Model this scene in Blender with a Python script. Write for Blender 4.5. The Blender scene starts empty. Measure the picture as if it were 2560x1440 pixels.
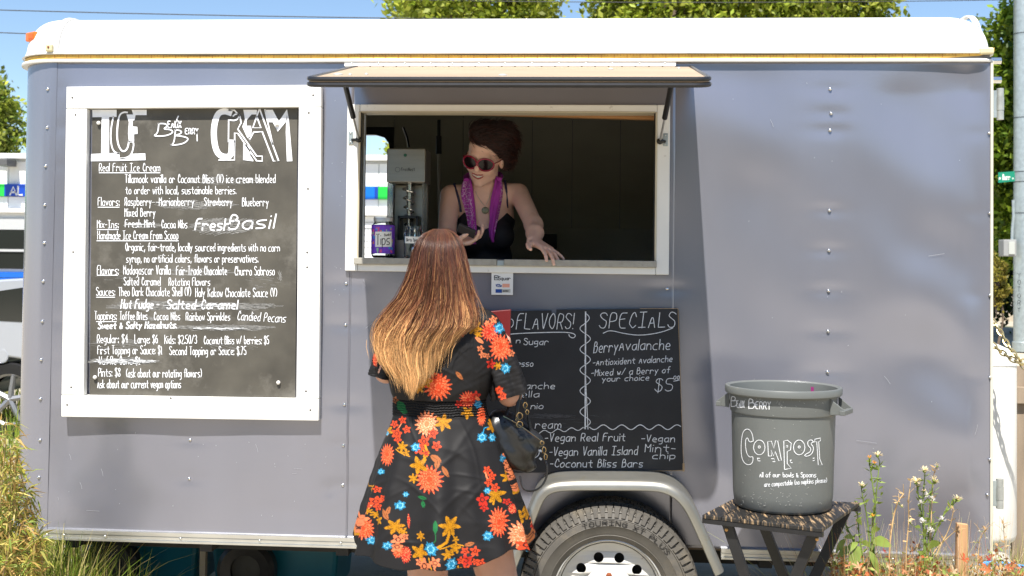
import bpy, bmesh, math, random
import numpy as np
from mathutils import Vector, Matrix

S = bpy.context.scene
COL = S.collection
R = math.radians
random.seed(7)
RNG = np.random.default_rng(11)

# ------------------------------------------------------------------ camera
CAM = Vector((0.0, -4.5, 1.56))
YAW, PIT, ROL = R(4.016), R(1.457), R(0.673)
FPX, CX, CY = 2880.0, 1280.0, 720.0 - 133.0
_fw = Vector((-math.sin(YAW) * math.cos(PIT), math.cos(YAW) * math.cos(PIT), math.sin(PIT)))
_r0 = Vector((math.cos(YAW), math.sin(YAW), 0))
_u0 = _r0.cross(_fw)
_r = _r0 * math.cos(ROL) + _u0 * math.sin(ROL)
_u = -_r0 * math.sin(ROL) + _u0 * math.cos(ROL)
cd = bpy.data.cameras.new('camera')
cam = bpy.data.objects.new('camera', cd)
COL.objects.link(cam)
cam.matrix_world = Matrix(((_r.x, _u.x, -_fw.x, CAM.x), (_r.y, _u.y, -_fw.y, CAM.y), (_r.z, _u.z, -_fw.z, CAM.z), (0, 0, 0, 1)))
cd.sensor_width = 36.0
cd.lens = 36.0 * FPX / 2560.0
cd.shift_y = -133.0 / 2560.0
cd.clip_start, cd.clip_end = 0.1, 1500
cd.dof.use_dof = True
cd.dof.focus_distance = 4.45
cd.dof.aperture_fstop = 6.3
S.camera = cam


def ray(px, py):
    return _fw * FPX + _r * (px - CX) - _u * (py - CY)


def at(px, py, Y=0.0):
    """the point of the vertical plane y=Y seen at photo pixel (px, py)"""
    d = ray(px, py)
    return CAM + d * ((Y - CAM.y) / d.y)


def atz(px, py, z):
    d = ray(px, py)
    return CAM + d * ((z - CAM.z) / d.z)


# ------------------------------------------------------------------ light
SUN_DIR = (at(1790, 1243, 0.0) - at(1772, 205, -0.79)).normalized()     # the awning's corner and its shadow
sun_az, sun_el = math.atan2(-SUN_DIR.x, -SUN_DIR.y), math.asin(-SUN_DIR.z)
W = bpy.data.worlds.new('World')
S.world = W
W.use_nodes = True
nt = W.node_tree
sky = nt.nodes.new('ShaderNodeTexSky')
sky.sky_type = 'NISHITA'
sky.sun_disc = False
sky.sun_elevation = sun_el
sky.sun_rotation = sun_az
sky.altitude = 50
sky.air_density, sky.dust_density, sky.ozone_density = 1.0, 0.0, 3.0
nt.links.new(sky.outputs[0], nt.nodes['Background'].inputs[0])
nt.nodes['Background'].inputs[1].default_value = 0.09
sd = bpy.data.lights.new('sun', 'SUN')
sd.energy, sd.angle, sd.color = 5.0, R(0.53), (1.0, 0.955, 0.885)
so = bpy.data.objects.new('sun', sd)
COL.objects.link(so)
so.rotation_euler = SUN_DIR.to_track_quat('-Z', 'Y').to_euler()
so.location = (0, -20, 30)
S.view_settings.view_transform = 'Standard'
S.view_settings.look = 'None'
S.view_settings.exposure = 0.92
S.view_settings.gamma = 1.0
S.render.engine = 'CYCLES'
S.cycles.use_denoising = True
S.cycles.max_bounces = 10
S.cycles.sample_clamp_indirect = 6.0

# ------------------------------------------------------------------ materials
MATS = {}


def mat(name, rgb=(.5, .5, .5), rough=.5, metal=0.0, var=0.0, vscale=6.0, bump=0.0, bscale=60.0, spec=.5,
        stretch=None, attr=None, coat=0.0, dirt=None, dscale=3.0, damount=.5, transmission=0.0, ior=1.45,
        emit=None, trans_leaf=0.0, rvar=0.0, aniso=0.0):
    if name in MATS:
        return MATS[name]
    m = bpy.data.materials.new(name)
    MATS[name] = m
    m.use_nodes = True
    n, l = m.node_tree.nodes, m.node_tree.links
    b = n['Principled BSDF']
    b.inputs['Roughness'].default_value = rough
    b.inputs['Metallic'].default_value = metal
    b.inputs['Specular IOR Level'].default_value = spec
    b.inputs['IOR'].default_value = ior
    b.inputs['Coat Weight'].default_value = coat
    b.inputs['Coat Roughness'].default_value = .08
    b.inputs['Transmission Weight'].default_value = transmission
    if aniso:
        b.inputs['Anisotropic'].default_value = aniso
    tc = n.new('ShaderNodeTexCoord')
    mp = n.new('ShaderNodeMapping')
    l.new(tc.outputs['Object'], mp.inputs[0])
    if stretch:
        mp.inputs['Scale'].default_value = stretch
    col = None
    if attr:
        a = n.new('ShaderNodeAttribute')
        a.attribute_name = attr
        col = a.outputs['Color']
    if var > 0 or dirt:
        ns = n.new('ShaderNodeTexNoise')
        ns.inputs['Scale'].default_value = vscale
        ns.inputs['Detail'].default_value = 6
        l.new(mp.outputs[0], ns.inputs['Vector'])
        mx = n.new('ShaderNodeMix')
        mx.data_type = 'RGBA'
        mx.blend_type = 'MULTIPLY'
        mx.inputs[0].default_value = 1.0
        if col:
            l.new(col, mx.inputs[6])
        else:
            mx.inputs[6].default_value = (*rgb, 1)
        cr = n.new('ShaderNodeValToRGB')
        cr.color_ramp.elements[0].position = .25
        cr.color_ramp.elements[1].position = .75
        lo = max(0.0, 1 - var)
        hi = 1 + var
        cr.color_ramp.elements[0].color = (lo, lo, lo, 1)
        cr.color_ramp.elements[1].color = (hi, hi, hi, 1)
        l.new(ns.outputs[0], cr.inputs[0])
        l.new(cr.outputs[0], mx.inputs[7])
        col = mx.outputs[2]
        if dirt:
            nd = n.new('ShaderNodeTexNoise')
            nd.inputs['Scale'].default_value = dscale
            nd.inputs['Detail'].default_value = 9
            nd.inputs['Roughness'].default_value = .7
            l.new(mp.outputs[0], nd.inputs['Vector'])
            rr = n.new('ShaderNodeValToRGB')
            rr.color_ramp.elements[0].position = 1 - damount
            rr.color_ramp.elements[1].position = min(1, 1.12 - damount)
            l.new(nd.outputs[0], rr.inputs[0])
            m2 = n.new('ShaderNodeMix')
            m2.data_type = 'RGBA'
            l.new(rr.outputs[0], m2.inputs[0])
            l.new(col, m2.inputs[6])
            m2.inputs[7].default_value = (*dirt, 1)
            col = m2.outputs[2]
        if rvar:
            ma = n.new('ShaderNodeMapRange')
            ma.inputs[3].default_value = rough - rvar
            ma.inputs[4].default_value = rough + rvar
            l.new(ns.outputs[0], ma.inputs[0])
            l.new(ma.outputs[0], b.inputs['Roughness'])
    if col:
        l.new(col, b.inputs['Base Color'])
    else:
        b.inputs['Base Color'].default_value = (*rgb, 1)
    if bump:
        nb = n.new('ShaderNodeTexNoise')
        nb.inputs['Scale'].default_value = bscale
        nb.inputs['Detail'].default_value = 5
        l.new(mp.outputs[0], nb.inputs['Vector'])
        bp = n.new('ShaderNodeBump')
        bp.inputs['Strength'].default_value = 1.0
        bp.inputs['Distance'].default_value = bump
        l.new(nb.outputs[0], bp.inputs['Height'])
        l.new(bp.outputs[0], b.inputs['Normal'])
    if trans_leaf:
        t = n.new('ShaderNodeBsdfTranslucent')
        if col:
            l.new(col, t.inputs[0])
        else:
            t.inputs[0].default_value = (*rgb, 1)
        ms = n.new('ShaderNodeMixShader')
        ms.inputs[0].default_value = trans_leaf
        l.new(b.outputs[0], ms.inputs[1])
        l.new(t.outputs[0], ms.inputs[2])
        l.new(ms.outputs[0], n['Material Output'].inputs[0])
    return m


# ------------------------------------------------------------------ objects
WL = {}


def setp(o, label=None, cat=None, group=None, kind=None):
    if label: o['label'] = label
    if cat: o['category'] = cat
    if group: o['group'] = group
    if kind: o['kind'] = kind
    return o


def thing(name, loc, label, cat, group=None):
    o = bpy.data.objects.new(name, None)
    COL.objects.link(o)
    o.location = loc
    o.empty_display_size = .2
    WL[o.name] = Vector(loc)
    return setp(o, label, cat, group)


def link(name, me, parent=None, loc=(0, 0, 0)):
    o = bpy.data.objects.new(name, me)
    COL.objects.link(o)
    if parent:
        o.parent = parent
        WL[o.name] = WL[parent.name]
    else:
        o.location = loc
        WL[o.name] = Vector(loc)
    return o


class MB:
    def __init__(s):
        s.v, s.f, s.c = [], [], None

    def add(s, vs, fs):
        k = len(s.v)
        s.v += [tuple(v) for v in vs]
        s.f += [tuple(i + k for i in f) for f in fs]
        return s

    def box(s, x0, x1, y0, y1, z0, z1, m=None):
        vs = [Vector((x, y, z)) for x in (x0, x1) for y in (y0, y1) for z in (z0, z1)]
        if m: vs = [m @ v for v in vs]
        return s.add(vs, [(0, 1, 3, 2), (4, 6, 7, 5), (0, 4, 5, 1), (2, 3, 7, 6), (0, 2, 6, 4), (1, 5, 7, 3)])

    def hexa(s, q, y0, y1):
        """quad q of (x,z) corners counter-clockwise, given depth"""
        vs = [(x, y0, z) for x, z in q] + [(x, y1, z) for x, z in q]
        return s.add(vs, [(0, 1, 2, 3), (7, 6, 5, 4), (0, 4, 5, 1), (1, 5, 6, 2), (2, 6, 7, 3), (3, 7, 4, 0)])

    def prism(s, poly, y0, y1, ax='y'):
        n = len(poly)
        f = {'y': lambda p, t: (p[0], t, p[1]), 'x': lambda p, t: (t, p[0], p[1]), 'z': lambda p, t: (p[0], p[1], t)}[ax]
        vs = [f(p, y0) for p in poly] + [f(p, y1) for p in poly]
        return s.add(vs, [tuple(range(n)), tuple(range(2 * n - 1, n - 1, -1))] + [(i, i + n, (i + 1) % n + n, (i + 1) % n) for i in range(n)])

    def tube(s, pts, r, n=8, cap=True, flat=1.0):
        pts = [Vector(p) for p in pts]
        k = len(pts)
        rr = r if isinstance(r, (list, tuple)) else [r] * k
        vs = []
        up = None
        for i, p in enumerate(pts):
            t = (pts[min(i + 1, k - 1)] - pts[max(i - 1, 0)])
            t = t.normalized() if t.length > 1e-9 else Vector((0, 0, 1))
            if up is None:
                up = Vector((0, 0, 1)) if abs(t.z) < .9 else Vector((0, 1, 0))
            a = t.cross(up)
            if a.length < 1e-6: a = t.orthogonal()
            a.normalize()
            b = a.cross(t).normalized()
            up = b
            for j in range(n):
                w = 2 * math.pi * j / n
                vs.append(p + a * math.cos(w) * rr[i] + b * math.sin(w) * rr[i] * flat)
        fs = [(i * n + j, i * n + (j + 1) % n, (i + 1) * n + (j + 1) % n, (i + 1) * n + j) for i in range(k - 1) for j in range(n)]
        if cap:
            fs += [tuple(range(n - 1, -1, -1)), tuple((k - 1) * n + j for j in range(n))]
        return s.add(vs, fs)

    def lathe(s, prof, c, n=32, axis='z', arc=None):
        """prof of (radius, height)"""
        c = Vector(c)
        vs = []
        for r, h in prof:
            for j in range(n):
                w = 2 * math.pi * j / n
                p = (r * math.cos(w), r * math.sin(w), h)
                if axis == 'y': p = (p[0], h, p[1])
                if axis == 'x': p = (h, p[0], p[1])
                vs.append(c + Vector(p))
        fl = axis == 'y'
        fs = []
        for i in range(len(prof) - 1):
            for j in range(n):
                q = (i * n + j, i * n + (j + 1) % n, (i + 1) * n + (j + 1) % n, (i + 1) * n + j)
                fs.append(q[::-1] if fl else q)
        return s.add(vs, fs)

    def sheet(s, fn, nu, nv):
        vs = [fn(i / (nu - 1), j / (nv - 1)) for i in range(nu) for j in range(nv)]
        return s.add(vs, [(i * nv + j, (i + 1) * nv + j, (i + 1) * nv + j + 1, i * nv + j + 1) for i in range(nu - 1) for j in range(nv - 1)])

    def mesh(s, name, off=(0, 0, 0)):
        me = bpy.data.meshes.new(name)
        o = Vector(off)
        me.from_pydata([Vector(v) - o for v in s.v], [], s.f)
        return me

    def build(s, name, m, parent=None, loc=None, smooth=False, bevel=0, seg=2, angle=40, sub=0, **tags):
        off = WL[parent.name] if parent else Vector(loc or (0, 0, 0))
        me = s.mesh(name, off)
        return finish(name, me, m, parent, off, smooth, bevel, seg, angle, sub, **tags)


def finish(name, me, m, parent, off, smooth=False, bevel=0, seg=2, angle=40, sub=0, **tags):
    me.materials.append(m)
    if smooth:
        me.shade_smooth()
        if angle < 179:
            try:
                me.set_sharp_from_angle(angle=R(angle))
            except Exception:
                pass
    o = link(name, me, parent, off if not parent else (0, 0, 0))
    if bevel:
        md = o.modifiers.new('bevel', 'BEVEL')
        md.width, md.segments, md.limit_method = bevel, seg, 'ANGLE'
        md.angle_limit = R(35)
    if sub:
        md = o.modifiers.new('sub', 'SUBSURF')
        md.levels = md.render_levels = sub
    return setp(o, tags.get('label'), tags.get('cat'), tags.get('group'), tags.get('kind'))


def np_mesh(name, V, F, m, parent=None, loc=None, col=None, smooth=True, **tags):
    """V (n,3), F (m,4) or (m,3); col (n,3) linear colour per vertex"""
    off = np.array(WL[parent.name] if parent else (loc or (0, 0, 0)))
    me = bpy.data.meshes.new(name)
    V = np.asarray(V, np.float32) - off.astype(np.float32)
    F = np.asarray(F, np.int32)
    k = F.shape[1]
    me.vertices.add(len(V))
    me.vertices.foreach_set('co', V.ravel())
    me.loops.add(F.size)
    me.loops.foreach_set('vertex_index', F.ravel())
    me.polygons.add(len(F))
    me.polygons.foreach_set('loop_start', np.arange(0, F.size, k, dtype=np.int32))
    me.polygons.foreach_set('loop_total', np.full(len(F), k, np.int32))
    me.update(calc_edges=True)
    if col is not None:
        a = me.color_attributes.new('print', 'FLOAT_COLOR', 'POINT')
        c = np.ones((len(V), 4), np.float32)
        c[:, :3] = col
        a.data.foreach_set('color', c.ravel())
    me.validate()
    return finish(name, me, m, parent, Vector(off), smooth=smooth, angle=180, **tags)


def smoothnoise(x, y, seed=0):
    """cheap smooth 2-D value made of sines"""
    g = np.random.default_rng(seed)
    o = 0
    for i in range(7):
        a, b, c = g.uniform(-1, 1), g.uniform(-1, 1), g.uniform(0, 6.28)
        o = o + np.sin(x * a * (1 + i * .5) + y * b * (1 + i * .5) + c) / (1 + i * .4)
    return o / 3.0


# ------------------------------------------------------------------ single-line handwriting
G = {'A': '02 28 42;14 34', 'B': '02 09 29 38 37 26 06;26 46 44 32 02', 'C': '47 39 29 18 04 13 22 32 43', 'D': '02 09 29 47 44 22 02',
     'E': '49 09 02 42;06 36', 'F': '49 09 02;06 36', 'G': '48 39 29 07 04 12 32 44 45 25', 'H': '09 02;49 42;06 46', 'I': '09 49;29 22;02 42',
     'J': '19 49;39 33 22 12 03', 'K': '09 02;48 05;16 42', 'L': '09 02 02 42', 'M': '02 02 09 09 25 49 49 42', 'N': '02 09 09 42 42 49',
     'O': '29 07 04 22 32 44 47 39 29', 'P': '02 09 39 48 46 35 05', 'Q': '29 07 04 22 32 44 47 39 29;24 42', 'R': '02 09 39 48 46 35 05;25 42',
     'S': '48 39 19 08 07 26 45 43 32 12 03', 'T': '09 49;29 22', 'U': '09 03 12 32 43 49', 'V': '09 22 22 49', 'W': '09 12 12 26 32 32 49',
     'X': '09 42;49 02', 'Y': '09 26 49;26 22', 'Z': '09 49 02 42',
     'a': '46 26 05 03 12 32 44;46 42', 'b': '09 02 32 43 45 36 16 04', 'c': '46 26 05 03 12 42', 'd': '46 16 04 12 32 44;49 42',
     'e': '04 44 45 36 16 04 12 42', 'f': '49 39 28 22;06 46', 'g': '46 16 05 03 13 43;46 41 30 10', 'h': '09 02;04 16 36 45 42',
     'i': '06 02;08 08', 'j': '26 21 10 00;28 28', 'k': '09 02;46 04 42', 'l': '09 02', 'm': '06 02;04 16 26 35 32;34 46 56 65 62',
     'n': '06 02;04 16 36 45 42', 'o': '26 05 03 12 32 43 45 36 26', 'p': '06 00;05 16 36 45 43 32 02', 'q': '46 16 05 03 12 42;46 40',
     'r': '06 02;04 16 36 45', 's': '46 16 05 14 34 43 32 02', 't': '28 23 32 42;06 46', 'u': '06 03 12 32 43;46 42', 'v': '06 22 22 46',
     'w': '06 12 12 25 32 32 46', 'x': '06 42;46 02', 'y': '06 23;46 23 10', 'z': '06 46 02 42',
     '0': '29 07 04 22 32 44 47 39 29', '1': '17 29 22;12 32', '2': '08 19 39 47 46 02 42', '3': '08 19 39 47 26 45 43 32 12 03',
     '4': '39 05 45;39 32', '5': '49 09 06 36 45 43 32 12 03', '6': '39 07 04 12 32 43 45 36 16 04', '7': '09 49 12', '8': '29 08 17 34 43 32 12 03 14 37 48 29',
     '9': '47 36 16 07 09 39 48 42', ':': '05 06;02 03', '.': '02 03', ',': '13 01', '-': '05 35', '!': '09 04;02 02', '(': '39 17 14 32',
     ')': '09 27 24 02', '$': '48 39 19 08 07 26 45 43 32 12 03;29 21', '/': '02 49', '&': '42 07 18 27 04 12 32 45', '+': '25 65', "'": '09 18',
     '*': '07 35;05 37', '~': '05 16 34 45'}


def layout(text):
    """strokes of (x, y) with baseline 0, cap height 1; and the width"""
    x, out = 0.0, []
    for ch in text:
        if ch == ' ':
            x += 4.2
            continue
        if ch not in G: continue
        st = [[(int(p[0]), int(p[1])) for p in s.split()] for s in G[ch].split(';')]
        x0 = min(p[0] for s in st for p in s)
        x1 = max(p[0] for s in st for p in s)
        for s in st:
            j = [(p[0] + random.uniform(-.18, .18), p[1] + random.uniform(-.22, .22)) for p in s]
            out.append([((px - x0 + x), (py - 2) / 7.0) for px, py in j])
        x += x1 - x0 + 1.9
    return out, max(x - 1.9, 1)


def chaikin(p, it=2):
    for _ in range(it):
        if len(p) < 3: return p
        q = [p[0]]
        for a, b in zip(p[:-1], p[1:]):
            q += [(a[0] * .75 + b[0] * .25, a[1] * .75 + b[1] * .25), (a[0] * .25 + b[0] * .75, a[1] * .25 + b[1] * .75)]
        p = q + [p[-1]]
    return p


def strokes_px(text, x0, x1, base, cap, slope=0.0, bold=1, lean=0.0):
    """strokes in photo pixels on the board"""
    st, w = layout(text)
    k = (x1 - x0) / w
    return [[(x0 + x * k + lean * y * cap, base + slope * x * k - y * cap) for x, y in chaikin(s)] for s in st]


def ribbon(mb, pts, w, place):
    """a flat ribbon of width w (photo px) along pts, laid on the surface by place(px, py)"""
    q = [pts[0]]
    for p in pts[1:]:
        if abs(p[0] - q[-1][0]) + abs(p[1] - q[-1][1]) > .6: q.append(p)
    if len(q) == 1: q = [(q[0][0] - w * .4, q[0][1]), (q[0][0] + w * .4, q[0][1])]
    n = len(q)
    vs = []
    for i in range(n):
        a, b = q[max(i - 1, 0)], q[min(i + 1, n - 1)]
        dx, dy = b[0] - a[0], b[1] - a[1]
        L = math.hypot(dx, dy) or 1
        nx, ny = -dy / L * w / 2, dx / L * w / 2
        e = w * .35 if i in (0, n - 1) else 0
        ex, ey = dx / L * e * (1 if i else -1), dy / L * e * (1 if i else -1)
        vs += [place(q[i][0] + nx + ex, q[i][1] + ny + ey), place(q[i][0] - nx + ex, q[i][1] - ny + ey)]
    mb.add(vs, [(2 * i, 2 * i + 1, 2 * i + 3, 2 * i + 2) for i in range(n - 1)])


# ------------------------------------------------------------------ implicit bodies (smooth union of tapered capsules), surface nets
class SDF:
    def __init__(s, lo, hi, h):
        s.lo, s.h = np.array(lo, float), h
        s.n = np.ceil((np.array(hi) - s.lo) / h).astype(int) + 1
        s.d = np.full(s.n, .06, np.float32)

    def _box(s, lo, hi):
        a = np.maximum(np.floor((np.array(lo) - s.lo) / s.h).astype(int), 0)
        b = np.minimum(np.ceil((np.array(hi) - s.lo) / s.h).astype(int) + 1, s.n)
        if (b <= a).any(): return None, None
        g = [s.lo[i] + np.arange(a[i], b[i]) * s.h for i in range(3)]
        sl = tuple(slice(a[i], b[i]) for i in range(3))
        return sl, np.meshgrid(*g, indexing='ij', sparse=True)

    def _blend(s, sl, v, k, cut=False):
        o = s.d[sl]
        if cut:
            s.d[sl] = np.maximum(o, -v)
            return
        h = np.maximum(k - np.abs(o - v), 0) / k
        s.d[sl] = np.minimum(o, v) - h * h * k * .25

    def cap(s, p0, r0, p1=None, r1=None, k=.02, cut=False):
        p0 = np.array(p0, float)
        p1 = p0 + 1e-5 if p1 is None else np.array(p1, float)
        r1 = r0 if r1 is None else r1
        m = max(r0, r1) + k + .02
        sl, g = s._box(np.minimum(p0, p1) - m, np.maximum(p0, p1) + m)
        if sl is None: return s
        d = p1 - p0
        L = (d * d).sum()
        t = ((g[0] - p0[0]) * d[0] + (g[1] - p0[1]) * d[1] + (g[2] - p0[2]) * d[2]) / L
        t = np.clip(t, 0, 1)
        v = np.sqrt((g[0] - p0[0] - t * d[0]) ** 2 + (g[1] - p0[1] - t * d[1]) ** 2 + (g[2] - p0[2] - t * d[2]) ** 2) - (r0 + (r1 - r0) * t)
        s._blend(sl, v.astype(np.float32), k, cut)
        return s

    def ell(s, c, r, M=None, k=.02, cut=False):
        """ellipsoid, M a 3x3 rotation (columns its axes)"""
        c, r = np.array(c, float), np.array(r, float)
        m = r.max() + k + .02
        sl, g = s._box(c - m, c + m)
        if sl is None: return s
        M = np.eye(3) if M is None else np.array(M)
        q = [(g[0] - c[0]) * M[0, i] + (g[1] - c[1]) * M[1, i] + (g[2] - c[2]) * M[2, i] for i in range(3)]
        k0 = np.sqrt(sum((q[i] / r[i]) ** 2 for i in range(3)))
        k1 = np.sqrt(sum((q[i] / r[i] ** 2) ** 2 for i in range(3))) + 1e-9
        v = k0 * (k0 - 1) / k1
        s._blend(sl, v.astype(np.float32), k, cut)
        return s

    def surf(s, iso=0.0, field=None):
        d = (s.d if field is None else field) - iso
        d[[0, -1]] = d[:, [0, -1]] = d[:, :, [0, -1]] = .05
        neg = d < 0
        c = neg[:-1, :-1, :-1].astype(np.int8)
        tot = np.zeros(c.shape, np.int8)
        for i in (0, 1):
            for j in (0, 1):
                for k in (0, 1):
                    tot += neg[i:i + c.shape[0], j:j + c.shape[1], k:k + c.shape[2]]
        act = (tot > 0) & (tot < 8)
        idx = np.argwhere(act)
        vid = np.full(act.shape, -1, np.int32)
        vid[act] = np.arange(len(idx))
        P, N = np.zeros((len(idx), 3)), np.zeros(len(idx))
        co = [(i, j, k) for i in (0, 1) for j in (0, 1) for k in (0, 1)]
        val = {o: d[idx[:, 0] + o[0], idx[:, 1] + o[1], idx[:, 2] + o[2]] for o in co}
        for o in co:
            for ax in range(3):
                if o[ax] == 0:
                    p = list(o)
                    p[ax] = 1
                    a, b = val[o], val[tuple(p)]
                    x = (a < 0) != (b < 0)
                    t = np.where(x, a / np.where(x, a - b, 1), 0)
                    q = np.tile(np.array(o, float), (len(idx), 1))
                    q[:, ax] = t
                    P += q * x[:, None]
                    N += x
        V = s.lo + (idx + P / N[:, None]) * s.h
        F = []
        for ax in range(3):
            o1, o2 = [(1, 2), (2, 0), (0, 1)][ax]
            a = neg
            sl0, sl1 = [slice(None)] * 3, [slice(None)] * 3
            sl0[ax], sl1[ax] = slice(0, -1), slice(1, None)
            x = np.argwhere(a[tuple(sl0)] != a[tuple(sl1)])
            x = x[(x[:, o1] > 0) & (x[:, o2] > 0) & (x[:, o1] < act.shape[o1]) & (x[:, o2] < act.shape[o2])]
            e1, e2 = np.eye(3, dtype=int)[o1], np.eye(3, dtype=int)[o2]
            f = np.stack([vid[tuple((x - a1 * e1 - a2 * e2).T)] for a1, a2 in ((0, 0), (1, 0), (1, 1), (0, 1))], 1)
            fl = a[tuple(x.T)]
            f[~fl] = f[~fl][:, ::-1]
            F.append(f)
        F = np.concatenate(F)
        F = F[(F >= 0).all(1)]
        return V, F

# ================================================================== MATERIALS USED OFTEN
m_wall = mat('trailer_paint', (.262, .266, .312), rough=.21, metal=.50, var=.08, vscale=2.2, bump=.00008, bscale=240, rvar=.05, spec=.7, stretch=(1, 1, .35))
m_white = mat('white_fibreglass', (.80, .78, .74), rough=.4, var=.03, vscale=3, bump=.0003, bscale=30)
m_trim = mat('white_trim', (.78, .77, .73), rough=.38, var=.05, vscale=9, dirt=(.32, .27, .2), dscale=14, damount=.38)
m_plank = mat('white_painted_wood', (.82, .81, .77), rough=.55, var=.035, vscale=9, bump=.0006, bscale=38, stretch=(1, 1, 1))
m_alu = mat('aluminium', (.62, .62, .59), rough=.34, metal=.85, var=.1, vscale=12, bump=.0001, bscale=80)
m_galv = mat('galvanised', (.40, .45, .45), rough=.42, metal=.55, var=.16, vscale=22, bump=.0002, bscale=70)
m_chrome = mat('bright_steel', (.75, .75, .74), rough=.18, metal=1.0)
m_rubber = mat('black_rubber', (.018, .018, .02), rough=.42, var=.2, vscale=30, bump=.0002, bscale=120)
m_black = mat('black_metal', (.012, .012, .012), rough=.35)
m_dark = mat('dark_gap', (.02, .02, .019), rough=.8)
m_under = mat('undercarriage_paint', (.02, .02, .02), rough=.7, var=.3, vscale=9)
m_chalk = mat('chalk', (.72, .73, .74), rough=.9, var=.25, vscale=160)
m_paintpen = mat('paint_marker', (.86, .87, .89), rough=.7, var=.06, vscale=60)
m_ply = mat('sun_bleached_plywood', (.36, .265, .175), rough=.62, var=.12, vscale=5, bump=.0003, bscale=60, stretch=(.3, 1, 1))
m_in = mat('interior_wall', (.36, .345, .275), rough=.5, var=.08, vscale=3, bump=.0006, bscale=26, stretch=(1, 1, 2))
m_in2 = mat('interior_trim', (.40, .385, .32), rough=.55, var=.08, vscale=5)
m_wood = mat('raw_wood', (.42, .21, .08), rough=.6, var=.25, vscale=10, stretch=(.15, 1, 3), bump=.0004, bscale=40)
m_rust = mat('rust', (.22, .06, .02), rough=.8, var=.3, vscale=60)

# ================================================================== GROUND
def ground_h(x, y):
    h = 0.04 * math.sin(x * .7 + 1) * math.cos(y * .5)
    if x > 1.6 and y > 3:                        # the street beyond lies a little higher
        h += min(1, (y - 3) / 5) * min(1, (x - 1.6) / 1.2) * .55
    return h

def ground():
    xs = [-300, -120, -60, -30] + [-20 + i * .8 for i in range(51)] + [30, 60, 120, 300]
    ys = [-300, -120, -50, -25] + [-14 + i * .8 for i in range(54)] + [45, 80, 150, 400]
    mb = MB()
    mb.sheet(lambda a, b: (xs[round(a * (len(xs) - 1))], ys[round(b * (len(ys) - 1))],
                           ground_h(xs[round(a * (len(xs) - 1))], ys[round(b * (len(ys) - 1))]) - .04), len(xs), len(ys))
    m = mat('dry_ground', (.43, .375, .285), rough=.95, var=.3, vscale=1.2, bump=.012, bscale=14, dirt=(.09, .115, .04), dscale=.45, damount=.46)
    return mb.build('ground', m, smooth=True, kind='structure')
ground()
mb = MB()
mb.sheet(lambda a, b: (1.9 + a * 60, 20.5 + b * 8.5, .565), 12, 3)
mb.build('road', mat('asphalt', (.17, .165, .16), rough=.9, var=.15, vscale=3, bump=.002, bscale=60), kind='structure')
mb = MB()
mb.box(1.9, 60, 20.2, 20.5, .4, .68)
mb.box(1.9, 60, 29.0, 29.3, .4, .68)
mb.build('kerb', mat('kerb_concrete', (.42, .36, .27), rough=.9, var=.15, vscale=5), kind='structure')

# ================================================================== TRAILER
ZT, ZB = 2.356, .477
XS1, XS2, XS3, XR = at(127, 700).x, at(868, 900).x, at(1677, 720).x, 1.515
RN = .2                                  # nose corner radius
XN, YB = XS1 - RN, 1.85
trailer = thing('food_trailer', (-.4, .9, 0), 'blue grey enclosed food trailer with white rounded roof and open serving hatch', 'food trailer')
OX0, OX1 = at(899, 460).x, at(1641, 460).x
OZ0, OZ1 = at(1270, 649).z, at(1270, 281).z
FX0, FX1 = at(868, 470).x, at(1673, 480).x
FZ0, FZ1 = at(1270, 682).z, at(1270, 263).z

RIV = [(120, 223), (119, 319), (115, 415), (113, 512), (112, 607), (109, 703), (107, 803), (104, 899), (102, 997), (101, 1100), (98, 1193),
       (475, 1100), (473, 1197), (866, 709), (864, 812), (862, 1011), (859, 1113), (857, 1213), (1668, 722),
       (2075, 223), (2077, 284), (2074, 326), (2073, 526), (2072, 626), (2071, 727), (2070, 828), (2069, 930),
       (2472, 333), (2473, 533), (2474, 738), (2474, 943), (2473, 1148), (2467, 1236)]
RV = [at(*p) for p in RIV]


def wave(x, z):
    w = .0042 * smoothnoise(x * 3.1, z * 4.6, 3) + .0030 * smoothnoise(x * 7.0, z * 8.0, 8)
    e = np.clip((x - .95) / .5, 0, 1)
    w = w * (1.9 + 3.4 * e)
    w = w + .0016 * np.sin(x * 1.7 + 2) * np.sin(z * 9.0 + x * 2.0)
    for p in RV:
        dx, dz = x - p.x, z - p.z
        w = w + .0024 * np.exp(-(dx ** 2) / .006 - (dz ** 2) / .0007)
    for px, py, a in ((560, 1085, .002), (823, 1228, .0035), (430, 1180, .0025), (260, 1270, -.002), (1180, 1290, .002), (2300, 620, .004), (2250, 250, .004),
                      (1900, 470, .004), (2150, 1000, -.004), (2330, 880, .004), (2230, 780, -.003)):
        p = at(px, py)
        s = .0009 if abs(a) == .0035 else .012
        w = w + a * np.exp(-((x - p.x) ** 2 + (z - p.z) ** 2) / s)
    fade = np.clip((ZT - z) / .12, 0, 1) * np.clip((z - ZB) / .1, 0, 1) * np.clip((XR - x) / .09, 0, 1) * np.clip((x - XS1) / .09 + .12, 0, 1)
    return w * fade


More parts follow.
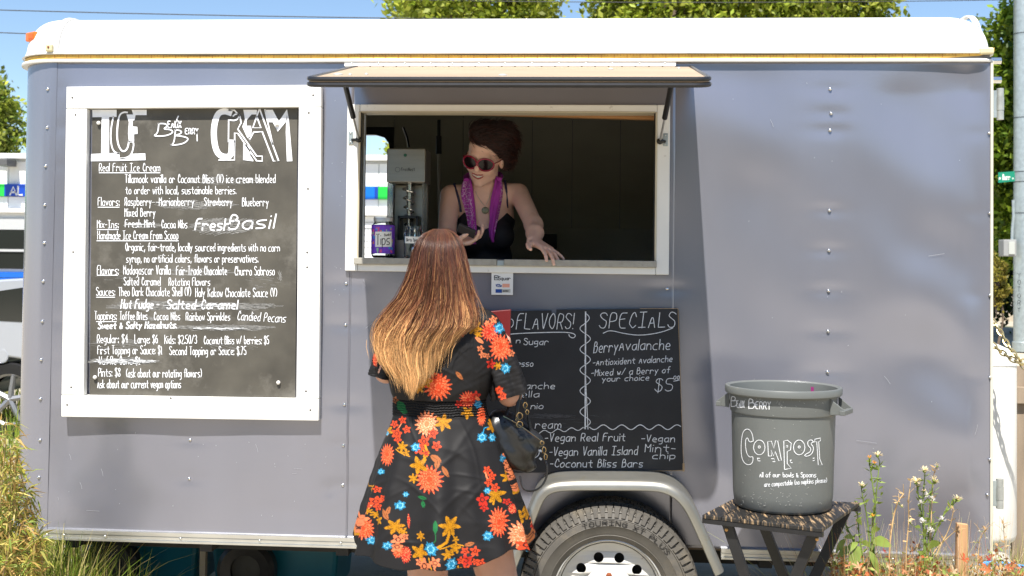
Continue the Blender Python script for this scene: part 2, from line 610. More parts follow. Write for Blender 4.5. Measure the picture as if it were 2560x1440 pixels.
def wall_panel(x0, x1, z0, z1, hole=None, y=0.0):
    def axis(a, b, cuts):
        ks = [a] + sorted(c for c in cuts if a < c < b) + [b]
        o = []
        for p, q in zip(ks[:-1], ks[1:]):
            n = max(1, int(round((q - p) / .0125)))
            o += [p + (q - p) * i / n for i in range(n)]
        return np.array(o + [b])
    xs, zs = axis(x0, x1, (hole[0], hole[1]) if hole else ()), axis(z0, z1, (hole[2], hole[3]) if hole else ())
    X_, Z_ = np.meshgrid(xs, zs, indexing='ij')
    Y_ = wave(X_, Z_) + y
    V = np.stack([X_, Y_, Z_], -1).reshape(-1, 3)
    nx, nz = len(xs), len(zs)
    i, j = np.meshgrid(np.arange(nx - 1), np.arange(nz - 1), indexing='ij')
    if hole:
        cx, cz = (xs[:-1] + xs[1:]) / 2, (zs[:-1] + zs[1:]) / 2
        keep = ~((cx[i] > hole[0]) & (cx[i] < hole[1]) & (cz[j] > hole[2]) & (cz[j] < hole[3]))
    else:
        keep = np.ones(i.shape, bool)
    i, j = i[keep], j[keep]
    F = np.stack([i * nz + j, (i + 1) * nz + j, (i + 1) * nz + j + 1, i * nz + j + 1], 1)
    o = np_mesh('wall_panel', V, F, m_wall, trailer)
    md = o.modifiers.new('thick', 'SOLIDIFY')
    md.thickness = .0015
    md.offset = -1
    return o


wall_panel(XS1, XS2 + .012, ZB, ZT, y=-.0035)
wall_panel(XS2, XS3 + .012, ZB, ZT, (OX0, OX1, OZ0, OZ1), y=-.0018)
wall_panel(XS3, XR, ZB, ZT, y=0)
# nose: rounded corners and front
mb = MB()
arcn = 24
def nose(a, b):
    t = a * 1.0
    if t < .3:
        w = t / .3 * math.pi / 2
        x, y = XS1 + .01 - RN * math.sin(w), RN - RN * math.cos(w)
    elif t < .7:
        x, y = XN + .01, RN + (t - .3) / .4 * (YB - 2 * RN)
    else:
        w = (t - .7) / .3 * math.pi / 2
        x, y = XS1 + .01 - RN * math.cos(w), YB - RN + RN * math.sin(w)
    return (x, y - .0052, ZB + b * (ZT - ZB))
mb.sheet(nose, 81, 20)
mb.build('nose_panel', m_wall, trailer, smooth=True)
# back wall with its own hatch, rear wall, floor
BX1 = at(985, 500, YB).x
mb = MB()
mb.box(XS1, -1.75, YB - .03, YB, ZB, ZT)
mb.box(-1.75, BX1, YB - .03, YB, ZB, 1.50)
mb.box(-1.75, BX1, YB - .03, YB, at(930, 338, YB).z, ZT)
mb.box(BX1, XR, YB - .03, YB, ZB, ZT)
mb.build('back_wall', m_wall, trailer)
mb = MB()
mb.box(XR - .03, XR - .002, .01, YB - .01, ZB, ZT)
mb.build('rear_wall', m_wall, trailer)
mb = MB()
mb.box(XN + .15, XR - .03, .01, YB - .03, ZB - .01, ZB + .06)
mb.build('floor', mat('plywood_floor', (.2, .15, .1), rough=.8), trailer)
mb = MB()
for y in (.25, 1.5):
    mb.box(XN + .2, XR - .1, y, y + .06, ZB - .12, ZB - .012)
for x in np.arange(-2.1, 1.4, .55):
    mb.box(x, x + .05, .02, YB - .04, ZB - .075, ZB - .011)
mb.build('chassis', m_under, trailer)
mb = MB()
mb.tube([(at(1522, 1487, -.1).x, -.02, .34), (at(1522, 1487, -.1).x, 1.8, .34)], .035, 12)
mb.build('axle', m_under, trailer)

# rivets
hb = MB()
prof = [(.0001, -.0052), (.003, -.0048), (.0056, -.003), (.0068, 0), (.0068, .002)]
hb.lathe(prof, (0, 0, 0), 12, 'y')
rivme = hb.mesh('rivet')
rivme.materials.append(m_chrome)
rivme.shade_smooth()
for p in RV:
    o = bpy.data.objects.new('rivet', rivme)
    COL.objects.link(o)
    o.parent = trailer
    ww = float(wave(np.array([p.x]), np.array([p.z]))[0])
    o.location = Vector((p.x, ww - .0035, p.z)) - WL[trailer.name]
    s = 1 if p.x < 1.3 else .85
    o.scale = (s, 1, s)


def outline(inset, k=8, fx=1.0):
    """closed outline of the trailer plan pushed in by inset"""
    i = inset
    rl, rr = max(RN - i, .02), max(.045 - i, .012)
    x0, x1, y0, y1 = XN + i * fx, XR - i, i, YB - i
    if fx < 1: rl = max(RN - i * .75, .06)
    pts = []
    for cx, cy, r, a0 in ((x0 + rl, y0 + rl, rl, 180), (x1 - rr, y0 + rr, rr, 270), (x1 - rr, y1 - rr, rr, 0), (x0 + rl, y1 - rl, rl, 90)):
        for j in range(k + 1):
            w = R(a0 + 90 * j / k)
            pts.append((cx + r * math.cos(w), cy + r * math.sin(w)))
    return pts


def loftlev(levels, k=8, cap=True, fx=1.0):
    mb = MB()
    n = 4 * (k + 1)
    for i, z in levels:
        for x, y in outline(i, k, fx):
            mb.v.append((x, y, z))
    for a in range(len(levels) - 1):
        for j in range(n):
            mb.f.append((a * n + j, a * n + (j + 1) % n, (a + 1) * n + (j + 1) % n, (a + 1) * n + j))
    if cap: mb.f.append(tuple((len(levels) - 1) * n + j for j in range(n)))
    return mb


ZR, RR = 2.392, .16
lev = [(.02, ZR - .004), (-.012, ZR - .004), (-.012, ZR)]
for j in range(13):
    a = R(7.5 * j)
    lev.append((RR - RR * math.cos(a) - .008 * (j < 1), ZR + .004 + RR * math.sin(a)))
roof = loftlev(lev, 10, True, .62).build('roof', m_white, trailer, smooth=True, angle=50)
loftlev([(.01, ZT - .003), (-.017, ZT - .003), (-.019, ZT + .003), (-.016, ZT + .009), (.01, ZT + .0092)], 8, False).build('lower_rail', m_trim, trailer, smooth=True, angle=30)
loftlev([(-.004, ZT + .008), (-.004, ZR - .001)], 8, False).build('rail_channel', mat('rail_channel', (.16, .15, .14), rough=.6, var=.3, vscale=20), trailer)
loftlev([(.0, ZR - .008), (-.015, ZR - .008), (-.017, ZR - .005), (-.014, ZR - .003)], 8, False).build('upper_rail', m_alu, trailer, smooth=True, angle=30)


def roofpath(x, back=.5, lift=.004, start=-4):
    pts = []
    for j in range(start, 19):
        a = R(5 * j)
        pts.append((x, RR - (RR + lift) * math.cos(a), ZR + .004 + (RR + lift) * math.sin(a)))
    pts.append((x, back, pts[-1][2]))
    return pts


xa = at(137, 100).x
for px, wd in ((137, .011), (2446, .008)):
    x = at(px, 110).x
    mb = MB()
    mb.tube(roofpath(x, start=0), wd, 8, flat=.55)
    mb.tube(roofpath(x + .014, start=0), wd * .45, 6)
    mb.build('roof_seam_trim', mat('roof_trim', (.62, .61, .58), rough=.4, var=.06), trailer, smooth=True)
mb = MB()
mb.tube(roofpath(at(1311, 100).x, start=0, lift=.0005), .0022, 6)
mb.build('roof_seam', mat('seam_sealant', (.55, .52, .47), rough=.7), trailer, smooth=True)
x = at(127, 128).x
mb = MB()
mb.box(x - .015, x + .015, -.022, -.004, ZR + .002, ZR + .034)
blk = mb.build('corner_block', mat('aged_plastic', (.62, .55, .33), rough=.5, var=.1), trailer, bevel=.006)
mb = MB()
mb.lathe([(.0001, -.026), (.004, -.025), (.005, -.02)], (x, 0, ZR + .02), 10, 'y')
mb.build('screw', m_rust, blk, smooth=True)
x = at(2466, 145).x
mb = MB()
mb.box(x - .03, x + .022, -.024, -.003, ZR - .012, ZR + .014)
mb.build('corner_block', mat('aged_plastic'), trailer, bevel=.006)
# clearance light, on the curved front corner of the roof
lc = at(84, 93, .085)
dirn = Vector((-.55, -.83, 0)).normalized()
Mx = Matrix.Translation(lc) @ dirn.to_track_quat('-Y', 'Z').to_matrix().to_4x4()
mb = MB()
mb.box(-.034, .034, -.018, .03, -.018, .019, Mx)
cl = mb.build('clearance_light', mat('amber_lens', (.85, .16, .01), rough=.2, var=.1, vscale=40, coat=.5), trailer, bevel=.006)
mb = MB()
mb.box(-.006, .030, -.021, -.017, -.010, .010, Mx)
mb.build('lens', mat('amber_lens_mid', (.75, .12, .01), rough=.15), cl, bevel=.001)

# base rail
def rail(x0, x1, zt, zb, left=False):
    mb = MB()
    segs = [(-.012, -.017, 0, .34), (-.008, -.011, .34, .46), (-.012, -.0145, .46, .72), (-.009, -.0115, .72, .8), (-.012, -.02, .8, 1)]
    for (ya, yf, a, b) in segs:
        h = zt - zb
        mb.box(x0, x1, yf, .02, zt - h * b, zt - h * a)
        if left:
            n = 10
            vs = []
            for j in range(n + 1):
                w = math.pi / 2 * j / n
                for (rad) in (RN - yf, RN - .05):
                    for z in (zt - h * b, zt - h * a):
                        vs.append((XS1 - rad * math.sin(w), RN - rad * math.cos(w), z))
            fs = []
            for j in range(n):
                k = j * 4
                fs += [(k, k + 1, k + 5, k + 4), (k + 1, k + 3, k + 7, k + 5), (k, k + 4, k + 6, k + 2)]
            mb.add(vs, fs)
    return mb.build('base_rail', m_alu, trailer)
rail(XS1, at(1300, 1370).x, ZB + .003, ZB - .036, True)
rail(at(1802, 1380).x, XR, ZB + .003, ZB - .036)
sb = MB()
sb.lathe([(.0001, -.006), (.004, -.0055), (.0062, -.002), (.0062, .001)], (0, 0, 0), 10, 'y')
scme = sb.mesh('screw')
scme.materials.append(m_alu)
scme.shade_smooth()
def screw(p, parent, s=1.0, me=None):
    o = bpy.data.objects.new('screw', me or scme)
    COL.objects.link(o)
    o.parent = parent
    o.location = Vector(p) - WL[parent.name]
    o.scale = (s, s, s)
    return o
for px, py in ((122, 1337), (164, 1337), (267, 1341), (455, 1347), (652, 1352), (854, 1358), (1926, 1386), (2054, 1390), (2230, 1393), (2380, 1397)):
    p = at(px, py)
    screw((p.x, -.0145, ZB - .017), trailer, .9)
# right corner edge trim
mb = MB()
mb.box(XR - .006, XR + .004, -.004, .012, ZB - .02, ZT)
mb.build('corner_trim', mat('cream_edge', (.6, .56, .45), rough=.5, var=.1), trailer, bevel=.001)
# rear hinges and catches
for (py0, py1) in ((222, 300), (1196, 1270)):
    z1, z0 = at(2497, py0, .03).z, at(2497, py1, .03).z
    x = at(2498, 700, .03).x
    mb = MB()
    mb.box(XR - .001, x, .02, .028, z0 + .008, z1 - .008)
    h = mb.build('door_hinge', m_galv, trailer, bevel=.001)
    mb = MB()
    L = z1 - z0
    for a, b, r in ((0, .28, .0135), (.285, .70, .0145), (.705, 1, .0135)):
        mb.tube([(x, .022, z1 - L * a), (x, .022, z1 - L * b)], r, 14)
    mb.build('barrel', mat('grey_hinge', (.42, .43, .40), rough=.42, metal=.4, var=.2, vscale=30), h, smooth=True)
for py in (152, 200):
    p = at(2493, py, .02)
    mb = MB()
    mb.tube([(XR, .02, p.z), (p.x + .014, .02, p.z)], .010, 10, flat=1.3)
    mb.build('door_catch', m_chrome, trailer, smooth=True)
# tail light on the rear door edge, red, just showing
mb = MB()
pc = at(2483, 975, .06)
mb.lathe([(.0001, .022), (.03, .018), (.052, .006), (.055, -.01)], (XR, .085, pc.z), 20, 'x')
mb.build('tail_light', mat('red_lens', (.5, .02, .015), rough=.2, coat=.5), trailer, smooth=True)
# small key ring hole on the lower right
p = at(2395, 1082)
mb = MB()
mb.lathe([(.0001, -.008), (.006, -.008), (.011, -.004), (.012, .004)], (p.x, 0, p.z), 12, 'y')
hk = mb.build('wire_grommet', mat('grommet', (.55, .5, .45), rough=.6), trailer, smooth=True)
mb = MB()
mb.tube([(p.x, -.009, p.z - .002), (p.x - .004, -.012, p.z - .03), (p.x - .006, -.008, p.z - .062), (p.x - .001, -.009, p.z - .06), (p.x + .001, -.012, p.z - .03), (p.x + .002, -.009, p.z)], .0018, 6)
mb.build('wire', m_black, hk, smooth=True)

# ---------------- serving hatch frame
wf = []
fy = -.02
def fr(x0, x1, z0, z1, y0=fy, y1=.0, m=m_trim, n='hatch_frame', bev=.003):
    mb = MB()
    mb.box(x0, x1, y0, y1, z0, z1)
    return mb.build(n, m, trailer, bevel=bev)
f_l = fr(FX0, OX0, FZ0, FZ1)
f_r = fr(OX1, FX1, FZ0, FZ1)
f_t = fr(OX0 + .001, OX1 - .001, OZ1, FZ1, -.019)
f_b = fr(OX0 + .001, OX1 - .001, FZ0, OZ0 - .024, -.019)
m_cream = mat('cream_frame', (.52, .46, .34), rough=.5, var=.08)
for x0, x1 in ((OX0 - .004, OX0 + .004), (OX1 - .006, OX1 + .001)):
    fr(x0, x1, OZ0, OZ1, -.0215, .07, m_cream, 'jamb', .001)
fr(OX0 + .005, OX1 - .007, OZ1 - .003, OZ1 + .002, -.0215, .07, m_cream, 'jamb', .001)
# dark seal line and inner track
fr(OX0 + .0045, OX0 + .0075, OZ0, OZ1 - .004, -.012, .02, m_black, 'seal', 0)
fr(OX1 - .0105, OX1 - .0075, OZ0, OZ1 - .004, -.012, .02, m_black, 'seal', 0)
fr(OX0 + .009, OX0 + .016, OZ0, OZ1 - .004, .02, .04, m_alu, 'track', 0)
for px, py0, py1, X in ((880, 330, 362, 0), (1663, 335, 367, 1)):
    a, b = at(px, py0), at(px, py1)
    mb = MB()
    mb.box(a.x - .009, a.x + .009, fy - .0035, fy - .0004, b.z, a.z)
    pl = mb.build('strut_plate', m_galv, trailer, bevel=.001)
    for q in (a.z - .008, b.z + .008):
        screw((a.x, fy - .0036, q), pl, .5)
# counter ledge, weathered, in two lengths with a catch between
m_ledge = mat('weathered_ledge', (.36, .34, .29), rough=.75, var=.2, vscale=30, bump=.0008, bscale=90, dirt=(.12, .10, .08), dscale=30, damount=.42)
xa, xb, xc = at(1243, 655).x, at(1262, 655).x, OX1 + .002
LZ0, LZ1 = OZ0 - .0245, OZ0 + .001
for x0, x1 in ((OX0 - .012, xa), (xb, xc)):
    mb = MB()
    mb.box(x0, x1, -.035, .345, LZ0, LZ1)
    mb.build('counter_ledge', m_ledge, trailer, bevel=.002)
mb = MB()
mb.box(xa + .001, xb - .001, -.030, .34, LZ0, LZ1 - .004)
mb.build('counter_catch', m_galv, trailer, bevel=.002)

# ---------------- interior
mb = MB()
mb.box(OX1 + .03, XR - .03, .04, .06, ZB + .06, 2.42)
mb.box(XN + .15, OX0 - .03, .04, .06, ZB + .06, 2.42)
mb.box(OX0 - .03, OX1 + .03, .04, .06, ZB + .06, LZ0)
mb.box(OX0 - .03, OX1 + .03, .04, .06, OZ1 + .004, 2.42)
mb.box(XR - .06, XR - .031, .06, YB - .06, ZB + .06, 2.42)
mb.box(XN + .15, XN + .17, .06, YB - .06, ZB + .06, 2.42)
mb.build('inner_wall', m_in, trailer)
# back lining made of panels with joints
BYI = YB - .035
bt, bb = at(930, 338, BYI).z, 1.50
ej = [BX1 + .002] + [at(px, 450, BYI).x for px in (1157, 1330, 1430, 1550)] + [XR - .062]
for a, b in zip(ej[:-1], ej[1:]):
    mb = MB()
    mb.box(a + .0015, b - .0015, BYI - .012, BYI, 1.72 if a > ej[1] - .01 else ZB + .06, 2.40)
    mb.build('lining_panel', m_in, trailer, bevel=.001)
zc = at(1400, 571, BYI).z
mb = MB()
mb.box(ej[1], XR - .062, BYI - .05, BYI, 1.0, zc)
mb.build('lower_lining', m_in2, trailer, bevel=.003)
mb = MB()
mb.box(XN + .17, BX1, BYI - .012, BYI, bt + .045, 2.40)
mb.build('lining_panel', m_in2, trailer)
mb = MB()
mb.box(-1.75, BX1 + .005, BYI - .02, BYI + .02, bt, bt + .043)
mb.box(BX1 - .018, BX1 + .004, BYI - .02, BYI + .02, 1.5, bt)
mb.prism([(BX1 - .018, bt), (BX1 - .018, bt - .09), (BX1 - .026, bt - .045), (BX1 - .05, bt - .014), (BX1 - .1, bt)], BYI - .02, BYI + .02)
mb.build('back_hatch_seal', m_black, trailer)
mb = MB()
mb.box(XN + .17, BX1 + .02, BYI - .012, BYI, ZB + .06, 1.5)
mb.build('lining_panel', m_in, trailer)
mb = MB()
mb.box(XN + .17, XR - .06, .06, BYI, 2.42, 2.435)
mb.build('ceiling', m_in2, trailer)
# crooked timber lintel inside the top of the hatch
q = [at(1085, 284, .09), at(1641, 300, .09), at(1641, 276, .09), at(1085, 276, .09)]
mb = MB()
mb.hexa([(p.x, p.z) for p in q], .075, .11)
mb.build('timber_lintel', m_wood, trailer)
q = [at(899, 318, .12), at(1085, 300, .12)]
mb = MB()
mb.box(at(1357, 600, BYI - .06).x, at(1392, 600, BYI - .06).x, BYI - .075, BYI - .05, at(1370, 622, BYI - .06).z, at(1370, 585, BYI - .06).z)
mb.build('socket_box', mat('dark_plastic', (.03, .027, .028), rough=.5), trailer, bevel=.003)
mb = MB()
pts = [at(1008, 318, 1.5), at(1018, 345, 1.5), at(1022, 368, 1.5)]
mb.tube(pts, .006, 6)
mb.build('cable', m_black, trailer, smooth=True)

# ---------------- awning flap
YO = -.79
hl, hr = at(861, 167, -.012), at(1690, 167, -.012)
oz = (at(900, 197, YO).z + at(1640, 197, YO).z) / 2
OL, OR = at(764, 205, YO).x, at(1777, 205, YO).x
HZ = (hl.z + hr.z) / 2
awn_d = Vector((0, YO + .012, oz - HZ))
AL = awn_d.length
awn_d.normalize()
awn_n = Vector((0, awn_d.z, -awn_d.y))
if awn_n.z < 0: awn_n = -awn_n
def AP(x, s, h): return Vector((x, -.012, HZ)) + awn_d * s + awn_n * h
aw = MB()
rc = .05
out = [(OL, .0), (OL, AL - rc)]
for j in range(1, 7):
    w = R(15 * j)
    out.append((OL + rc - rc * math.cos(w), AL - rc + rc * math.sin(w)))
for j in range(0, 7):
    w = R(15 * j)
    out.append((OR - rc + rc * math.sin(w), AL - rc + rc * math.cos(w)))
out.append((OR, 0.0))
n = len(out)
TH = .022
vs = [AP(x, s, 0) for x, s in out] + [AP(x, s, -TH) for x, s in out]
aw.add(vs, [tuple(range(n - 1, -1, -1)) if False else tuple(range(n)), tuple(range(2 * n - 1, n - 1, -1))] + [(i, i + n, (i + 1) % n + n, (i + 1) % n) for i in range(n)])
awning = aw.build('awning_flap', m_ply, trailer)
mb = MB()
mb.tube([AP(x, s, -.001) for x, s in out], .0075, 8)
mb.tube([AP(x, s, -.0195) for x, s in out], .0085, 8)
mb.build('edge_seal', m_rubber, awning, smooth=True)
mb = MB()
mb.box(OL + .02, OR - .02, -.001, .001, 0, .001)
for px, py, s in ((845, 187, 1.5), (875, 188, .6), (916, 187, .6), (1257, 189, 1.3), (1697, 172, .6), (1527, 174, .9)):
    d = ray(px, py)
    o0 = Vector((0, -.012, HZ))
    t = (o0 - CAM).dot(awn_n) / d.dot(awn_n)
    p = CAM + d * t
    mb = MB()
    q = awn_n.to_track_quat('Z', 'Y').to_matrix().to_4x4()
    M4 = Matrix.Translation(p) @ q
    b2 = MB()
    b2.lathe([(.018 * s / 1.5, 0), (.017 * s / 1.5, .003), (.009 * s / 1.5, .006), (.0001, .007)], (0, 0, 0), 14, 'z')
    mb.add([M4 @ Vector(v) for v in b2.v], b2.f)
    mb.build('latch_disc', mat('dull_latch', (.45, .44, .40), rough=.55, metal=.3), awning, smooth=True)
# hinge strip
a, b = at(861, 155, -.012), at(1690, 155, -.012)
mb = MB()
mb.box(a.x, b.x, -.014, -.002, HZ + .003, (a.z + b.z) / 2 + .002)
hs = mb.build('hinge_strip', m_white, trailer, bevel=.002)
mb = MB()
nk = 25
for i in range(nk):
    x0 = a.x + (b.x - a.x) * (i + .06) / nk
    x1 = a.x + (b.x - a.x) * (i + .94) / nk
    mb.tube([(x0, -.014, HZ + .003), (x1, -.014, HZ + .003)], .0042, 8)
mb.build('knuckles', m_trim, hs, smooth=True, kind='stuff')
for px in (880, 946, 1012, 1077, 1131, 1198, 1263, 1330, 1398, 1465, 1531, 1599, 1662):
    p = at(px, 160, -.014)
    o = screw((p.x, -.0142, (HZ + .006 + a.z) / 2), hs, .7, None)
# gas struts
for (u, l) in (((866, 224), (897, 349)), ((1676, 224), (1650, 353))):
    A, B = at(*u, -.30), at(*l, -.035)
    A = A + (A - B).normalized() * .07
    mb = MB()
    mid = A.lerp(B, .62)
    mb.tube([A, mid], .0105, 12)
    st = mb.build('gas_strut', m_black, trailer, smooth=True)
    mb = MB()
    mb.tube([mid, B], .0045, 8)
    mb.build('rod', m_alu, st, smooth=True)
    mb = MB()
    mb.lathe([(.0001, -.013), (.009, -.010), (.013, 0), (.009, .010), (.0001, .013)], B, 12, 'x')
    mb.tube([B, (B.x + (-.03 if u[0] < 1000 else .02), B.y + .012, B.z)], .006, 8)
    mb.build('ball_joint', m_black, st, smooth=True)

# ---------------- fender and wheel
FY = -.245
fp = [(1232, 1500), (1325, 1262), (1342, 1228), (1368, 1208), (1410, 1200), (1530, 1200), (1640, 1201), (1680, 1211), (1712, 1232), (1738, 1265), (1765, 1322), (1812, 1430)]
fpw = [at(px, py, FY) for px, py in fp]
# round the polyline
def smoothline(P, it=2):
    for _ in range(it):
        q = [P[0]]
        for a, b in zip(P[:-1], P[1:]):
            q += [a * .75 + b * .25, a * .25 + b * .75]
        P = q + [P[-1]]
    return P
fpw = smoothline([Vector((p.x, p.z)) for p in fpw], 2)
mb = MB()
sec = [(-.004, 0), (-.21, .0), (-.232, -.003), (-.243, -.010), (-.248, -.022), (-.248, -.036), (-.244, -.039), (-.241, -.030), (-.236, -.014), (-.2, -.005)]
k = len(sec)
for i, p in enumerate(fpw):
    t = (fpw[min(i + 1, len(fpw) - 1)] - fpw[max(i - 1, 0)]).normalized()
    nrm = Vector((-t.y, t.x))
    for y, h in sec:
        mb.v.append((p.x + nrm.x * h, y, p.y + nrm.y * h))
for i in range(len(fpw) - 1):
    for j in range(k - 1):
        mb.f.append((i * k + j, i * k + j + 1, (i + 1) * k + j + 1, (i + 1) * k + j))
m_fend = mat('dull_aluminium', (.36, .35, .31), rough=.42, metal=.8, var=.12, vscale=9, bump=.0003, bscale=40, dirt=(.34, .30, .20), dscale=9, damount=.42)
fender = mb.build('fender', m_fend, trailer, smooth=True, angle=50)
for px, py in ((1758, 1358), (1769, 1384)):
    p = at(px, py, -.01)
    screw((p.x, -.012, p.z), fender, 1.4)
# dark brace at the fender foot
q = [at(1727, 1300, -.004), at(1742, 1300, -.004), at(1792, 1432, -.004), at(1762, 1432, -.004)]
wc = at(1522, 1487, -.2)
WCX, WCZ = wc.x, wc.z
wheel = thing_wheel = bpy.data.objects.new('wheel', None)
COL.objects.link(wheel)
wheel.parent = trailer
wheel.location = Vector((WCX, -.13, WCZ)) - WL[trailer.name]
WL[wheel.name] = Vector((WCX, -.13, WCZ))
RT = .326
mb = MB()
c = (WCX, 0, WCZ)
tp = [(.195, -.045), (.215, -.035), (.27, -.028), (.30, -.034), (.315, -.045), (RT, -.06), (RT, -.2), (.317, -.217), (.309, -.224), (.3055, -.2215), (.285, -.2315), (.2835, -.2285), (.281, -.2325), (.262, -.2355),
      (.2605, -.2375), (.258, -.2355), (.235, -.231), (.226, -.2275), (.2245, -.229), (.222, -.226), (.209, -.217), (.2, -.205), (.195, -.19)]
mb.lathe(tp, c, 96, 'y')
m_tyre = mat('tyre_rubber', (.10, .092, .08), rough=.62, var=.18, vscale=14, bump=.0003, bscale=160, dirt=(.15, .13, .10), dscale=6, damount=.5)
tyre = mb.build('tyre', m_tyre, wheel, smooth=True, angle=35)
mb = MB()
NB = 74
for i in range(NB):
    a0, a1 = 2 * math.pi * (i + .07) / NB, 2 * math.pi * (i + .91) / NB
    def blk(y0, y1, r0, r1, da=0.0, r0b=None, r1b=None):
        vs = []
        for a in (a0 + da, a1 + da):
            for (y, r) in ((y0, r0), (y0, r1), (y1, r1b or r1), (y1, r0b or r0)):
                vs.append((WCX + r * math.cos(a), y, WCZ + r * math.sin(a)))
        mb.add(vs, [(0, 1, 2, 3), (7, 6, 5, 4), (0, 4, 5, 1), (1, 5, 6, 2), (2, 6, 7, 3), (3, 7, 4, 0)])
    blk(-.222, -.172, .309, .329, 0, .3, .334)
    blk(-.165, -.125, .32, .335, .03)
    blk(-.118, -.082, .32, .335, .06)
    blk(-.075, -.040, .3, .332, .09)
    for sgn in ((0,)):
        ka, kb = (a0 * .85 + a1 * .15), (a0 * .15 + a1 * .85)
        vs = []
        for a in (ka, kb):
            for (y, r) in ((-.2215, .3075), (-.2195, .3275), (-.226, .3255), (-.2335, .2925), (-.2295, .290)):
                vs.append((WCX + r * math.cos(a), y, WCZ + r * math.sin(a)))
        mb.add(vs, [(0, 1, 2, 3, 4), (9, 8, 7, 6, 5), (1, 6, 7, 2), (2, 7, 8, 3), (0, 5, 6, 1), (3, 8, 9, 4)])
mb.build('tread_blocks', m_tyre, tyre, kind='stuff', bevel=0)
# raised lettering on the sidewall
def arc_text(text, a_start, a_end, rad, cap, w, mname, parent, yl=-.2375):
    st, wd = layout(text)
    mb = MB()
    def place(u, v):
        a = a_start + (a_end - a_start) * u
        return (WCX + (rad + v) * math.cos(a), yl, WCZ + (rad + v) * math.sin(a))
    L = abs(a_end - a_start) * rad * 1000
    cap, w = cap * 1000, w * 1000
    for s in st:
        s = [(x / wd * L, y * cap) for x, y in s]
        q = chaikin(s)
        ribbon(mb, q, w, lambda u, v: place(u / L, v / 1000))
    return mb.build('sidewall_lettering', mat('sidewall_letters', (.028, .026, .024), rough=.5), parent, kind='stuff')
arc_text('TOURING XT PLUS', R(111), R(38), .263, .0175, .0036, '', tyre)

def plate_holes(name, outer, holes, thick, place):
    cu = bpy.data.curves.new(name, 'CURVE')
    cu.dimensions, cu.fill_mode, cu.extrude = '2D', 'BOTH', thick / 2
    for loop in [outer] + holes:
        sp = cu.splines.new('POLY')
        sp.points.add(len(loop) - 1)
        for q, (x, y) in zip(sp.points, loop): q.co = (x, y, 0, 1)
        sp.use_cyclic_u = True
    o = bpy.data.objects.new(name, cu)
    me = bpy.data.meshes.new_from_object(o)
    for v in me.vertices: v.co = place(v.co)
    me.update()
    bpy.data.objects.remove(o)
    return me
def circ(cx, cy, r, n=28): return [(cx + r * math.cos(2 * math.pi * i / n), cy + r * math.sin(2 * math.pi * i / n)) for i in range(n)]
m_rim = mat('white_steel_wheel', (.62, .61, .58), rough=.42, var=.08, vscale=10, dirt=(.20, .11, .05), dscale=26, damount=.36, metal=.15)
mb = MB()
mb.lathe([(.2075, -.200), (.2085, -.207), (.2065, -.212), (.2025, -.214), (.199, -.209), (.198, -.2), (.1965, -.19), (.193, -.182), (.190, -.1795), (.187, -.172), (.183, -.158), (.181, -.12), (.181, -.04)], c, 80, 'y')
rim = mb.build('rim', mat('rim_lip', (.72, .71, .68), rough=.25, metal=.55, var=.1, vscale=14), wheel, smooth=True, angle=45)
holes = [circ(.136 * math.cos(R(90 - 16.2 + 32.7 * k)), .136 * math.sin(R(90 - 16.2 + 32.7 * k)), .0185, 20) for k in range(11)]
offw = WL[rim.name]
me = plate_holes('disc', circ(0, 0, .1835, 64), holes + [circ(0, 0, .06, 24)], .004,
                 lambda v: Vector((WCX + v.x, -.168 - .018 * max(0, min(1, (.165 - math.hypot(v.x, v.y)) / .07)) + v.z, WCZ + v.y)) - offw)
finish('disc', me, m_rim, rim, offw)
mb = MB()
mb.lathe([(.1, -.186), (.088, -.192), (.07, -.2), (.045, -.203), (.04, -.19)], c, 40, 'y')
mb.lathe([(.043, -.186), (.042, -.225), (.036, -.232), (.0001, -.234)], c, 28, 'y')
mb.build('hub', m_rim, rim, smooth=True, angle=50)
for kk in range(5):
    a = R(90 + 72 * kk)
    p = Vector((WCX + .071 * math.cos(a), 0, WCZ + .071 * math.sin(a)))
    mb = MB()
    mb.lathe([(.0115, -.198), (.0115, -.214), (.009, -.217), (.0001, -.217)], p, 6, 'y')
    mb.build('lug_nut', m_rust, rim)
mb = MB()
mb.lathe([(.18, -.15), (.10, -.10), (.05, -.08), (.0001, -.08)], c, 32, 'y')
mb.build('brake_drum', m_under, rim, smooth=True)

# ---------------- payment sticker
stx0, stx1 = at(1229, 709).x, at(1283, 709).x
stz0, stz1 = at(1256, 737).z, at(1256, 682).z
mb = MB()
mb.box(stx0, stx1, -.009, -.0065, stz0, stz1)
stk = mb.build('payment_sticker', mat('sticker_white', (.75, .75, .75), rough=.35), trailer, bevel=.002)
def pl(Y): return lambda px, py: at(px, py, Y)
mb = MB()
YS = -.0098
for s in strokes_px('Squar', 1246, 1276, 700, 8.5): ribbon(mb, s, 1.5, pl(YS))
for s in ([(1236, 689.5), (1245, 689.5), (1245, 699.5), (1236, 699.5), (1236, 689.5)],): ribbon(mb, s, 2.2, pl(YS))
ribbon(mb, [(1239, 694.5), (1242, 694.5)], 3, pl(YS))
mb.build('print_black', mat('print_black', (.02, .02, .02), rough=.5), stk)
mb = MB()
for s in strokes_px('VISA', 1240, 1254, 717, 6): ribbon(mb, s, 1.6, pl(YS))
ribbon(mb, [(1242, 727.5), (1252, 727.5)], 9, pl(YS))
mb.build('print_blue', mat('print_blue', (.01, .06, .3), rough=.5), stk)
mb = MB()
ribbon(mb, [(1259, 714), (1271, 714)], 9, pl(YS))
mb.build('print_orange', mat('print_orange', (.75, .35, .25), rough=.5), stk)
mb = MB()
ribbon(mb, [(1257, 727), (1273, 727)], 9, pl(YS))
mb.build('print_grey', mat('print_grey', (.5, .5, .46), rough=.5), stk)
mb = MB()
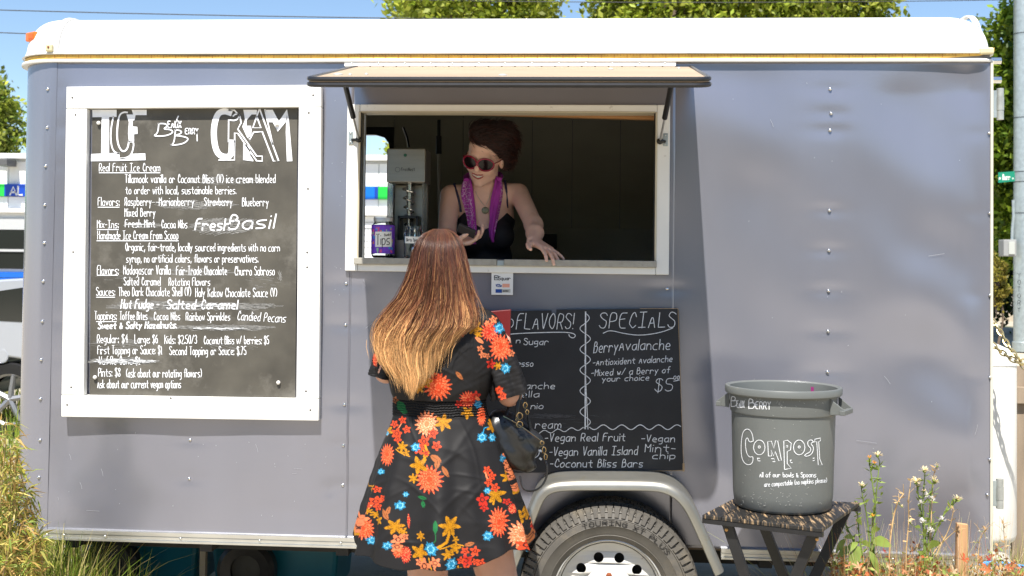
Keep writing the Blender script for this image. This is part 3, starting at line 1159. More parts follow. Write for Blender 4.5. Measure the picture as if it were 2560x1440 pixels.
for s in strokes_px('DISC', 1258, 1271, 729, 3): ribbon(mb, s, 1.2, pl(YS - .0004))
mb.build('print_black', mat('print_black'), stk)

# scratches, chips and streaks on the paint
gs = random.Random(12)
mb = MB()
PW = lambda px, py: at(px, py) + Vector((0, -.0048 + float(wave(np.array([at(px, py).x]), np.array([at(px, py).z]))[0]), 0))
SC = [((172, 1135), (177, 1150)), ((253, 1172), (258, 1190)), ((200, 1205), (206, 1222)), ((146, 1242), (148, 1250)), ((735, 1170), (756, 1172)), ((731, 1183), (742, 1183)), ((218, 1275), (250, 1277)), ((2210, 940), (2225, 960)),
      ((915, 820), (938, 800)), ((910, 700), (914, 716)), ((2432, 1085), (2440, 1060)), ((2140, 1100), (2190, 1107)), ((1100, 1310), (1102, 1322)), ((640, 1110), (646, 1130)), ((1925, 300), (1932, 318)), ((2320, 640), (2360, 634))]
for a, b in SC:
    ribbon(mb, [a, ((a[0] + b[0]) / 2 + 1, (a[1] + b[1]) / 2), b], .7, PW)
for _ in range(60):
    x_, y_ = gs.choice(((gs.uniform(830, 870), gs.uniform(250, 800)), (gs.uniform(150, 860), gs.uniform(1070, 1310)), (gs.uniform(1820, 2460), gs.uniform(180, 1300))))
    ribbon(mb, [(x_, y_), (x_ + gs.uniform(-1.5, 1.5), y_ + gs.uniform(.8, 2.5))], gs.uniform(.7, 1.2), PW)
mb.build('scratches', mat('bare_scratch', (.34, .34, .36), rough=.5), trailer, kind='stuff')

# ================================================================== YELLOW TAPE along the rail
mb = MB()
path = [(x, y) for x, y in outline(-.006, 8)]
k1 = 9
seg = path[0:k1 + 1]
pts = [(XN - .006, .5)] + seg[:k1]
x = pts[-1][0]
while x < XR - .06:
    x += .02
    pts.append((x, -.0065))
pts += [(XR - .02, -.012), (XR + .006, -.006)]
vs, fs = [], []
cumul = 0
for i, (x, y) in enumerate(pts):
    zz = (ZT + ZR) / 2 + .0008 + .0012 * math.sin(x * 5.1) + .0008 * math.sin(x * 17) - .0006
    if x > 1.3: zz += (x - 1.3) * .05
    if x > 1.47: zz += (x - 1.47) * .25
    tw = .0015 * math.sin(x * 9)
    vs += [(x, y - .0012 + tw - .001, zz - .0075), (x, y - .0012 - tw - .001, zz + .0075)]
for i in range(len(pts) - 1): fs.append((2 * i, 2 * i + 2, 2 * i + 3, 2 * i + 1))
mb.add(vs, fs)
m_tape = mat('tape_yellow', (.66, .40, .08), rough=.5, var=.15, vscale=25, spec=.4)
tape = mb.build('measuring_tape', m_tape, None, (-.4, -.01, ZT), label='long yellow measuring tape stretched along the rail under the white roof', cat='tape measure')
md = tape.modifiers.new('t', 'SOLIDIFY')
md.thickness = .0008
mb = MB()
i = 0
x = XS1
while x < XR - .07:
    zz = (ZT + ZR) / 2 + .0008 + .0012 * math.sin(x * 5.1) + .0008 * math.sin(x * 17) - .0006
    if x > 1.3: zz += (x - 1.3) * .05
    h = .0055 if i % 4 == 0 else (.0028 if i % 4 == 2 else .002)
    mb.box(x, x + (.0022 if i % 4 == 0 else .0015), -.0118, -.0112, zz + .0065 - 2 * h * (1 if i % 4 else 1.1), zz + .0065)
    x += .0125
    i += 1
mb.build('graduations', mat('tape_marks', (.30, .10, .02), rough=.6), tape, kind='stuff')

# ================================================================== MENU BOARD
def quad_xz(q, Y): return [(at(px, py, Y).x, at(px, py, Y).z) for px, py in q]
mbz = at(480, 630, 0)
menu = thing('menu_board', (mbz.x, -.02, mbz.z), 'tall hand lettered chalkboard menu in a white plank frame left of the hatch', 'menu board')
YP, YBD = -.040, -.014
mb = MB()
mb.hexa(quad_xz([(224, 995), (738, 1000), (744, 262), (231, 262)], YBD), YBD, -.006)
m_board = mat('weathered_chalkboard', (.080, .073, .058), rough=.62, var=.38, vscale=5.5, dirt=(.135, .125, .105), dscale=3.4, damount=.48, bump=.0002, bscale=90)
board = mb.build('board', m_board, menu)
for q in ([(153, 1042), (796, 1052), (797, 997.5), (153, 988)], [(153.5, 987), (209, 988), (217, 272), (165, 272)],
          [(741, 996.5), (797, 997), (803, 268), (747, 266)], [(165.5, 271), (803, 267), (803, 212), (166, 217)]):
    P = quad_xz(q, YP)
    mb = MB()
    mb.hexa(P, YP, -.006)
    mb.build('frame_plank', m_plank, menu, bevel=.0025)
nb = MB()
nb.lathe([(.0042, -.0008), (.003, -.0014), (.0001, -.0014)], (0, 0, 0), 8, 'y')
nme = nb.mesh('nail_head')
nme.materials.append(mat('dull_nail', (.12, .11, .10), rough=.5, metal=.5))
for px, py in ((181, 244), (783, 238), (189, 287), (772, 282), (770, 472), (768, 668), (768, 631), (178, 968), (765, 978), (427, 995), (168, 1012), (776, 1025), (183, 630)):
    p = at(px, py, YP)
    o = screw(p + Vector((0, 0, 0)), menu, 1.0, nme)
    o.name = 'nail_head'
wb = MB()
wb.lathe([(.001, .004), (.0045, 0), (.0095, -.006), (.0098, -.010), (.007, -.0135), (.0001, -.0145)], (0, 0, 0), 14, 'y')
wme = wb.mesh('pin')
wme.materials.append(m_white)
wme.shade_smooth()
for px, py in ((248, 308), (693, 311), (239, 943), (697, 956)):
    o = screw(at(px, py, YBD), menu, .8, wme)
    o.name = 'board_pin'
YT = YBD - .0012
P1 = pl(YT)


def text_block(name, lines, m, parent, place, lean=0.0):
    mb = MB()
    for t, x0, x1, base, cap, w, *sl in lines:
        for s in strokes_px(t, x0, x1, base, cap, sl[0] if sl else 0.0, lean=lean):
            ribbon(mb, s, w, place)
    return mb.build(name, m, parent, kind='stuff')


HEAD = [('Real Fruit Ice Cream', 248, 400, 428, 20), ('Flavors:', 245, 298, 514, 21), ('Mix-Ins:', 243, 296, 570, 20), ('Handmade Ice Cream From Scoop', 244, 445, 598, 21),
        ('Flavors:', 243, 296, 686, 22), ('Sauces:', 241, 287, 739, 21), ('Toppings:', 237, 291, 799, 21)]
BODY = [('Tillamook vanilla or Coconut Bliss (V) ice cream blended', 313, 688, 457, 21), ('to order with local, sustainable berries.', 314, 590, 485, 20),
        ('Raspberry', 312, 378, 514, 21), ('Marionberry', 398, 485, 514, 21), ('Strawberry', 511, 580, 514, 20), ('Blueberry', 606, 671, 515, 21), ('Mixed Berry', 312, 388, 541, 21),
        ('Fresh Mint', 313, 387, 568, 19), ('Cocoa Nibs', 404, 468, 570, 20), ('Organic, fair-trade, locally sourced ingredients with no corn', 314, 699, 627, 20, .004),
        ('syrup, no artificial colors, flavors or preservatives.', 316, 645, 656, 20), ('Madagascar Vanilla', 309, 426, 686, 23), ('Fair-Trade Chocolate', 441, 567, 687, 22),
        ('Churro Sabroso', 587, 686, 688, 22), ('Salted Caramel', 310, 401, 713, 20), ('Rotating Flavors', 422, 525, 714, 20), ('Theo Dark Chocolate Shell (V)', 297, 477, 740, 22),
        ('Holy Kakow Chocolate Sauce (V)', 489, 692, 742, 22), ('Toffee Bites', 300, 368, 799, 20), ('Cocoa Nibs', 385, 450, 800, 20), ('Rainbow Sprinkles', 465, 575, 801, 20),
        ('Regular: $4', 243, 319, 857, 21), ('Large: $6', 337, 394, 858, 21), ('Kids: $2.50/3', 412, 492, 859, 21), ('Coconut Bliss w/ berries: $5', 510, 672, 860, 20),
        ('First Topping or Sauce: $1', 244, 405, 885, 21), ('Second Topping or Sauce: $.75', 424, 615, 887, 21), ('Waffle Cone $1', 248, 350, 911, 20),
        ('Pints: $8', 246, 301, 941, 21), ('(ask about our rotating flavors)', 316, 504, 943, 21), ('Ask about our current vegan options', 244, 452, 970, 21)]
text_block('menu_lettering', [(t, a, b, y, c, 1.6, *r) for t, a, b, y, c, *r in HEAD + BODY], m_paintpen, board, P1)
mb = MB()
for x0, x1, y in ((248, 400, 432), (245, 298, 518), (243, 296, 574), (242, 446, 602), (243, 294, 688), (241, 287, 743), (241, 291, 804)):
    ribbon(mb, [(x0, y), (x1, y)], 1.9, P1)
mb.build('underlines', m_paintpen, board, kind='stuff')
text_block('script_lettering', [('Fresh', 488, 572, 575, 28, 3.6), ('Basil', 572, 684, 573, 36, 3.8, -.02), ('Hot Fudge -', 302, 396, 771, 22, 2.6), ('Salted Caramel', 417, 592, 772, 22, 2.8),
                                ('Candied Pecans', 593, 713, 800, 22, 1.6, .05), ('Sweet & Salty Hazelnuts.', 245, 441, 822, 16, 3.0, -.01)], m_paintpen, board, P1, lean=.15)
# big block letters
Z = lambda pts: [(200 + x / 3.6, 250 + y / 3.6) for x, y in pts]
mb = MB()
P2 = pl(YT - .0006)
def fill(pts, place=P2):
    q = Z(pts)
    mb.add([place(*p) for p in q], [tuple(range(len(q)))])
def ln(pts, w, smooth=True, place=P2):
    q = Z(pts)
    ribbon(mb, chaikin(q) if smooth else q, w, place)
fill([(330, 152), (330, 88), (110, 88), (112, 155)])
fill([(262, 482), (262, 152), (195, 152), (190, 486)])
fill([(358, 548), (355, 474), (100, 486), (98, 551)])
fill([(590, 541), (587, 480), (468, 484), (440, 518), (360, 524), (359, 547)])
ln([(300, 150), (280, 250), (275, 340), (285, 420), (305, 465), (350, 484)], 3.6)
ln([(360, 525), (405, 523), (450, 505), (475, 460), (487, 375), (440, 375)], 3.6)
ln([(425, 112), (395, 108), (355, 130), (338, 220), (332, 330), (345, 410), (375, 460), (405, 462), (430, 430), (440, 375)], 4.2)
fill([(440, 375), (487, 375), (486, 308), (518, 305), (516, 242), (500, 240), (474, 238), (474, 186), (492, 180), (500, 136), (600, 136), (600, 88), (465, 88), (478, 130), (418, 130), (440, 200), (432, 300)][::1])
ln([(1350, 115), (1300, 98), (1240, 118), (1207, 220), (1203, 340), (1225, 460), (1275, 512), (1362, 512), (1366, 376)], 15)
ln([(1338, 178), (1336, 378), (1392, 376), (1390, 540), (1250, 540)], 3.4, False)
ln([(1378, 145), (1400, 125), (1432, 130), (1430, 158), (1400, 186), (1342, 180)], 3.6)
ln([(1392, 376), (1392, 296), (1420, 300), (1590, 548), (1640, 550), (1640, 505), (1590, 505), (1420, 262), (1450, 205), (1440, 150), (1390, 92), (1340, 92)], 3.6, False)
fill([(1532, 500), (1530, 420), (1470, 390), (1468, 540), (1560, 552), (1560, 540)][::-1])
fill([(1545, 270), (1538, 232), (1500, 232), (1500, 180), (1545, 130), (1590, 130), (1592, 88), (1470, 88), (1485, 180), (1460, 240), (1500, 330), (1540, 380), (1512, 340), (1540, 318)])
ln([(1612, 88), (1590, 150), (1555, 250), (1628, 250), (1592, 150)], 3.8, False)
ln([(1618, 84), (1788, 550), (1742, 550), (1640, 285), (1562, 290), (1530, 350)], 3.8, False)
fill([(1780, 285), (1866, 180), (1862, 84), (1790, 192), (1735, 88), (1664, 88), (1700, 200), (1735, 200)])
fill([(1862, 552), (1912, 550), (1880, 180), (1864, 84), (1856, 190), (1852, 290)])
ln([(1664, 88), (1735, 400)], 3.4, False)
mb.build('block_lettering', m_paintpen, board, kind='stuff')
Z2 = lambda pts: [(200 + x / 3.6, 250 + y / 3.6) for x, y in pts]
mb = MB()
for s in strokes_px('EAUX', 419, 453, 319, 16): ribbon(mb, s, 2.6, P2)
for s in strokes_px('ERRY', 463, 495, 335, 14): ribbon(mb, s, 2.4, P2)
ln([(710, 210), (700, 300), (655, 325), (760, 325), (820, 305), (838, 285), (815, 265), (745, 262), (790, 235), (770, 212), (705, 212)], 3.2)
ln([(860, 268), (845, 400), (795, 410), (920, 398), (970, 365), (972, 340), (900, 322), (850, 322), (915, 300), (910, 275), (855, 268)], 3.2)
ln([(880, 210), (868, 180), (885, 145)], 3)
ln([(1052, 285), (1055, 368)], 2.6)
mb.build('brand_lettering', m_paintpen, board, kind='stuff')


def smudge(name, parent, place, spots, m, seed=1):
    g = random.Random(seed)
    mb = MB()
    for cx, cy, rx, ry, n, w, ang in spots:
        for _ in range(n):
            a, r = g.uniform(0, 6.28), math.sqrt(g.random())
            x, y = cx + rx * r * math.cos(a), cy + ry * r * math.sin(a)
            L = rx * g.uniform(.12, .5) * (1 - .6 * r)
            t = ang + g.uniform(-.1, .1)
            b = g.uniform(-.25, .25)
            pts = [(x + L * (k - 2) / 2, y + math.tan(t) * L * (k - 2) / 2 + b * L * .3 * ((k - 2) / 2) ** 2) for k in range(5)]
            ribbon(mb, pts, w * g.uniform(.5, 1.2), place)
    return mb.build(name, m, parent, kind='stuff')
m_smear = mat('chalk_smear', (.27, .265, .25), rough=.9, var=.3, vscale=200)
smudge('chalk_smears', board, pl(YT + .0006), [(560, 565, 78, 20, 210, .9, -.25), (560, 452, 90, 9, 60, .7, .1), (460, 512, 70, 12, 110, .8, .15), (360, 563, 50, 7, 60, .8, 0), (535, 510, 55, 8, 40, .8, 0),
                                              (420, 764, 150, 11, 190, .9, .02), (600, 766, 95, 9, 120, .9, .02), (560, 819, 125, 6, 120, .9, .03), (310, 902, 90, 7, 120, 1.1, -.02), (500, 680, 80, 10, 70, .7, .02),
                                              (700, 690, 6, 14, 26, .8, 1.2), (345, 797, 45, 8, 50, .7, .05), (300, 690, 60, 20, 30, .6, .1), (300, 860, 70, 14, 50, .6, .12), (580, 862, 60, 20, 30, .5, .3),
                                              (660, 700, 40, 25, 26, .5, .1)], m_smear)
smudge('chalk_strikes', board, pl(YT - .0012), [(305, 903, 78, 5, 60, 1.5, -.02), (500, 764, 85, 3, 20, 1.2, .02), (350, 561, 40, 1.5, 12, 1, .0), (545, 507, 38, 1.5, 12, 1, 0), (390, 506, 10, 1.2, 6, 1.4, .1), (560, 821, 80, 1.5, 20, 1.2, .03)], m_chalk, 5)
smudge('dark_smudges', board, pl(YBD - .0004), [], m_smear)
bpy.data.objects.remove(bpy.data.objects['dark_smudges'])

# ================================================================== SPECIALS BOARD
def YS2(py): return -.026 - .020 * (py - 772) / 410.0
def P3(px, py, off=0.0012):
    d = ray(px, py)
    # plane through y=YS2
    p0, p1, p2 = at(1400, 772, YS2(772)), at(1400, 1183, YS2(1183)), at(1700, 772, YS2(772))
    nn = (p1 - p0).cross(p2 - p0).normalized()
    if nn.y > 0: nn = -nn
    t = (p0 + nn * off - CAM).dot(nn) / d.dot(nn)
    return CAM + d * t
bc = P3(1450, 1183, 0)
spec = thing('specials_board', bc, 'black chalkboard of flavors and specials leaning on the fender below the hatch', 'chalkboard')
q = [(1165, 1184), (1709, 1177), (1708, 1170), (1697, 776), (1694, 771), (1391, 774), (1390, 786), (1384, 789), (1379, 782), (1379, 776), (1165, 779)]
A_ = [P3(*p, 0) for p in q]
B_ = [p + Vector((0, .007, 0)) for p in A_]
n = len(q)
mb = MB()
mb.add(A_ + B_, [tuple(range(n)), tuple(range(2 * n - 1, n - 1, -1))] + [(i, i + n, (i + 1) % n + n, (i + 1) % n) for i in range(n)])
sboard = mb.build('board', mat('chalkboard_black', (.016, .016, .018), rough=.55, var=.3, vscale=6, dirt=(.035, .034, .034), dscale=3, damount=.42), spec)
mb = MB()
for a, b in (((1690, 1176.5), (1709, 1175)), ((1400, 1181), (1709, 1176.3)), ((1695, 772), (1709, 1170)), ((1600, 771.5), (1694, 771.3)), ((1709, 1160), (1709, 1177))):
    ribbon(mb, [a, b], 1.1 if a[1] != 1160 else 5, lambda x, y: P3(x, y, .0006))
mb.build('worn_edge', mat('bare_board_edge', (.40, .27, .15), rough=.8, var=.3, vscale=50), sboard)
L3 = [('FLAVORS!', 1291, 1432, 822, 38, 2.5), ('O', 1268, 1282, 818, 20, 2.4), ('SPECIALS', 1498, 1686, 820, 38, 2.5, -.01), ('Sugar', 1309, 1370, 862, 16, 2.3), ('n', 1290, 1300, 858, 14, 2.2),
      ('esso', 1293, 1332, 916, 16, 2.2), ('anche', 1314, 1386, 972, 16, 2.2), ('ella', 1303, 1347, 993, 16, 2.2), ('nio', 1327, 1357, 1022, 15, 2.2), ('ream', 1338, 1402, 1071, 20, 2.2),
      ('Berry', 1484, 1543, 882, 28, 2.5, -.06), ('Avalanche', 1548, 1674, 876, 26, 2.4, -.02), ('-Antioxident Avalanche', 1482, 1680, 914, 16, 2.1, -.05), ('-Mixed w/ a Berry of', 1478, 1674, 940, 16, 2.1, -.04),
      ('your choice', 1505, 1622, 954, 14, 2.1, -.03), ('$5', 1637, 1680, 978, 32, 2.3), ('oo', 1684, 1698, 948, 14, 2.0), ('-Vegan Real Fruit', 1362, 1562, 1104, 20, 2.5, -.01), ('-Vegan', 1603, 1686, 1105, 18, 2.4),
      ('-Vegan Vanilla Island', 1373, 1593, 1140, 22, 2.4, -.015), ('Mint-', 1612, 1687, 1130, 20, 2.4), ('chip', 1631, 1687, 1147, 16, 2.4), ('-Coconut Bliss Bars', 1375, 1606, 1168, 20, 2.5), ('D', 1328, 1346, 1146, 28, 2.4)]
text_block('chalk_lettering', [(a, b, c, d, e, w * .72, *r) for a, b, c, d, e, w, *r in L3], m_chalk, sboard, P3, lean=.12)
mb = MB()
ribbon(mb, chaikin([(1262, 837), (1300, 833), (1400, 830), (1430, 832), (1440, 838), (1434, 846), (1424, 842), (1422, 836)]), 2, P3)
ribbon(mb, chaikin([(1508, 833), (1525, 825), (1560, 834), (1600, 839), (1650, 832), (1682, 820)]), 1.8, P3)
ribbon(mb, [(1464, 780), (1463, 1072)], 3.2, P3)
ribbon(mb, [(1462, 900), (1470, 1073)], 1.8, P3)
ribbon(mb, [(1463 + 13 * math.sin(t / 26.0 * math.pi) * (1 if t > 30 else .8), 782 + t) for t in range(0, 290, 3)], 1.8, P3)
ribbon(mb, [(1474 + t, 1068 + 6 * math.sin(t / 23.0 * math.pi)) for t in range(0, 232, 4)], 2.0, P3)
ribbon(mb, [(1335 + t, 1082 - t * .09 + 4 * math.sin(t / 17.0 * math.pi)) for t in range(0, 125, 3)], 1.7, P3)
ribbon(mb, [(1684, 953), (1699, 950)], 1.6, P3)
for y in (1126, 1146): ribbon(mb, [(1350, y), (1353, y + 2)], 5, P3)
mb.build('chalk_flourishes', m_chalk, sboard, kind='stuff')
smudge('chalk_smears', sboard, lambda x, y: P3(x, y, .0007), [(1370, 1040, 62, 6, 60, .6, .03), (1440, 1050, 60, 20, 12, .4, 0)], mat('faint_smear', (.09, .09, .095), rough=.9), 4)

# ================================================================== COMPOST BIN on the folding table
BY = -.47
bc = at(1958, 957, BY)
BX = bc.x
zr = 1.153
z0 = .742
bin_ = thing('compost_bin', (BX, BY, z0), 'round grey plastic compost bin with chalk writing on the little black table', 'bin')
m_bin = mat('grey_bin_plastic', (.128, .135, .128), rough=.42, var=.06, vscale=8, bump=.0002, bscale=90, dirt=(.19, .19, .17), dscale=9, damount=.38, spec=.4)
zc_ = 1.068
mb = MB()
mb.lathe([(.0001, z0), (.150, z0), (.158, z0 + .004), (.163, z0 + .012), (.1675, z0 + .05), (.1745, zc_ - .004), (.1785, zc_ - .002), (.1795, zc_ + .002), (.1815, zr - .026), (.1925, zr - .026), (.1965, zr - .022), (.1975, zr - .004),
          (.195, zr), (.189, zr + .001), (.181, zr - .004), (.178, zr - .02), (.171, zc_), (.16, z0 + .02), (.0001, z0 + .015)], (BX, BY, 0), 96, 'z')
body = mb.build('body', m_bin, bin_, smooth=True, angle=38)
for sgn in (1, -1):
    a0 = R(-28) if sgn > 0 else R(152)
    ca, sa = math.cos(a0), math.sin(a0)
    def HP(r, t, z): return (BX + r * ca - t * sa, BY + r * sa + t * ca, z)
    mb = MB()
    for t in (-.047, .047):
        vs = [HP(.176, t * 1.0, zr - .028), HP(.176, t, zc_ + .002), HP(.224, t * .92, zc_ + .006), HP(.224, t * .92, zc_ + .022)]
        vs2 = [HP(.176, t + .004, zr - .028), HP(.176, t + .004, zc_ + .002), HP(.224, t * .92 + .004, zc_ + .006), HP(.224, t * .92 + .004, zc_ + .022)]
        mb.add(vs + vs2, [(0, 1, 2, 3), (7, 6, 5, 4), (0, 4, 5, 1), (1, 5, 6, 2), (2, 6, 7, 3), (3, 7, 4, 0)])
    vs = [HP(r, t, z) for r in (.208, .226) for t in (-.05, .05) for z in (zc_ + .004, zc_ + .020)]
    mb.add(vs, [(0, 1, 3, 2), (4, 6, 7, 5), (0, 4, 5, 1), (2, 3, 7, 6), (0, 2, 6, 4), (1, 5, 7, 3)])
    mb.build('handle', m_bin, bin_, bevel=.002)


def onbin(px, py, off=.0009):
    """the point of the bin's side under the photo pixel"""
    d = ray(px, py)
    z = 1.0
    for _ in range(4):
        r = (.1795 + (z - zc_) * .028 if z > zc_ else .1675 + (z - z0 - .05) * .0285) + off
        ox, oy = CAM.x - BX, CAM.y - BY
        A = d.x ** 2 + d.y ** 2
        B = 2 * (ox * d.x + oy * d.y)
        C = ox * ox + oy * oy - r * r
        D = B * B - 4 * A * C
        if D < 0: D = 0
        t = (-B - math.sqrt(D)) / (2 * A)
        p = CAM + d * t
        z = p.z
    return p
text_block('chalk_lettering', [('B', 1828, 1842, 1016, 25, 2.0), ('EAUX', 1842, 1861, 1019, 17, 1.8), ('B', 1872, 1886, 1021, 24, 2.2), ('ERRY', 1889, 1926, 1022, 18, 2.0, .03),
                               ('All of our bowls & Spoons', 1899, 2040, 1193, 12, 1.6), ('are compostable (no napkins please)', 1911, 2067, 1217, 12, 1.4, -.07)], m_chalk, body, onbin)
mb = MB()
ZB_ = lambda pts: [(1740 + x / 2.667, 900 + y / 2.667) for x, y in pts]
def bl(pts, sm=True, w=1.7): ribbon(mb, chaikin(ZB_(pts), 2) if sm else ZB_(pts), w, onbin)
bl([(382, 540), (378, 500), (360, 465), (335, 458), (312, 480), (302, 540), (300, 610), (308, 665), (330, 695), (360, 700), (380, 680), (380, 640), (360, 650), (340, 630), (330, 580), (330, 530), (345, 515), (355, 550), (382, 540)])
for cx, cy, r in ((422, 583, 38), (422, 580, 7), (688, 583, 38), (688, 580, 7)):
    bl([(cx + r * math.cos(a * .349), cy + r * 1.3 * math.sin(a * .349) * (1 if r > 10 else .8)) for a in range(19)], False)
bl([(483, 640), (478, 545), (502, 540), (520, 590), (530, 538), (545, 540), (570, 670), (552, 672), (528, 610), (518, 640), (500, 600), (505, 640), (483, 640)], False)
bl([(590, 725), (585, 540), (610, 535), (635, 555), (630, 600), (608, 610), (608, 690), (635, 722), (590, 730)], False)
bl([(602, 572), (612, 570), (610, 582), (602, 580)], False)
bl([(782, 545), (770, 530), (745, 540), (745, 570), (768, 590), (760, 615), (735, 625), (720, 640), (750, 642), (778, 620), (785, 580), (765, 560), (775, 548), (795, 545)], True)
bl([(792, 540), (792, 528), (830, 520), (830, 538), (818, 545), (825, 660), (842, 700), (815, 700), (805, 545), (792, 545)], False)
bl([(410, 655), (520, 658), (528, 678), (412, 672), (410, 655)], False)
bl([(628, 668), (790, 654), (790, 670), (632, 685), (628, 668)], False)
mb.build('outlined_lettering', m_chalk, body, kind='stuff')
gs = random.Random(2)
mb = MB()
for _ in range(130):
    py_ = gs.choice((gs.gauss(1248, 14), gs.gauss(1000, 14), gs.uniform(985, 1265)))
    px_ = gs.uniform(1852, 2060)
    if py_ > 1268: continue
    ribbon(mb, [(px_, py_), (px_ + gs.uniform(-4, 4), py_ + gs.uniform(-2, 3))], gs.uniform(.5, 1.5), onbin)
mb.build('scuffs', mat('scuff_grey', (.33, .33, .31), rough=.8), body, kind='stuff')
p = onbin(2050, 955)
mb = MB()
mb.sheet(lambda a, b: (BX + (.1765) * math.cos(R(44 + a * 4)), BY + .1765 * math.sin(R(44 + a * 4)), zr - .045 + b * .03), 4, 3)
mb.build('paint_mark', mat('magenta_mark', (.30, .03, .16), rough=.6), body)

# folding table
ZTOP = z0 - .001
tl = [atz(1755, 1287, ZTOP), atz(2056, 1322, ZTOP), atz(2150, 1256, ZTOP), atz(1840, 1243, ZTOP)]
tcx = sum((p.x for p in tl)) / 4
tcy = sum((p.y for p in tl)) / 4
table = thing('folding_table', (tcx, tcy, 0), 'small black folding table with peeling slatted top under the compost bin', 'table')
m_peel = mat('peeling_black_paint', (.016, .015, .014), rough=.5, var=.2, vscale=10, bump=.0009, bscale=30, dirt=(.46, .31, .17), dscale=7, damount=.475, stretch=(15, 1.3, 1))
lf, rf, rb, lb = tl
NS = 6
for i in range(NS):
    a, b = (i + .012) / NS, (i + .985) / NS
    P = [lf.lerp(rf, a), lf.lerp(rf, b), lb.lerp(rb, b), lb.lerp(rb, a)]
    vs = [Vector((p.x, p.y, ZTOP)) for p in P] + [Vector((p.x, p.y, ZTOP - .012)) for p in P]
    mb = MB()
    mb.add(vs, [(0, 1, 2, 3), (7, 6, 5, 4), (0, 4, 5, 1), (1, 5, 6, 2), (2, 6, 7, 3), (3, 7, 4, 0)])
    mb.build('slat', m_peel, table, bevel=.0015)
m_leg = mat('black_painted_leg', (.014, .014, .015), rough=.4, var=.3, vscale=20)
for e0, e1 in ((lf, rf), (lb, rb)):
    v = (e1 - e0)
    d = v.normalized()
    side = Vector((-d.y, d.x, 0)) * (1 if e0 is lf else -1)
    mb = MB()
    P = [e0 + side * .002, e1 + side * .002, e1 + side * .022, e0 + side * .022]
    vs = [Vector((p.x, p.y, ZTOP - .0125)) for p in P] + [Vector((p.x, p.y, ZTOP - .028)) for p in P]
    mb.add(vs, [(0, 1, 2, 3), (7, 6, 5, 4), (0, 4, 5, 1), (1, 5, 6, 2), (2, 6, 7, 3), (3, 7, 4, 0)])
    mb.build('apron', m_leg, table, bevel=.001)
def legbox(A, B, w, t, name='leg'):
    d = (B - A).normalized()
    ex = (rf - lf).normalized()
    s_ = Vector((0, 0, 1)).cross(ex).normalized()
    u = d.cross(s_).normalized()
    vs = [P + u * a * w / 2 + s_ * b * t / 2 for P in (A, B) for a in (-1, 1) for b in (-1, 1)]
    mb = MB()
    mb.add(vs, [(0, 1, 3, 2), (4, 6, 7, 5), (0, 4, 5, 1), (2, 3, 7, 6), (0, 2, 6, 4), (1, 5, 7, 3)])
    return mb.build(name, m_leg, table, bevel=.0015)
sidev = Vector((-(rf - lf).normalized().y, (rf - lf).normalized().x, 0))
for (e0, e1, off) in ((lf, rf, 0), (lb, rb, -1)):
    s_ = sidev if off == 0 else -sidev
    A = e0.lerp(e1, .18) + s_ * .035
    B = e0.lerp(e1, .92) + s_ * .055
    for p, q2 in ((A, e0.lerp(e1, .86) + s_ * .035), (B, e0.lerp(e1, .16) + s_ * .055)):
        p, q2 = p.copy(), q2.copy()
        p.z, q2.z = ZTOP - .014, .0
        legbox(p, q2, .034, .018)
    for p in (A, B):
        bb_ = MB()
        bb_.lathe([(.0001, -.006), (.005, -.004), (.006, 0)], (p.x, p.y - .011, ZTOP - .045), 10, 'y')
        if off == 0: bb_.build('bolt', mat('brass_bolt', (.55, .30, .10), rough=.4, metal=.6), table, smooth=True)

# ================================================================== JARS on the ledge
m_glass = mat('jar_glass', (.93, .97, .96), rough=.03, transmission=1.0, ior=1.3, spec=.5)
def jar(px, Y, r, h, label, name='glass_jar'):
    p = at(px, 640, Y)
    x = p.x
    t = thing(name, (x, Y, LZ1 + .0006), label, 'jar')
    z = LZ1 + .0006
    pr = [(.0001, z + .002), (r * .8, z), (r * .97, z + .006), (r, z + .015), (r, z + h * .74), (r * .97, z + h * .80), (r * .80, z + h * .855), (r * .78, z + h * .87), (r * .82, z + h * .875), (r * .82, z + h * .89), (r * .785, z + h * .90),
          (r * .82, z + h * .91), (r * .82, z + h * .925), (r * .785, z + h * .94), (r * .80, z + h), (r * .74, z + h), (r * .73, z + h * .87), (r * .92, z + h * .78), (r * .95, z + .02), (r * .9, z + .01), (.0001, z + .009)]
    mb = MB()
    mb.lathe(pr, (x, Y, 0), 40, 'z')
    g = mb.build('glass', m_glass, t, smooth=True, angle=60)
    return t, x, z, g
tj, x, z, g = jar(957, .03, .0455, .162, 'glass tips jar with purple patterned wrap and white tag on the ledge', 'tip_jar')
def oncyl(cx, cy, r):
    def f(px, py):
        d = ray(px, py)
        ox, oy = CAM.x - cx, CAM.y - cy
        A = d.x ** 2 + d.y ** 2
        B = 2 * (ox * d.x + oy * d.y)
        C = ox * ox + oy * oy - r * r
        D = max(B * B - 4 * A * C, 0)
        return CAM + d * ((-B - math.sqrt(D)) / (2 * A))
    return f
zt_, zb_ = at(957, 563, .0).z, at(957, 634, 0).z
mb = MB()
mb.lathe([(.0462, zb_), (.0466, zb_), (.0466, zt_), (.0462, zt_)], (x, .03, 0), 40, 'z')
wrap = mb.build('wrap', mat('purple_wrap', (.16, .045, .50), rough=.45, var=.25, vscale=60), tj, smooth=True, angle=50)
f1, f2 = oncyl(x, .03, .0470), oncyl(x, .03, .0474)
g_ = random.Random(4)
cols = [('print_blue_light', (.02, .25, .6)), ('print_orange2', (.7, .2, .05)), ('print_pink', (.6, .08, .25)), ('print_mint', (.3, .5, .3))]
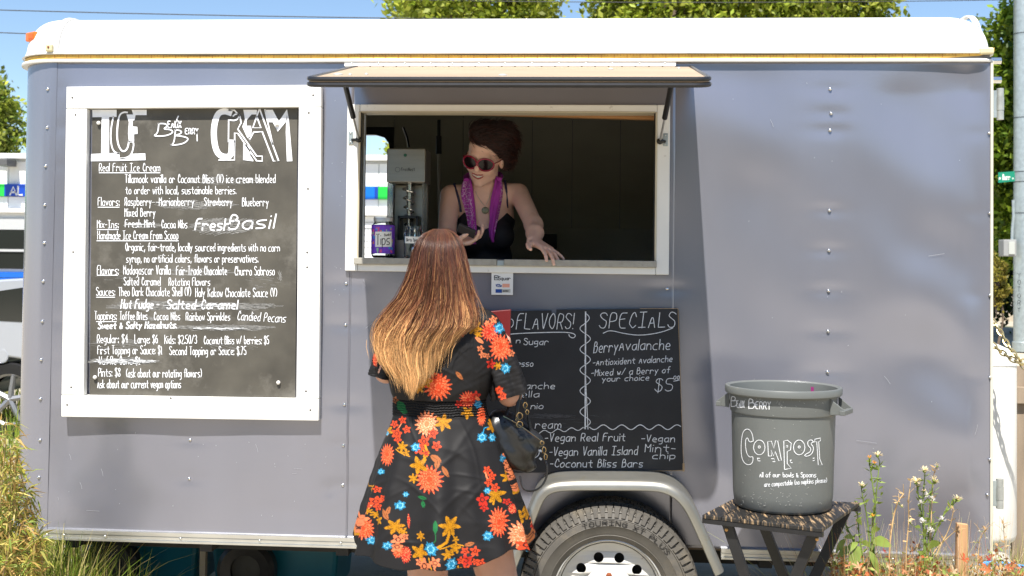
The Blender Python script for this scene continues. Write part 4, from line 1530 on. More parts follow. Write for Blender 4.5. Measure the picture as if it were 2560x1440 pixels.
for nme_, cc in cols:
    mb = MB()
    for _ in range(9):
        u, v = g_.uniform(931, 983), g_.uniform(566, 631)
        w = g_.uniform(2.5, 5)
        ribbon(mb, [(u, v - w * .6), (u + g_.uniform(-1, 1), v + w * .6)], w, f1)
    mb.build('wrap_print', mat(nme_, cc, rough=.5), wrap, kind='stuff')
mb = MB()
mb.sheet(lambda a, b: f2(938 + 41 * a, 617 - 38 * b), 10, 5)
tag_ = mb.build('tag', mat('paper', (.78, .77, .72), rough=.8), tj)
f3 = oncyl(x, .03, .0478)
text_block('pen_lettering', [('Tips', 941, 974, 612, 26, 1.9, -.02), ('Thanks!', 960, 977, 591, 6, .9, -.15)], mat('pen_black', (.02, .02, .02), rough=.6), tag_, f3)
mb = MB()
mb.lathe([(.0375, z + .144), (.0385, z + .144), (.0385, z + .158), (.0375, z + .160), (.034, z + .160), (.034, z + .144)], (x, .03, 0), 40, 'z')
mb.build('screw_band', mat('pale_band', (.6, .6, .56), rough=.4, metal=.4), tj, smooth=True, angle=40)
tj2, x, z, g = jar(1033, .02, .0375, .128, 'small clear jar of dirty spoons beside the tips jar', 'spoon_jar')
f2, f3 = oncyl(x, .02, .0382), oncyl(x, .02, .0386)
mb = MB()
mb.sheet(lambda a, b: f2(1013 + 42 * a, 608 - 17 * b + a * 1), 10, 4)
tag_ = mb.build('tag', mat('paper'), tj2)
text_block('pen_lettering', [('Dirty Spoons', 1016, 1052, 603, 7, 1.1)], mat('pen_black'), tag_, f3)
sp = thing('spoon', (x + .006, .02, z + .012), 'metal spoon standing bowl down inside the small clear jar', 'spoon')
mb = MB()
mb.tube([(x + .004, .02, z + .115), (x + .006, .02, z + .07), (x + .006, .018, z + .045)], [.003, .0022, .002], 8, flat=.5)
mb.build('stem', m_chrome, sp, smooth=True)
mb = MB()
mb.sheet(lambda a, b: (x + .006 + .0135 * math.sin(a * math.pi) * math.cos(b * 2 * math.pi), .018 + .003 * math.sin(a * math.pi) * math.sin(b * 2 * math.pi), z + .032 + .018 * math.cos(a * math.pi)), 10, 17)
mb.build('bowl', m_chrome, sp, smooth=True)

# ================================================================== ICE CREAM BLENDING MACHINE
MY = .17
m_ss = mat('brushed_stainless', (.27, .255, .22), rough=.3, metal=.75, var=.06, vscale=6, stretch=(1, 1, 12), bump=.0001, bscale=60)
x0, x1 = at(967, 420, MY).x, at(1063, 420, MY).x
zt_, zm, zb_ = at(1010, 371, MY).z, at(1010, 456, MY).z, LZ1 + .0006
mach = thing('blending_machine', ((x0 + x1) / 2, .3, zb_), 'stainless steel fruit ice cream blending machine standing inside the hatch', 'machine')
mb = MB()
mb.box(x0, x1, MY, MY + .165, zm, zt_)
head = mb.build('head', m_ss, mach, bevel=.004)
mb = MB()
mb.lathe([(.0001, MY - .004), (.006, MY - .004), (.007, MY - .001), (.007, MY)], (at(1013, 388, MY).x, 0, at(1013, 388, MY).z), 14, 'y')
mb.build('button', mat('green_button', (.01, .09, .05), rough=.4), head)
text_block('maker_lettering', [('FrozNest', 1003, 1037, 427, 8, 1.4)], mat('grey_print', (.07, .07, .06), rough=.5), head, pl(MY - .0008))
mb = MB()
mb.lathe([(.009, MY - .0006), (.0105, MY - .0006), (.0105, MY - .0004), (.009, MY - .0004)], (at(994, 424, MY).x, 0, at(994, 424, MY).z), 20, 'y')
mb.build('maker_ring', mat('grey_print'), head)
mb = MB()
mb.box(x0 + .012, x1 - .006, MY + .115, MY + .165, zb_, zm - .001)
mb.build('column', m_ss, mach, bevel=.004)
mb = MB()
for q in (.012, -.006): pass
mb.box(x0 + .002, x0 + .009, MY + .01, MY + .113, zb_, zm - .001)
mb.box(x1 - .012, x1 - .005, MY + .01, MY + .113, zb_ + .06, zm - .001)
mb.build('guard', mat('clear_guard', (.75, .78, .75), rough=.08, transmission=.85, ior=1.2), mach)
ax = at(1017, 500, MY).x
mb = MB()
mb.tube([(ax, MY + .06, zm), (ax, MY + .06, zb_ + .07)], [.012, .006], 12)
nt_ = 90
for i in range(nt_):
    pass
pts, rr_ = [], []
for i in range(nt_):
    a = i / nt_ * 2 * math.pi * 6
    zz = zm - .005 - (zm - zb_ - .09) * i / nt_
    rad = .028 - .016 * i / nt_
    pts.append((ax + rad * math.cos(a), MY + .06 + rad * math.sin(a), zz))
mb.tube(pts, .0035, 6)
mb.build('auger', m_chrome, mach, smooth=True)
mb = MB()
mb.box(ax - .04, ax + .04, MY + .03, MY + .11, zb_ + .165, zb_ + .175)
mb.box(ax - .042, ax - .034, MY + .03, MY + .11, zb_, zb_ + .175)
mb.box(ax + .034, ax + .042, MY + .03, MY + .11, zb_, zb_ + .175)
mb.build('cup_slide', m_black, mach)
mb = MB()
xq = at(1003, 640, .125).x
mb.lathe([(.0001, zb_), (.021, zb_), (.036, zb_ + .072), (.034, zb_ + .072), (.0195, zb_ + .004), (.0001, zb_ + .004)], (xq, .125, 0), 28, 'z')
mb.build('paper_cup', mat('grey_cup', (.35, .33, .30), rough=.6), None, (xq, .125, zb_), smooth=True, label='plain grey tapered cup on the ledge between the two jars', cat='cup')

# tool with black grip hanging at the back of the trailer
a, b, c2, d2 = at(1097, 300, 1.2), at(1097, 340, 1.2), at(1097, 385, 1.2), at(1101, 620, 1.2)
pole = thing('hanging_pole', a, 'thin metal pole with black foam grip hanging behind the server', 'pole')
mb = MB(); mb.tube([a, b], .009, 10); mb.build('neck', m_black, pole, smooth=True)
mb = MB(); mb.tube([b, c2], .0145, 12); mb.build('grip', m_rubber, pole, smooth=True)
mb = MB(); mb.tube([c2, d2], .0075, 10); mb.build('shaft', mat('grey_shaft', (.45, .42, .38), rough=.4, metal=.3), pole, smooth=True)

# ================================================================== PEOPLE
def project(P):
    d = np.asarray(P, float) - np.array(CAM)
    f = d @ np.array(_fw)
    return CX + FPX * (d @ np.array(_r)) / f, CY - FPX * (d @ np.array(_u)) / f


def V3(v): return np.array(v, float)


def hand(s, wrist, d, n, side, curls, spread=.16, sc=1.0, thumb=(.35, .75, .35)):
    d = V3(d) / np.linalg.norm(d)
    n = V3(n)
    n = n - d * (n @ d)
    n /= np.linalg.norm(n)
    t = np.cross(d, n) * side
    w = V3(wrist)
    for k, off in enumerate((.030, .010, -.011, -.030)):
        kn = w + (d * (.086 - .004 * abs(k - 1.2)) + t * off) * sc
        s.cap(w + t * off * .45 * sc, .0165 * sc, kn, .0112 * sc, k=.012 * sc)
        f = (.92, 1.0, .95, .76)[k]
        sp = (1.5 - k) * spread
        dd = d * math.cos(sp) + t * math.sin(sp)
        p, ang = kn, 0
        r = .0093 * sc * (1 if k < 3 else .86)
        for j, L in enumerate((.044, .027, .021)):
            ang += curls[k] * (.9 if j == 0 else 1.0)
            q = p + (dd * math.cos(ang) + n * math.sin(ang)) * L * f * sc
            s.cap(p, r, q, r * .88, k=.0035)
            p, r = q, r * .88
    p = w + (d * .02 + t * .022 + n * .004) * sc
    for j, (L, r) in enumerate(((.042, .0145), (.032, .0105), (.024, .009))):
        v = d * (thumb[0] + .3 * j) + t * (thumb[1] - .22 * j) + n * thumb[2]
        v /= np.linalg.norm(v)
        q = p + v * L * sc
        s.cap(p, r * sc, q, r * .82 * sc, k=.008)
        p = q


def strands(paths_fn, n, name, m, parent, rad=.0007, col_fn=None, seed=3, sides=3):
    """paths_fn(i, rng) -> (k,3) points; all strands share k"""
    g = np.random.default_rng(seed)
    P = [paths_fn(i, g) for i in range(n)]
    C_ = np.array([col_fn(i, g, p) for i, p in enumerate(P)]) if col_fn else None
    P = np.array(P)                      # n,k,3
    n, k, _ = P.shape
    T = np.gradient(P, axis=1)
    T /= np.linalg.norm(T, axis=2, keepdims=True) + 1e-9
    ref = np.array([0.2, 1.0, .1])
    A = np.cross(T, ref)
    A /= np.linalg.norm(A, axis=2, keepdims=True) + 1e-9
    B = np.cross(T, A)
    tap = np.interp(np.linspace(0, 1, k), [0, .1, .7, 1], [.8, 1, .9, .15])[None, :, None]
    rr = rad * g.uniform(.6, 1.3, (n, 1, 1)) * tap
    ring = []
    for j in range(sides):
        w = 2 * math.pi * j / sides
        ring.append(P + (A * math.cos(w) + B * math.sin(w)) * rr)
    V = np.stack(ring, 2).reshape(-1, 3)  # n,k,sides
    i, a, j = np.meshgrid(np.arange(n), np.arange(k - 1), np.arange(sides), indexing='ij')
    b0 = (i * k + a) * sides
    F = np.stack([b0 + j, b0 + (j + 1) % sides, b0 + sides + (j + 1) % sides, b0 + sides + j], -1).reshape(-1, 4)
    col = None
    if C_ is not None:
        col = np.repeat(C_.reshape(n, k, 1, 3), sides, 2).reshape(-1, 3)
    return np_mesh(name, V, F, m, parent, col=col)


m_skin = mat('skin', (.50, .27, .19), rough=.46, var=.07, vscale=30, bump=.0002, bscale=200, spec=.45)
m_skin.node_tree.nodes['Principled BSDF'].inputs['Subsurface Weight'].default_value = .12
m_skin.node_tree.nodes['Principled BSDF'].inputs['Subsurface Radius'].default_value = (.012, .004, .002)
m_skin2 = mat('fair_skin', (.80, .50, .38), rough=.46, var=.05, vscale=30, bump=.0002, bscale=200, spec=.45)
m_skin2.node_tree.nodes['Principled BSDF'].inputs['Subsurface Weight'].default_value = .12
m_skin2.node_tree.nodes['Principled BSDF'].inputs['Subsurface Radius'].default_value = (.012, .004, .002)

# ------------------------------------------------------------------ the customer, seen from behind
YC = -.8
def C(px, py, dy=0.0): return V3(at(px, py, YC + dy))
gz = 0.0
cust = thing('person', (C(1105, 1000)[0], YC, 0.0), 'long haired customer in a black floral dress, back turned, standing at the hatch', 'person')
lo, hi = C(905, 1000) - .03, C(1345, 1000) + .03
s = SDF((lo[0], -1.02, -.01), (hi[0], -.34, 1.70), .005)
s.ell(C(1102, 656), (.070, .088, .092))
s.ell(C(1102, 672, .03), (.06, .075, .09))
s.cap(C(1102, 715, .085), .022, C(1102, 700, .1), .02)
s.cap(C(1102, 668, .095), .009, C(1102, 680, .118), .012, k=.008)
s.cap(C(1103, 720, -.01), .052, C(1103, 785, -.02), .056)
s.cap(C(1024, 818, -.005), .040, C(1184, 818, -.005), .040, k=.04)
s.cap(C(1103, 775, -.02), .055, C(1045, 808, -.01), .036, k=.03)
s.cap(C(1103, 775, -.02), .055, C(1162, 808, -.01), .036, k=.03)
s.ell(C(1105, 870), (.140, .090, .13), k=.05)
s.ell(C(1100, 985), (.118, .085, .12), k=.05)
s.ell(C(1103, 1110), (.155, .115, .12), k=.06)
s.ell(C(1060, 1130, -.05), (.08, .08, .08), k=.04)
s.ell(C(1150, 1130, -.05), (.08, .08, .08), k=.04)
for hx, kx in ((1062, 1072), (1178, 1262)):
    kn = C(kx, 1500, .0); kn[2] = .46
    an = kn + V3((.0, -.01, -.37)); an[2] = .085
    s.cap(C(hx, 1170), .088, kn, .058, k=.03)
    s.cap(kn, .056, kn + V3((0, -.015, -.13)), .055, k=.02)
    s.cap(kn + V3((0, -.015, -.13)), .055, an, .034, k=.02)
    s.cap(an, .035, an + V3((0, -.03, -.05)), .03, k=.015)
    s.cap(an + V3((0, -.02, -.05)), .03, an + V3((.005, .14, -.058)), .024, k=.02)
    s.cap(an + V3((.005, .14, -.058)), .022, an + V3((.005, .18, -.065)), .018, k=.01)
# arms
sh, el, wr = C(1206, 832), C(1274, 985, .02), C(1270, 905, .245)
s.cap(sh, .041, el, .036, k=.02)
s.cap(el, .0375, (el * .6 + wr * .4), .036, k=.015)
s.cap((el * .6 + wr * .4), .036, wr, .025, k=.015)
hand(s, wr, (-.05, .42, .80), (-.93, .0, .12), -1, (.55, .55, .6, .65), sc=.92, thumb=(.7, .6, .3))
sh, el, wr = C(1000, 825), C(966, 928, .0), C(1010, 905, .25)
s.cap(sh, .046, el, .036, k=.02)
s.cap(el, .036, wr, .025, k=.015)
hand(s, wr, (.3, .5, .5), (.9, -.1, -.1), 1, (.3, .3, .3, .35), sc=.92)
V, F = s.surf()
np_mesh('body', V, F, m_skin, cust)
# shoes: plain flats
for kx in (1072, 1262):
    kn = C(kx, 1500); x, y = kn[0], kn[1]
    mb = MB()
    mb.sheet(lambda a, b: (x + .005 + (.036 + .008 * math.sin(a * 3.14)) * math.cos(b * 6.2832) * (math.sin(math.pi * min(1, .08 + a * .92)) ** .35), y - .075 + a * .265, .004 + max(0, math.sin(b * 6.2832)) * (.042 - .01 * a) * (math.sin(math.pi * min(.999, .06 + a * .9)) ** .4)), 14, 25)
    mb.build('shoe', m_black, cust, smooth=True)

# ---- printed cloth
ORANGE, LOR, YEL, BLU, GRN, BRN, RED = (.62, .060, .016), (.68, .19, .075), (.50, .21, .006), (.025, .26, .46), (.012, .12, .035), (.32, .10, .03), (.50, .025, .012)
LIGHT = (.74, .20, .08)
FL = []
q4 = lambda x, y: (860 + x / 3, 960 + y / 3)
q3 = lambda x, y: (900 + x / 3.272, 560 + y / 3.272)
for x, y, r, sx, c in ((705, 20, 105, 1, ORANGE), (325, 530, 85, .62, ORANGE), (640, 715, 108, 1, ORANGE), (1160, 1035, 115, .66, ORANGE), (168, 1080, 92, .55, ORANGE), (1300, 1120, 110, .62, LOR), (930, 115, 66, 1, RED),
                       (620, 300, 100, .9, LOR), (1030, 240, 75, .45, ORANGE), (455, 1285, 66, .6, RED), (400, 1260, 50, .8, ORANGE), (475, 1030, 60, .2, RED), (1240, 930, 40, .5, RED)):
    FL.append(('d', *q4(x, y), r / 3, sx, c))
for x, y, r, sx, c in ((1150, 1010, 112, .85, ORANGE), (1060, 880, 85, .9, RED), (900, 745, 60, 1, ORANGE), (280, 1050, 70, .7, RED), (205, 920, 60, .8, ORANGE), (125, 1110, 60, .35, RED)):
    FL.append(('d', *q3(x, y), r / 3.272, sx, c))
for x, y, r in ((745, 290, 68), (560, 610, 72), (515, 710, 40), (1135, 830, 70), (795, 1065, 82), (560, 1270, 70), (385, 1070, 62), (925, 215, 50), (440, 470, 44), (465, 515, 26), (570, 1145, 38), (837, 1235, 46), (780, 1270, 46), (840, 1170, 28),
                (232, 980, 30), (270, 1020, 38), (195, 950, 26), (1330, 1000, 52), (212, 775, 30), (1110, 320, 46), (1215, 690, 52), (330, 350, 40), (610, 520, 34), (1305, 800, 34), (560, 30, 45), (90, 1110, 30), (860, 1400, 32), (435, 1110, 34)):
    FL.append(('l', *q4(x, y), r / 3, 1, YEL))
for x, y, r in ((940, 850, 66), (965, 900, 36), (1130, 1160, 36), (545, 1290, 50), (490, 1320, 36)): FL.append(('l', *q3(x, y), r / 3.272, 1, YEL))
for x, y, r, c in ((440, 270, 32, ORANGE), (378, 300, 32, ORANGE), (395, 370, 44, ORANGE), (472, 340, 32, ORANGE), (405, 412, 34, ORANGE), (665, 370, 42, ORANGE), (600, 430, 46, ORANGE), (695, 462, 40, ORANGE), (560, 490, 44, ORANGE), (615, 520, 28, ORANGE),
                   (1075, 645, 32, ORANGE), (1108, 690, 34, ORANGE), (1085, 740, 32, ORANGE), (1130, 775, 36, ORANGE), (250, 790, 28, ORANGE), (285, 860, 30, ORANGE), (238, 880, 42, ORANGE), (252, 922, 32, ORANGE), (185, 910, 32, ORANGE), (150, 1010, 50, LOR), (115, 1080, 40, LOR),
                   (400, 1170, 48, LOR), (390, 1225, 44, LOR), (447, 1150, 28, LOR), (912, 1260, 34, ORANGE), (985, 1255, 40, ORANGE), (922, 1330, 50, RED), (1030, 1345, 38, ORANGE), (880, 1330, 32, ORANGE), (985, 1335, 26, ORANGE), (925, 1392, 28, ORANGE),
                   (600, 1370, 66, LOR), (690, 1325, 44, LOR), (555, 1345, 34, LOR), (1040, 870, 52, RED), (1055, 925, 36, RED), (1250, 640, 40, LOR), (1268, 695, 36, LOR), (1235, 590, 28, LOR), (1285, 775, 34, LOR), (1210, 540, 22, LOR), (1400, 1160, 42, BRN),
                   (1165, 45, 30, ORANGE), (1190, 95, 34, ORANGE), (1210, 880, 26, RED), (1330, 1200, 50, ORANGE), (1355, 1130, 30, RED), (380, 120, 30, BRN), (990, 90, 40, RED), (860, 150, 30, RED)):
    FL.append(('c', *q4(x, y), r / 3, 1, c))
for x, y, r, c in ((830, 890, 34, RED), (1090, 785, 34, LOR), (1040, 810, 24, LOR), (985, 1020, 30, LOR), (1000, 1070, 28, LOR), (1040, 1080, 26, LOR), (1070, 1145, 42, RED), (1140, 1360, 34, ORANGE), (1165, 1405, 30, ORANGE), (1240, 1060, 30, LOR), (620, 1250, 40, ORANGE)):
    FL.append(('c', *q3(x, y), r / 3.272, 1, c))
for x, y, r in ((1035, 400, 42), (1112, 400, 36), (535, 475, 40), (282, 655, 26), (455, 830, 24), (417, 912, 40), (655, 1230, 58), (1080, 1140, 42), (1190, 560, 36), (1075, 800, 28), (200, 1175, 38), (335, 1210, 34), (805, 1345, 50), (805, 1395, 40), (1005, 150, 34), (320, 370, 20), (1330, 1265, 20)):
    FL.append(('b', *q4(x, y), r / 3, 1, BLU))
for x, y, r in ((870, 840, 46), (1140, 850, 52), (1190, 1180, 46), (215, 1095, 32)): FL.append(('b', *q3(x, y), r / 3.272, 1, BLU))
for x, y, L, w, a, c in ((690, 1065, 52, 18, 90, GRN), (585, 855, 40, 14, 10, GRN), (590, 905, 30, 16, 80, GRN), (430, 170, 50, 30, 60, GRN), (450, 205, 30, 20, 20, GRN), (690, 560, 50, 26, 30, BRN), (700, 600, 36, 20, 100, BRN), (760, 655, 52, 17, 60, BRN),
                         (325, 975, 50, 18, 60, BRN), (345, 950, 40, 14, 110, BRN), (945, 1205, 42, 15, -20, BRN), (1000, 110, 24, 12, 40, LOR)):
    FL.append(('f', *q4(x, y), L / 3, (w / 3, R(a)), c))
FL.append(('f', *q3(812, 1240), 15, (5, R(50)), BRN))
FL.append(('f', *q3(975, 950), 14, (5, R(35)), LOR))
ST = [([(390, 490), (440, 520), (490, 545)], 5, YEL), ([(690, 1225), (770, 1180), (795, 1100)], 18, YEL), ([(720, 1225), (830, 1205), (900, 1220)], 6, YEL), ([(690, 1120), (695, 1160), (680, 1180)], 4, GRN), ([(605, 450), (625, 520), (590, 580)], 14, YEL),
      ([(395, 350), (440, 280)], 5, LOR), ([(240, 870), (170, 980), (150, 1050)], 7, LOR), ([(1090, 270), (1180, 420), (1240, 560)], 12, YEL), ([(1040, 380), (1050, 330), (1085, 320)], 3, BLU), ([(690, 1390), (680, 1330)], 9, LOR), ([(1085, 740), (1060, 660)], 8, LOR),
      ([(1120, 900), (1130, 840)], 12, YEL), ([(640, 1300), (665, 1390)], 7, YEL), ([(940, 1380), (960, 1300), (1000, 1260)], 6, ORANGE)]


def printed(U, W_):
    """colour of the cloth at photo pixel coordinates U, W_ (flat arrays)"""
    col = np.tile(np.array((.0125, .0115, .0115)), (len(U), 1))
    wob = 1.5 * np.sin(U * .21 + W_ * .13) + 1.2 * np.sin(W_ * .31 - U * .17)
    for pts, w, c in ST:
        P = [q4(*p) for p in pts]
        for a, b in zip(P[:-1], P[1:]):
            ax, ay, bx, by = *a, *b
            L = (bx - ax) ** 2 + (by - ay) ** 2
            t = np.clip(((U - ax) * (bx - ax) + (W_ - ay) * (by - ay)) / L, 0, 1)
            d = np.hypot(U - ax - t * (bx - ax), W_ - ay - t * (by - ay))
            col[d < w / 6 + .4] = c
    for k, (ty, cx, cy, r, sx, c) in enumerate(FL):
        rot = k * 1.7
        if ty == 'f':
            w, a = sx
            dx, dy = U - cx, W_ - cy
            X_, Y_ = dx * math.cos(a) + dy * math.sin(a), -dx * math.sin(a) + dy * math.cos(a)
            e = np.abs(Y_) - w * (1 - (X_ / r) ** 2)
            msk = (np.abs(X_) < r) & (e < 0)
            col[msk] = c
            col[msk & (np.abs(Y_) < .45)] = np.array(c) * .25
            continue
        near = np.where((np.abs(U - cx) < r * 1.2) & (np.abs(W_ - cy) < r * 1.2))[0]
        if not len(near): continue
        dx, dy = (U[near] - cx) / sx, W_[near] - cy
        rho, ph = np.hypot(dx, dy) / r + wob[near] * .01, np.arctan2(dy, dx) + rot
        c_ = np.array(c) * (.86 if c is not BLU else .75)
        if ty == 'd':
            n = 17
            fr = np.abs(2 * ((ph * n / 6.2832) % 1) - 1)
            edge = 1.04 - .42 * fr ** 1.1
            inside = rho < edge
            cc = np.tile(c_, (len(near), 1))
            n2 = 13
            f2 = np.abs(2 * ((ph * n2 / 6.2832 + .3) % 1) - 1)
            for lv, nn, f_ in ((.80, n, fr), (.55, n2, f2), (.30, n, 1 - fr)):
                e2 = lv * (1.0 - .34 * f_ ** 1.3)
                cc[np.abs(rho - e2) < .022] = np.array(LIGHT) if c != LOR else (.98, .50, .30)
            cc[(fr > .86) & (rho > .6)] *= .55
            cc[(fr < .06) & (rho > .45)] = np.array(LIGHT)
        elif ty == 'l':
            n = 5
            n = 6 if k % 2 else 5
            f_ = 1 - np.abs(2 * ((ph * n / 6.2832) % 1) - 1)
            edge = .36 + .68 * f_ ** .85
            inside = rho < edge
            cc = np.tile(c_, (len(near), 1))
            cc[(np.abs((ph * n * 2 / 6.2832) % 1 - .5) < .07) & (rho > .1)] *= .35
            cc[np.abs(rho - edge * .62) < .03] *= .5
        elif ty == 'c':
            edge = .78 + .22 * np.cos(ph * 5)
            inside = rho < edge
            cc = np.tile(c_, (len(near), 1))
            cc[np.abs(rho - .30) < .07] = (.05, .012, .01)
            cc[(np.abs((ph * 5 / 6.2832) % 1 - .5) < .06) & (rho > .3)] *= .4
        else:
            edge = .80 + .12 * np.cos(ph * 6) + .10 * np.cos(ph * 15 + 1)
            inside = rho < edge
            cc = np.tile(c_, (len(near), 1))
            cc[(np.abs((ph * 9 / 6.2832) % 1 - .5) < .08) & (rho > .2)] *= .45
            cc[np.abs(rho - edge * .55) < .05] = (.25, .62, .80)
        cc = cc * (1 + .16 * np.sin(U[near] * .9 + W_[near] * .7) * np.sin(W_[near] * .55 - U[near] * .3))[:, None]
        col[near[inside]] = cc[inside]
    return col


m_cloth = mat('printed_cloth', attr='print', rough=.6, bump=.0002, bscale=600, spec=.22)
m_cloth.node_tree.nodes['Principled BSDF'].inputs['Sheen Roughness'].default_value = .4


def interp_rows(rows):
    a = np.array([[C(xl, py)[2], C(xl, py)[0], C(xr, py)[0], b] for py, xl, xr, b in rows])[::-1]
    def f(z):
        # smooth interpolation
        return [np.interp(z, a[:, 0], a[:, i]) for i in (1, 2, 3)]
    return f
def smooth1(v, n=9):
    k = np.hanning(n + 2)[1:-1]
    k /= k.sum()
    return np.convolve(np.pad(v, n // 2, mode='edge'), k, mode='valid')


def ring_cloth(name, rows, nz, nt, parent, zhem=None, folds=0.0, wr=.0, thick=.0015, smock=0, yoff=0.0, col=True):
    f = interp_rows(rows)
    zt = C(1100, rows[0][0])[2]
    zb = C(1100, rows[-1][0])[2]
    zs = np.linspace(zt, zb, nz)
    xl, xr, b = (smooth1(v) for v in f(zs))
    th = np.linspace(0, 2 * np.pi, nt, endpoint=False)
    t = np.linspace(0, 1, nz)[:, None]
    TH = np.tile(th, (nz, 1))
    cx, a = ((xl + xr) / 2)[:, None], ((xr - xl) / 2)[:, None]
    bb = b[:, None]
    ct, st = np.cos(TH), np.sin(TH)
    Z_ = np.tile(zs[:, None], (1, nt))
    if zhem is not None:
        drop = zhem(TH) - zb
        Z_ = Z_ + drop * t ** 1.5
    X0 = cx + a * ct
    Y0 = YC + yoff - bb * np.sign(st) * np.abs(st) ** .9
    # print coordinates from the smooth cloth, near side carried round to the far side
    Yb = YC + yoff - bb * np.abs(st) ** .9
    U, W_ = project(np.stack([X0, Yb, Z_], -1).reshape(-1, 3))
    g = 1.0
    disp = np.zeros_like(X0)
    if folds:
        disp += folds * t ** 1.2 * (np.cos(11 * TH + 1.0 + 1.2 * t) * .55 + np.cos(7 * TH + 2.3) * .5 + .3 * np.cos(17 * TH + .5 - t))
    if wr:
        u, w = X0 * 22, Z_ * 22
        n1 = smoothnoise(u * 1.0 + w * .9, w * 1.4 - u * .3, 5)
        disp += wr * .35 * n1
        gw = np.random.default_rng(len(rows))
        for _ in range(90):
            tc, zc2 = gw.uniform(0, 2 * np.pi), gw.uniform(zb, zt)
            ang = gw.normal(.55, .35) * (1 if gw.random() < .6 else -1)
            Lw, ww, am = gw.uniform(.03, .11), gw.uniform(.005, .012), gw.uniform(.2, .65) * wr
            du = ((TH - tc + np.pi) % (2 * np.pi) - np.pi) * a
            dz = Z_ - zc2
            p_ = du * np.cos(ang) + dz * np.sin(ang)
            q_ = -du * np.sin(ang) + dz * np.cos(ang) + 1.2 * p_ ** 2
            disp += am * np.exp(-(p_ / Lw) ** 2 - (q_ / ww) ** 2)
    if smock:
        disp += .0016 * np.cos(t * 2 * np.pi * smock + 1.2 * np.sin(TH * 7) + .8 * np.sin(TH * 19)) + .0016 * np.cos(TH * 90 + 8 * np.sin(t * 20))
    nx, ny = ct / a, -np.sign(st) * np.abs(st) / bb
    L = np.hypot(nx, ny)
    X = X0 + disp * nx / L
    Y = Y0 + disp * ny / L
    V = np.stack([X, Y, Z_], -1).reshape(-1, 3)
    i, j = np.meshgrid(np.arange(nz - 1), np.arange(nt), indexing='ij')
    F = np.stack([i * nt + j, (i + 1) * nt + j, (i + 1) * nt + (j + 1) % nt, i * nt + (j + 1) % nt], -1).reshape(-1, 4)[:, ::-1]
    o = np_mesh(name, V, F, m_cloth, parent, col=printed(U, W_) if col else None)
    md = o.modifiers.new('t', 'SOLIDIFY')
    md.thickness = thick
    md.offset = -1
    return o


bod = [(762, 1056, 1152, .056), (772, 1025, 1186, .074), (786, 996, 1210, .088), (812, 974, 1230, .098), (860, 964, 1244, .112), (920, 966, 1240, .118), (960, 974, 1230, .118), (984, 982, 1220, .112), (994, 985, 1215, .108)]
dress = ring_cloth('dress', bod, 150, 420, cust, wr=.0032)
ring_cloth('waistband', [(992, 985, 1214, .105), (1005, 984, 1214, .104), (1020, 984, 1216, .105), (1036, 984, 1220, .108)], 50, 420, dress, smock=7)
ring_cloth('skirt', [(1033, 984, 1219, .109), (1060, 976, 1232, .125), (1100, 961, 1254, .15), (1150, 944, 1272, .175), (1200, 928, 1288, .20), (1250, 915, 1302, .22), (1300, 901, 1318, .235), (1352, 889, 1334, .25)],
           300, 720, dress, zhem=lambda th: C(1100, 1352)[2] - .032 * np.maximum(np.sin(th), 0) ** .8 + .030 * np.exp(-((th - .75) / .42) ** 2) + .008 * np.cos(7 * th + 2), folds=.022, wr=.0042)


def sleeve(path, radii, nt, nz, seed):
    P = np.array([C(px, py, dy) for px, py, dy in path])
    t = np.linspace(0, 1, nz)
    ti = np.linspace(0, 1, len(P))
    c = np.stack([np.interp(t, ti, P[:, k]) for k in range(3)], 1)
    for k in range(3): c[:, k] = smooth1(c[:, k], 15)
    r = smooth1(np.interp(t, ti, radii), 9)
    T = np.gradient(c, axis=0)
    T /= np.linalg.norm(T, axis=1, keepdims=True)
    A = np.cross(T, (0, 1, 0))
    A /= np.linalg.norm(A, axis=1, keepdims=True)
    B = np.cross(T, A)
    th = np.linspace(0, 2 * np.pi, nt, endpoint=False)
    TT, HH = np.meshgrid(t, th, indexing='ij')
    rr = r[:, None] * (1 + .14 * TT ** 1.5 * np.cos(5 * HH + seed) + .05 * TT * np.cos(9 * HH + 2 * seed))
    rr = rr + .003 * smoothnoise(TT * 40 + HH * 2, HH * 5 - TT * 14, seed)
    V = c[:, None, :] + A[:, None, :] * (rr * np.cos(HH))[..., None] + B[:, None, :] * (rr * np.sin(HH) * .9)[..., None]
    V0 = V.copy().reshape(-1, 3)
    U, W_ = project(V0)
    i, j = np.meshgrid(np.arange(nz - 1), np.arange(nt), indexing='ij')
    F = np.stack([i * nt + j, (i + 1) * nt + j, (i + 1) * nt + (j + 1) % nt, i * nt + (j + 1) % nt], -1).reshape(-1, 4)
    o = np_mesh('sleeve', V0, F, m_cloth, dress, col=printed(U, W_))
    md = o.modifiers.new('t', 'SOLIDIFY')
    md.thickness = .0015
    md.offset = 0
    return o
sleeve([(1176, 794, 0), (1208, 818, 0), (1236, 870, 0), (1260, 930, .0), (1276, 992, .0)], [.044, .057, .054, .056, .060], 200, 150, 3)
sleeve([(1018, 796, 0), (1000, 818, 0), (976, 865, 0), (966, 905, .0), (957, 945, .0)], [.038, .050, .048, .044, .046], 160, 120, 6)

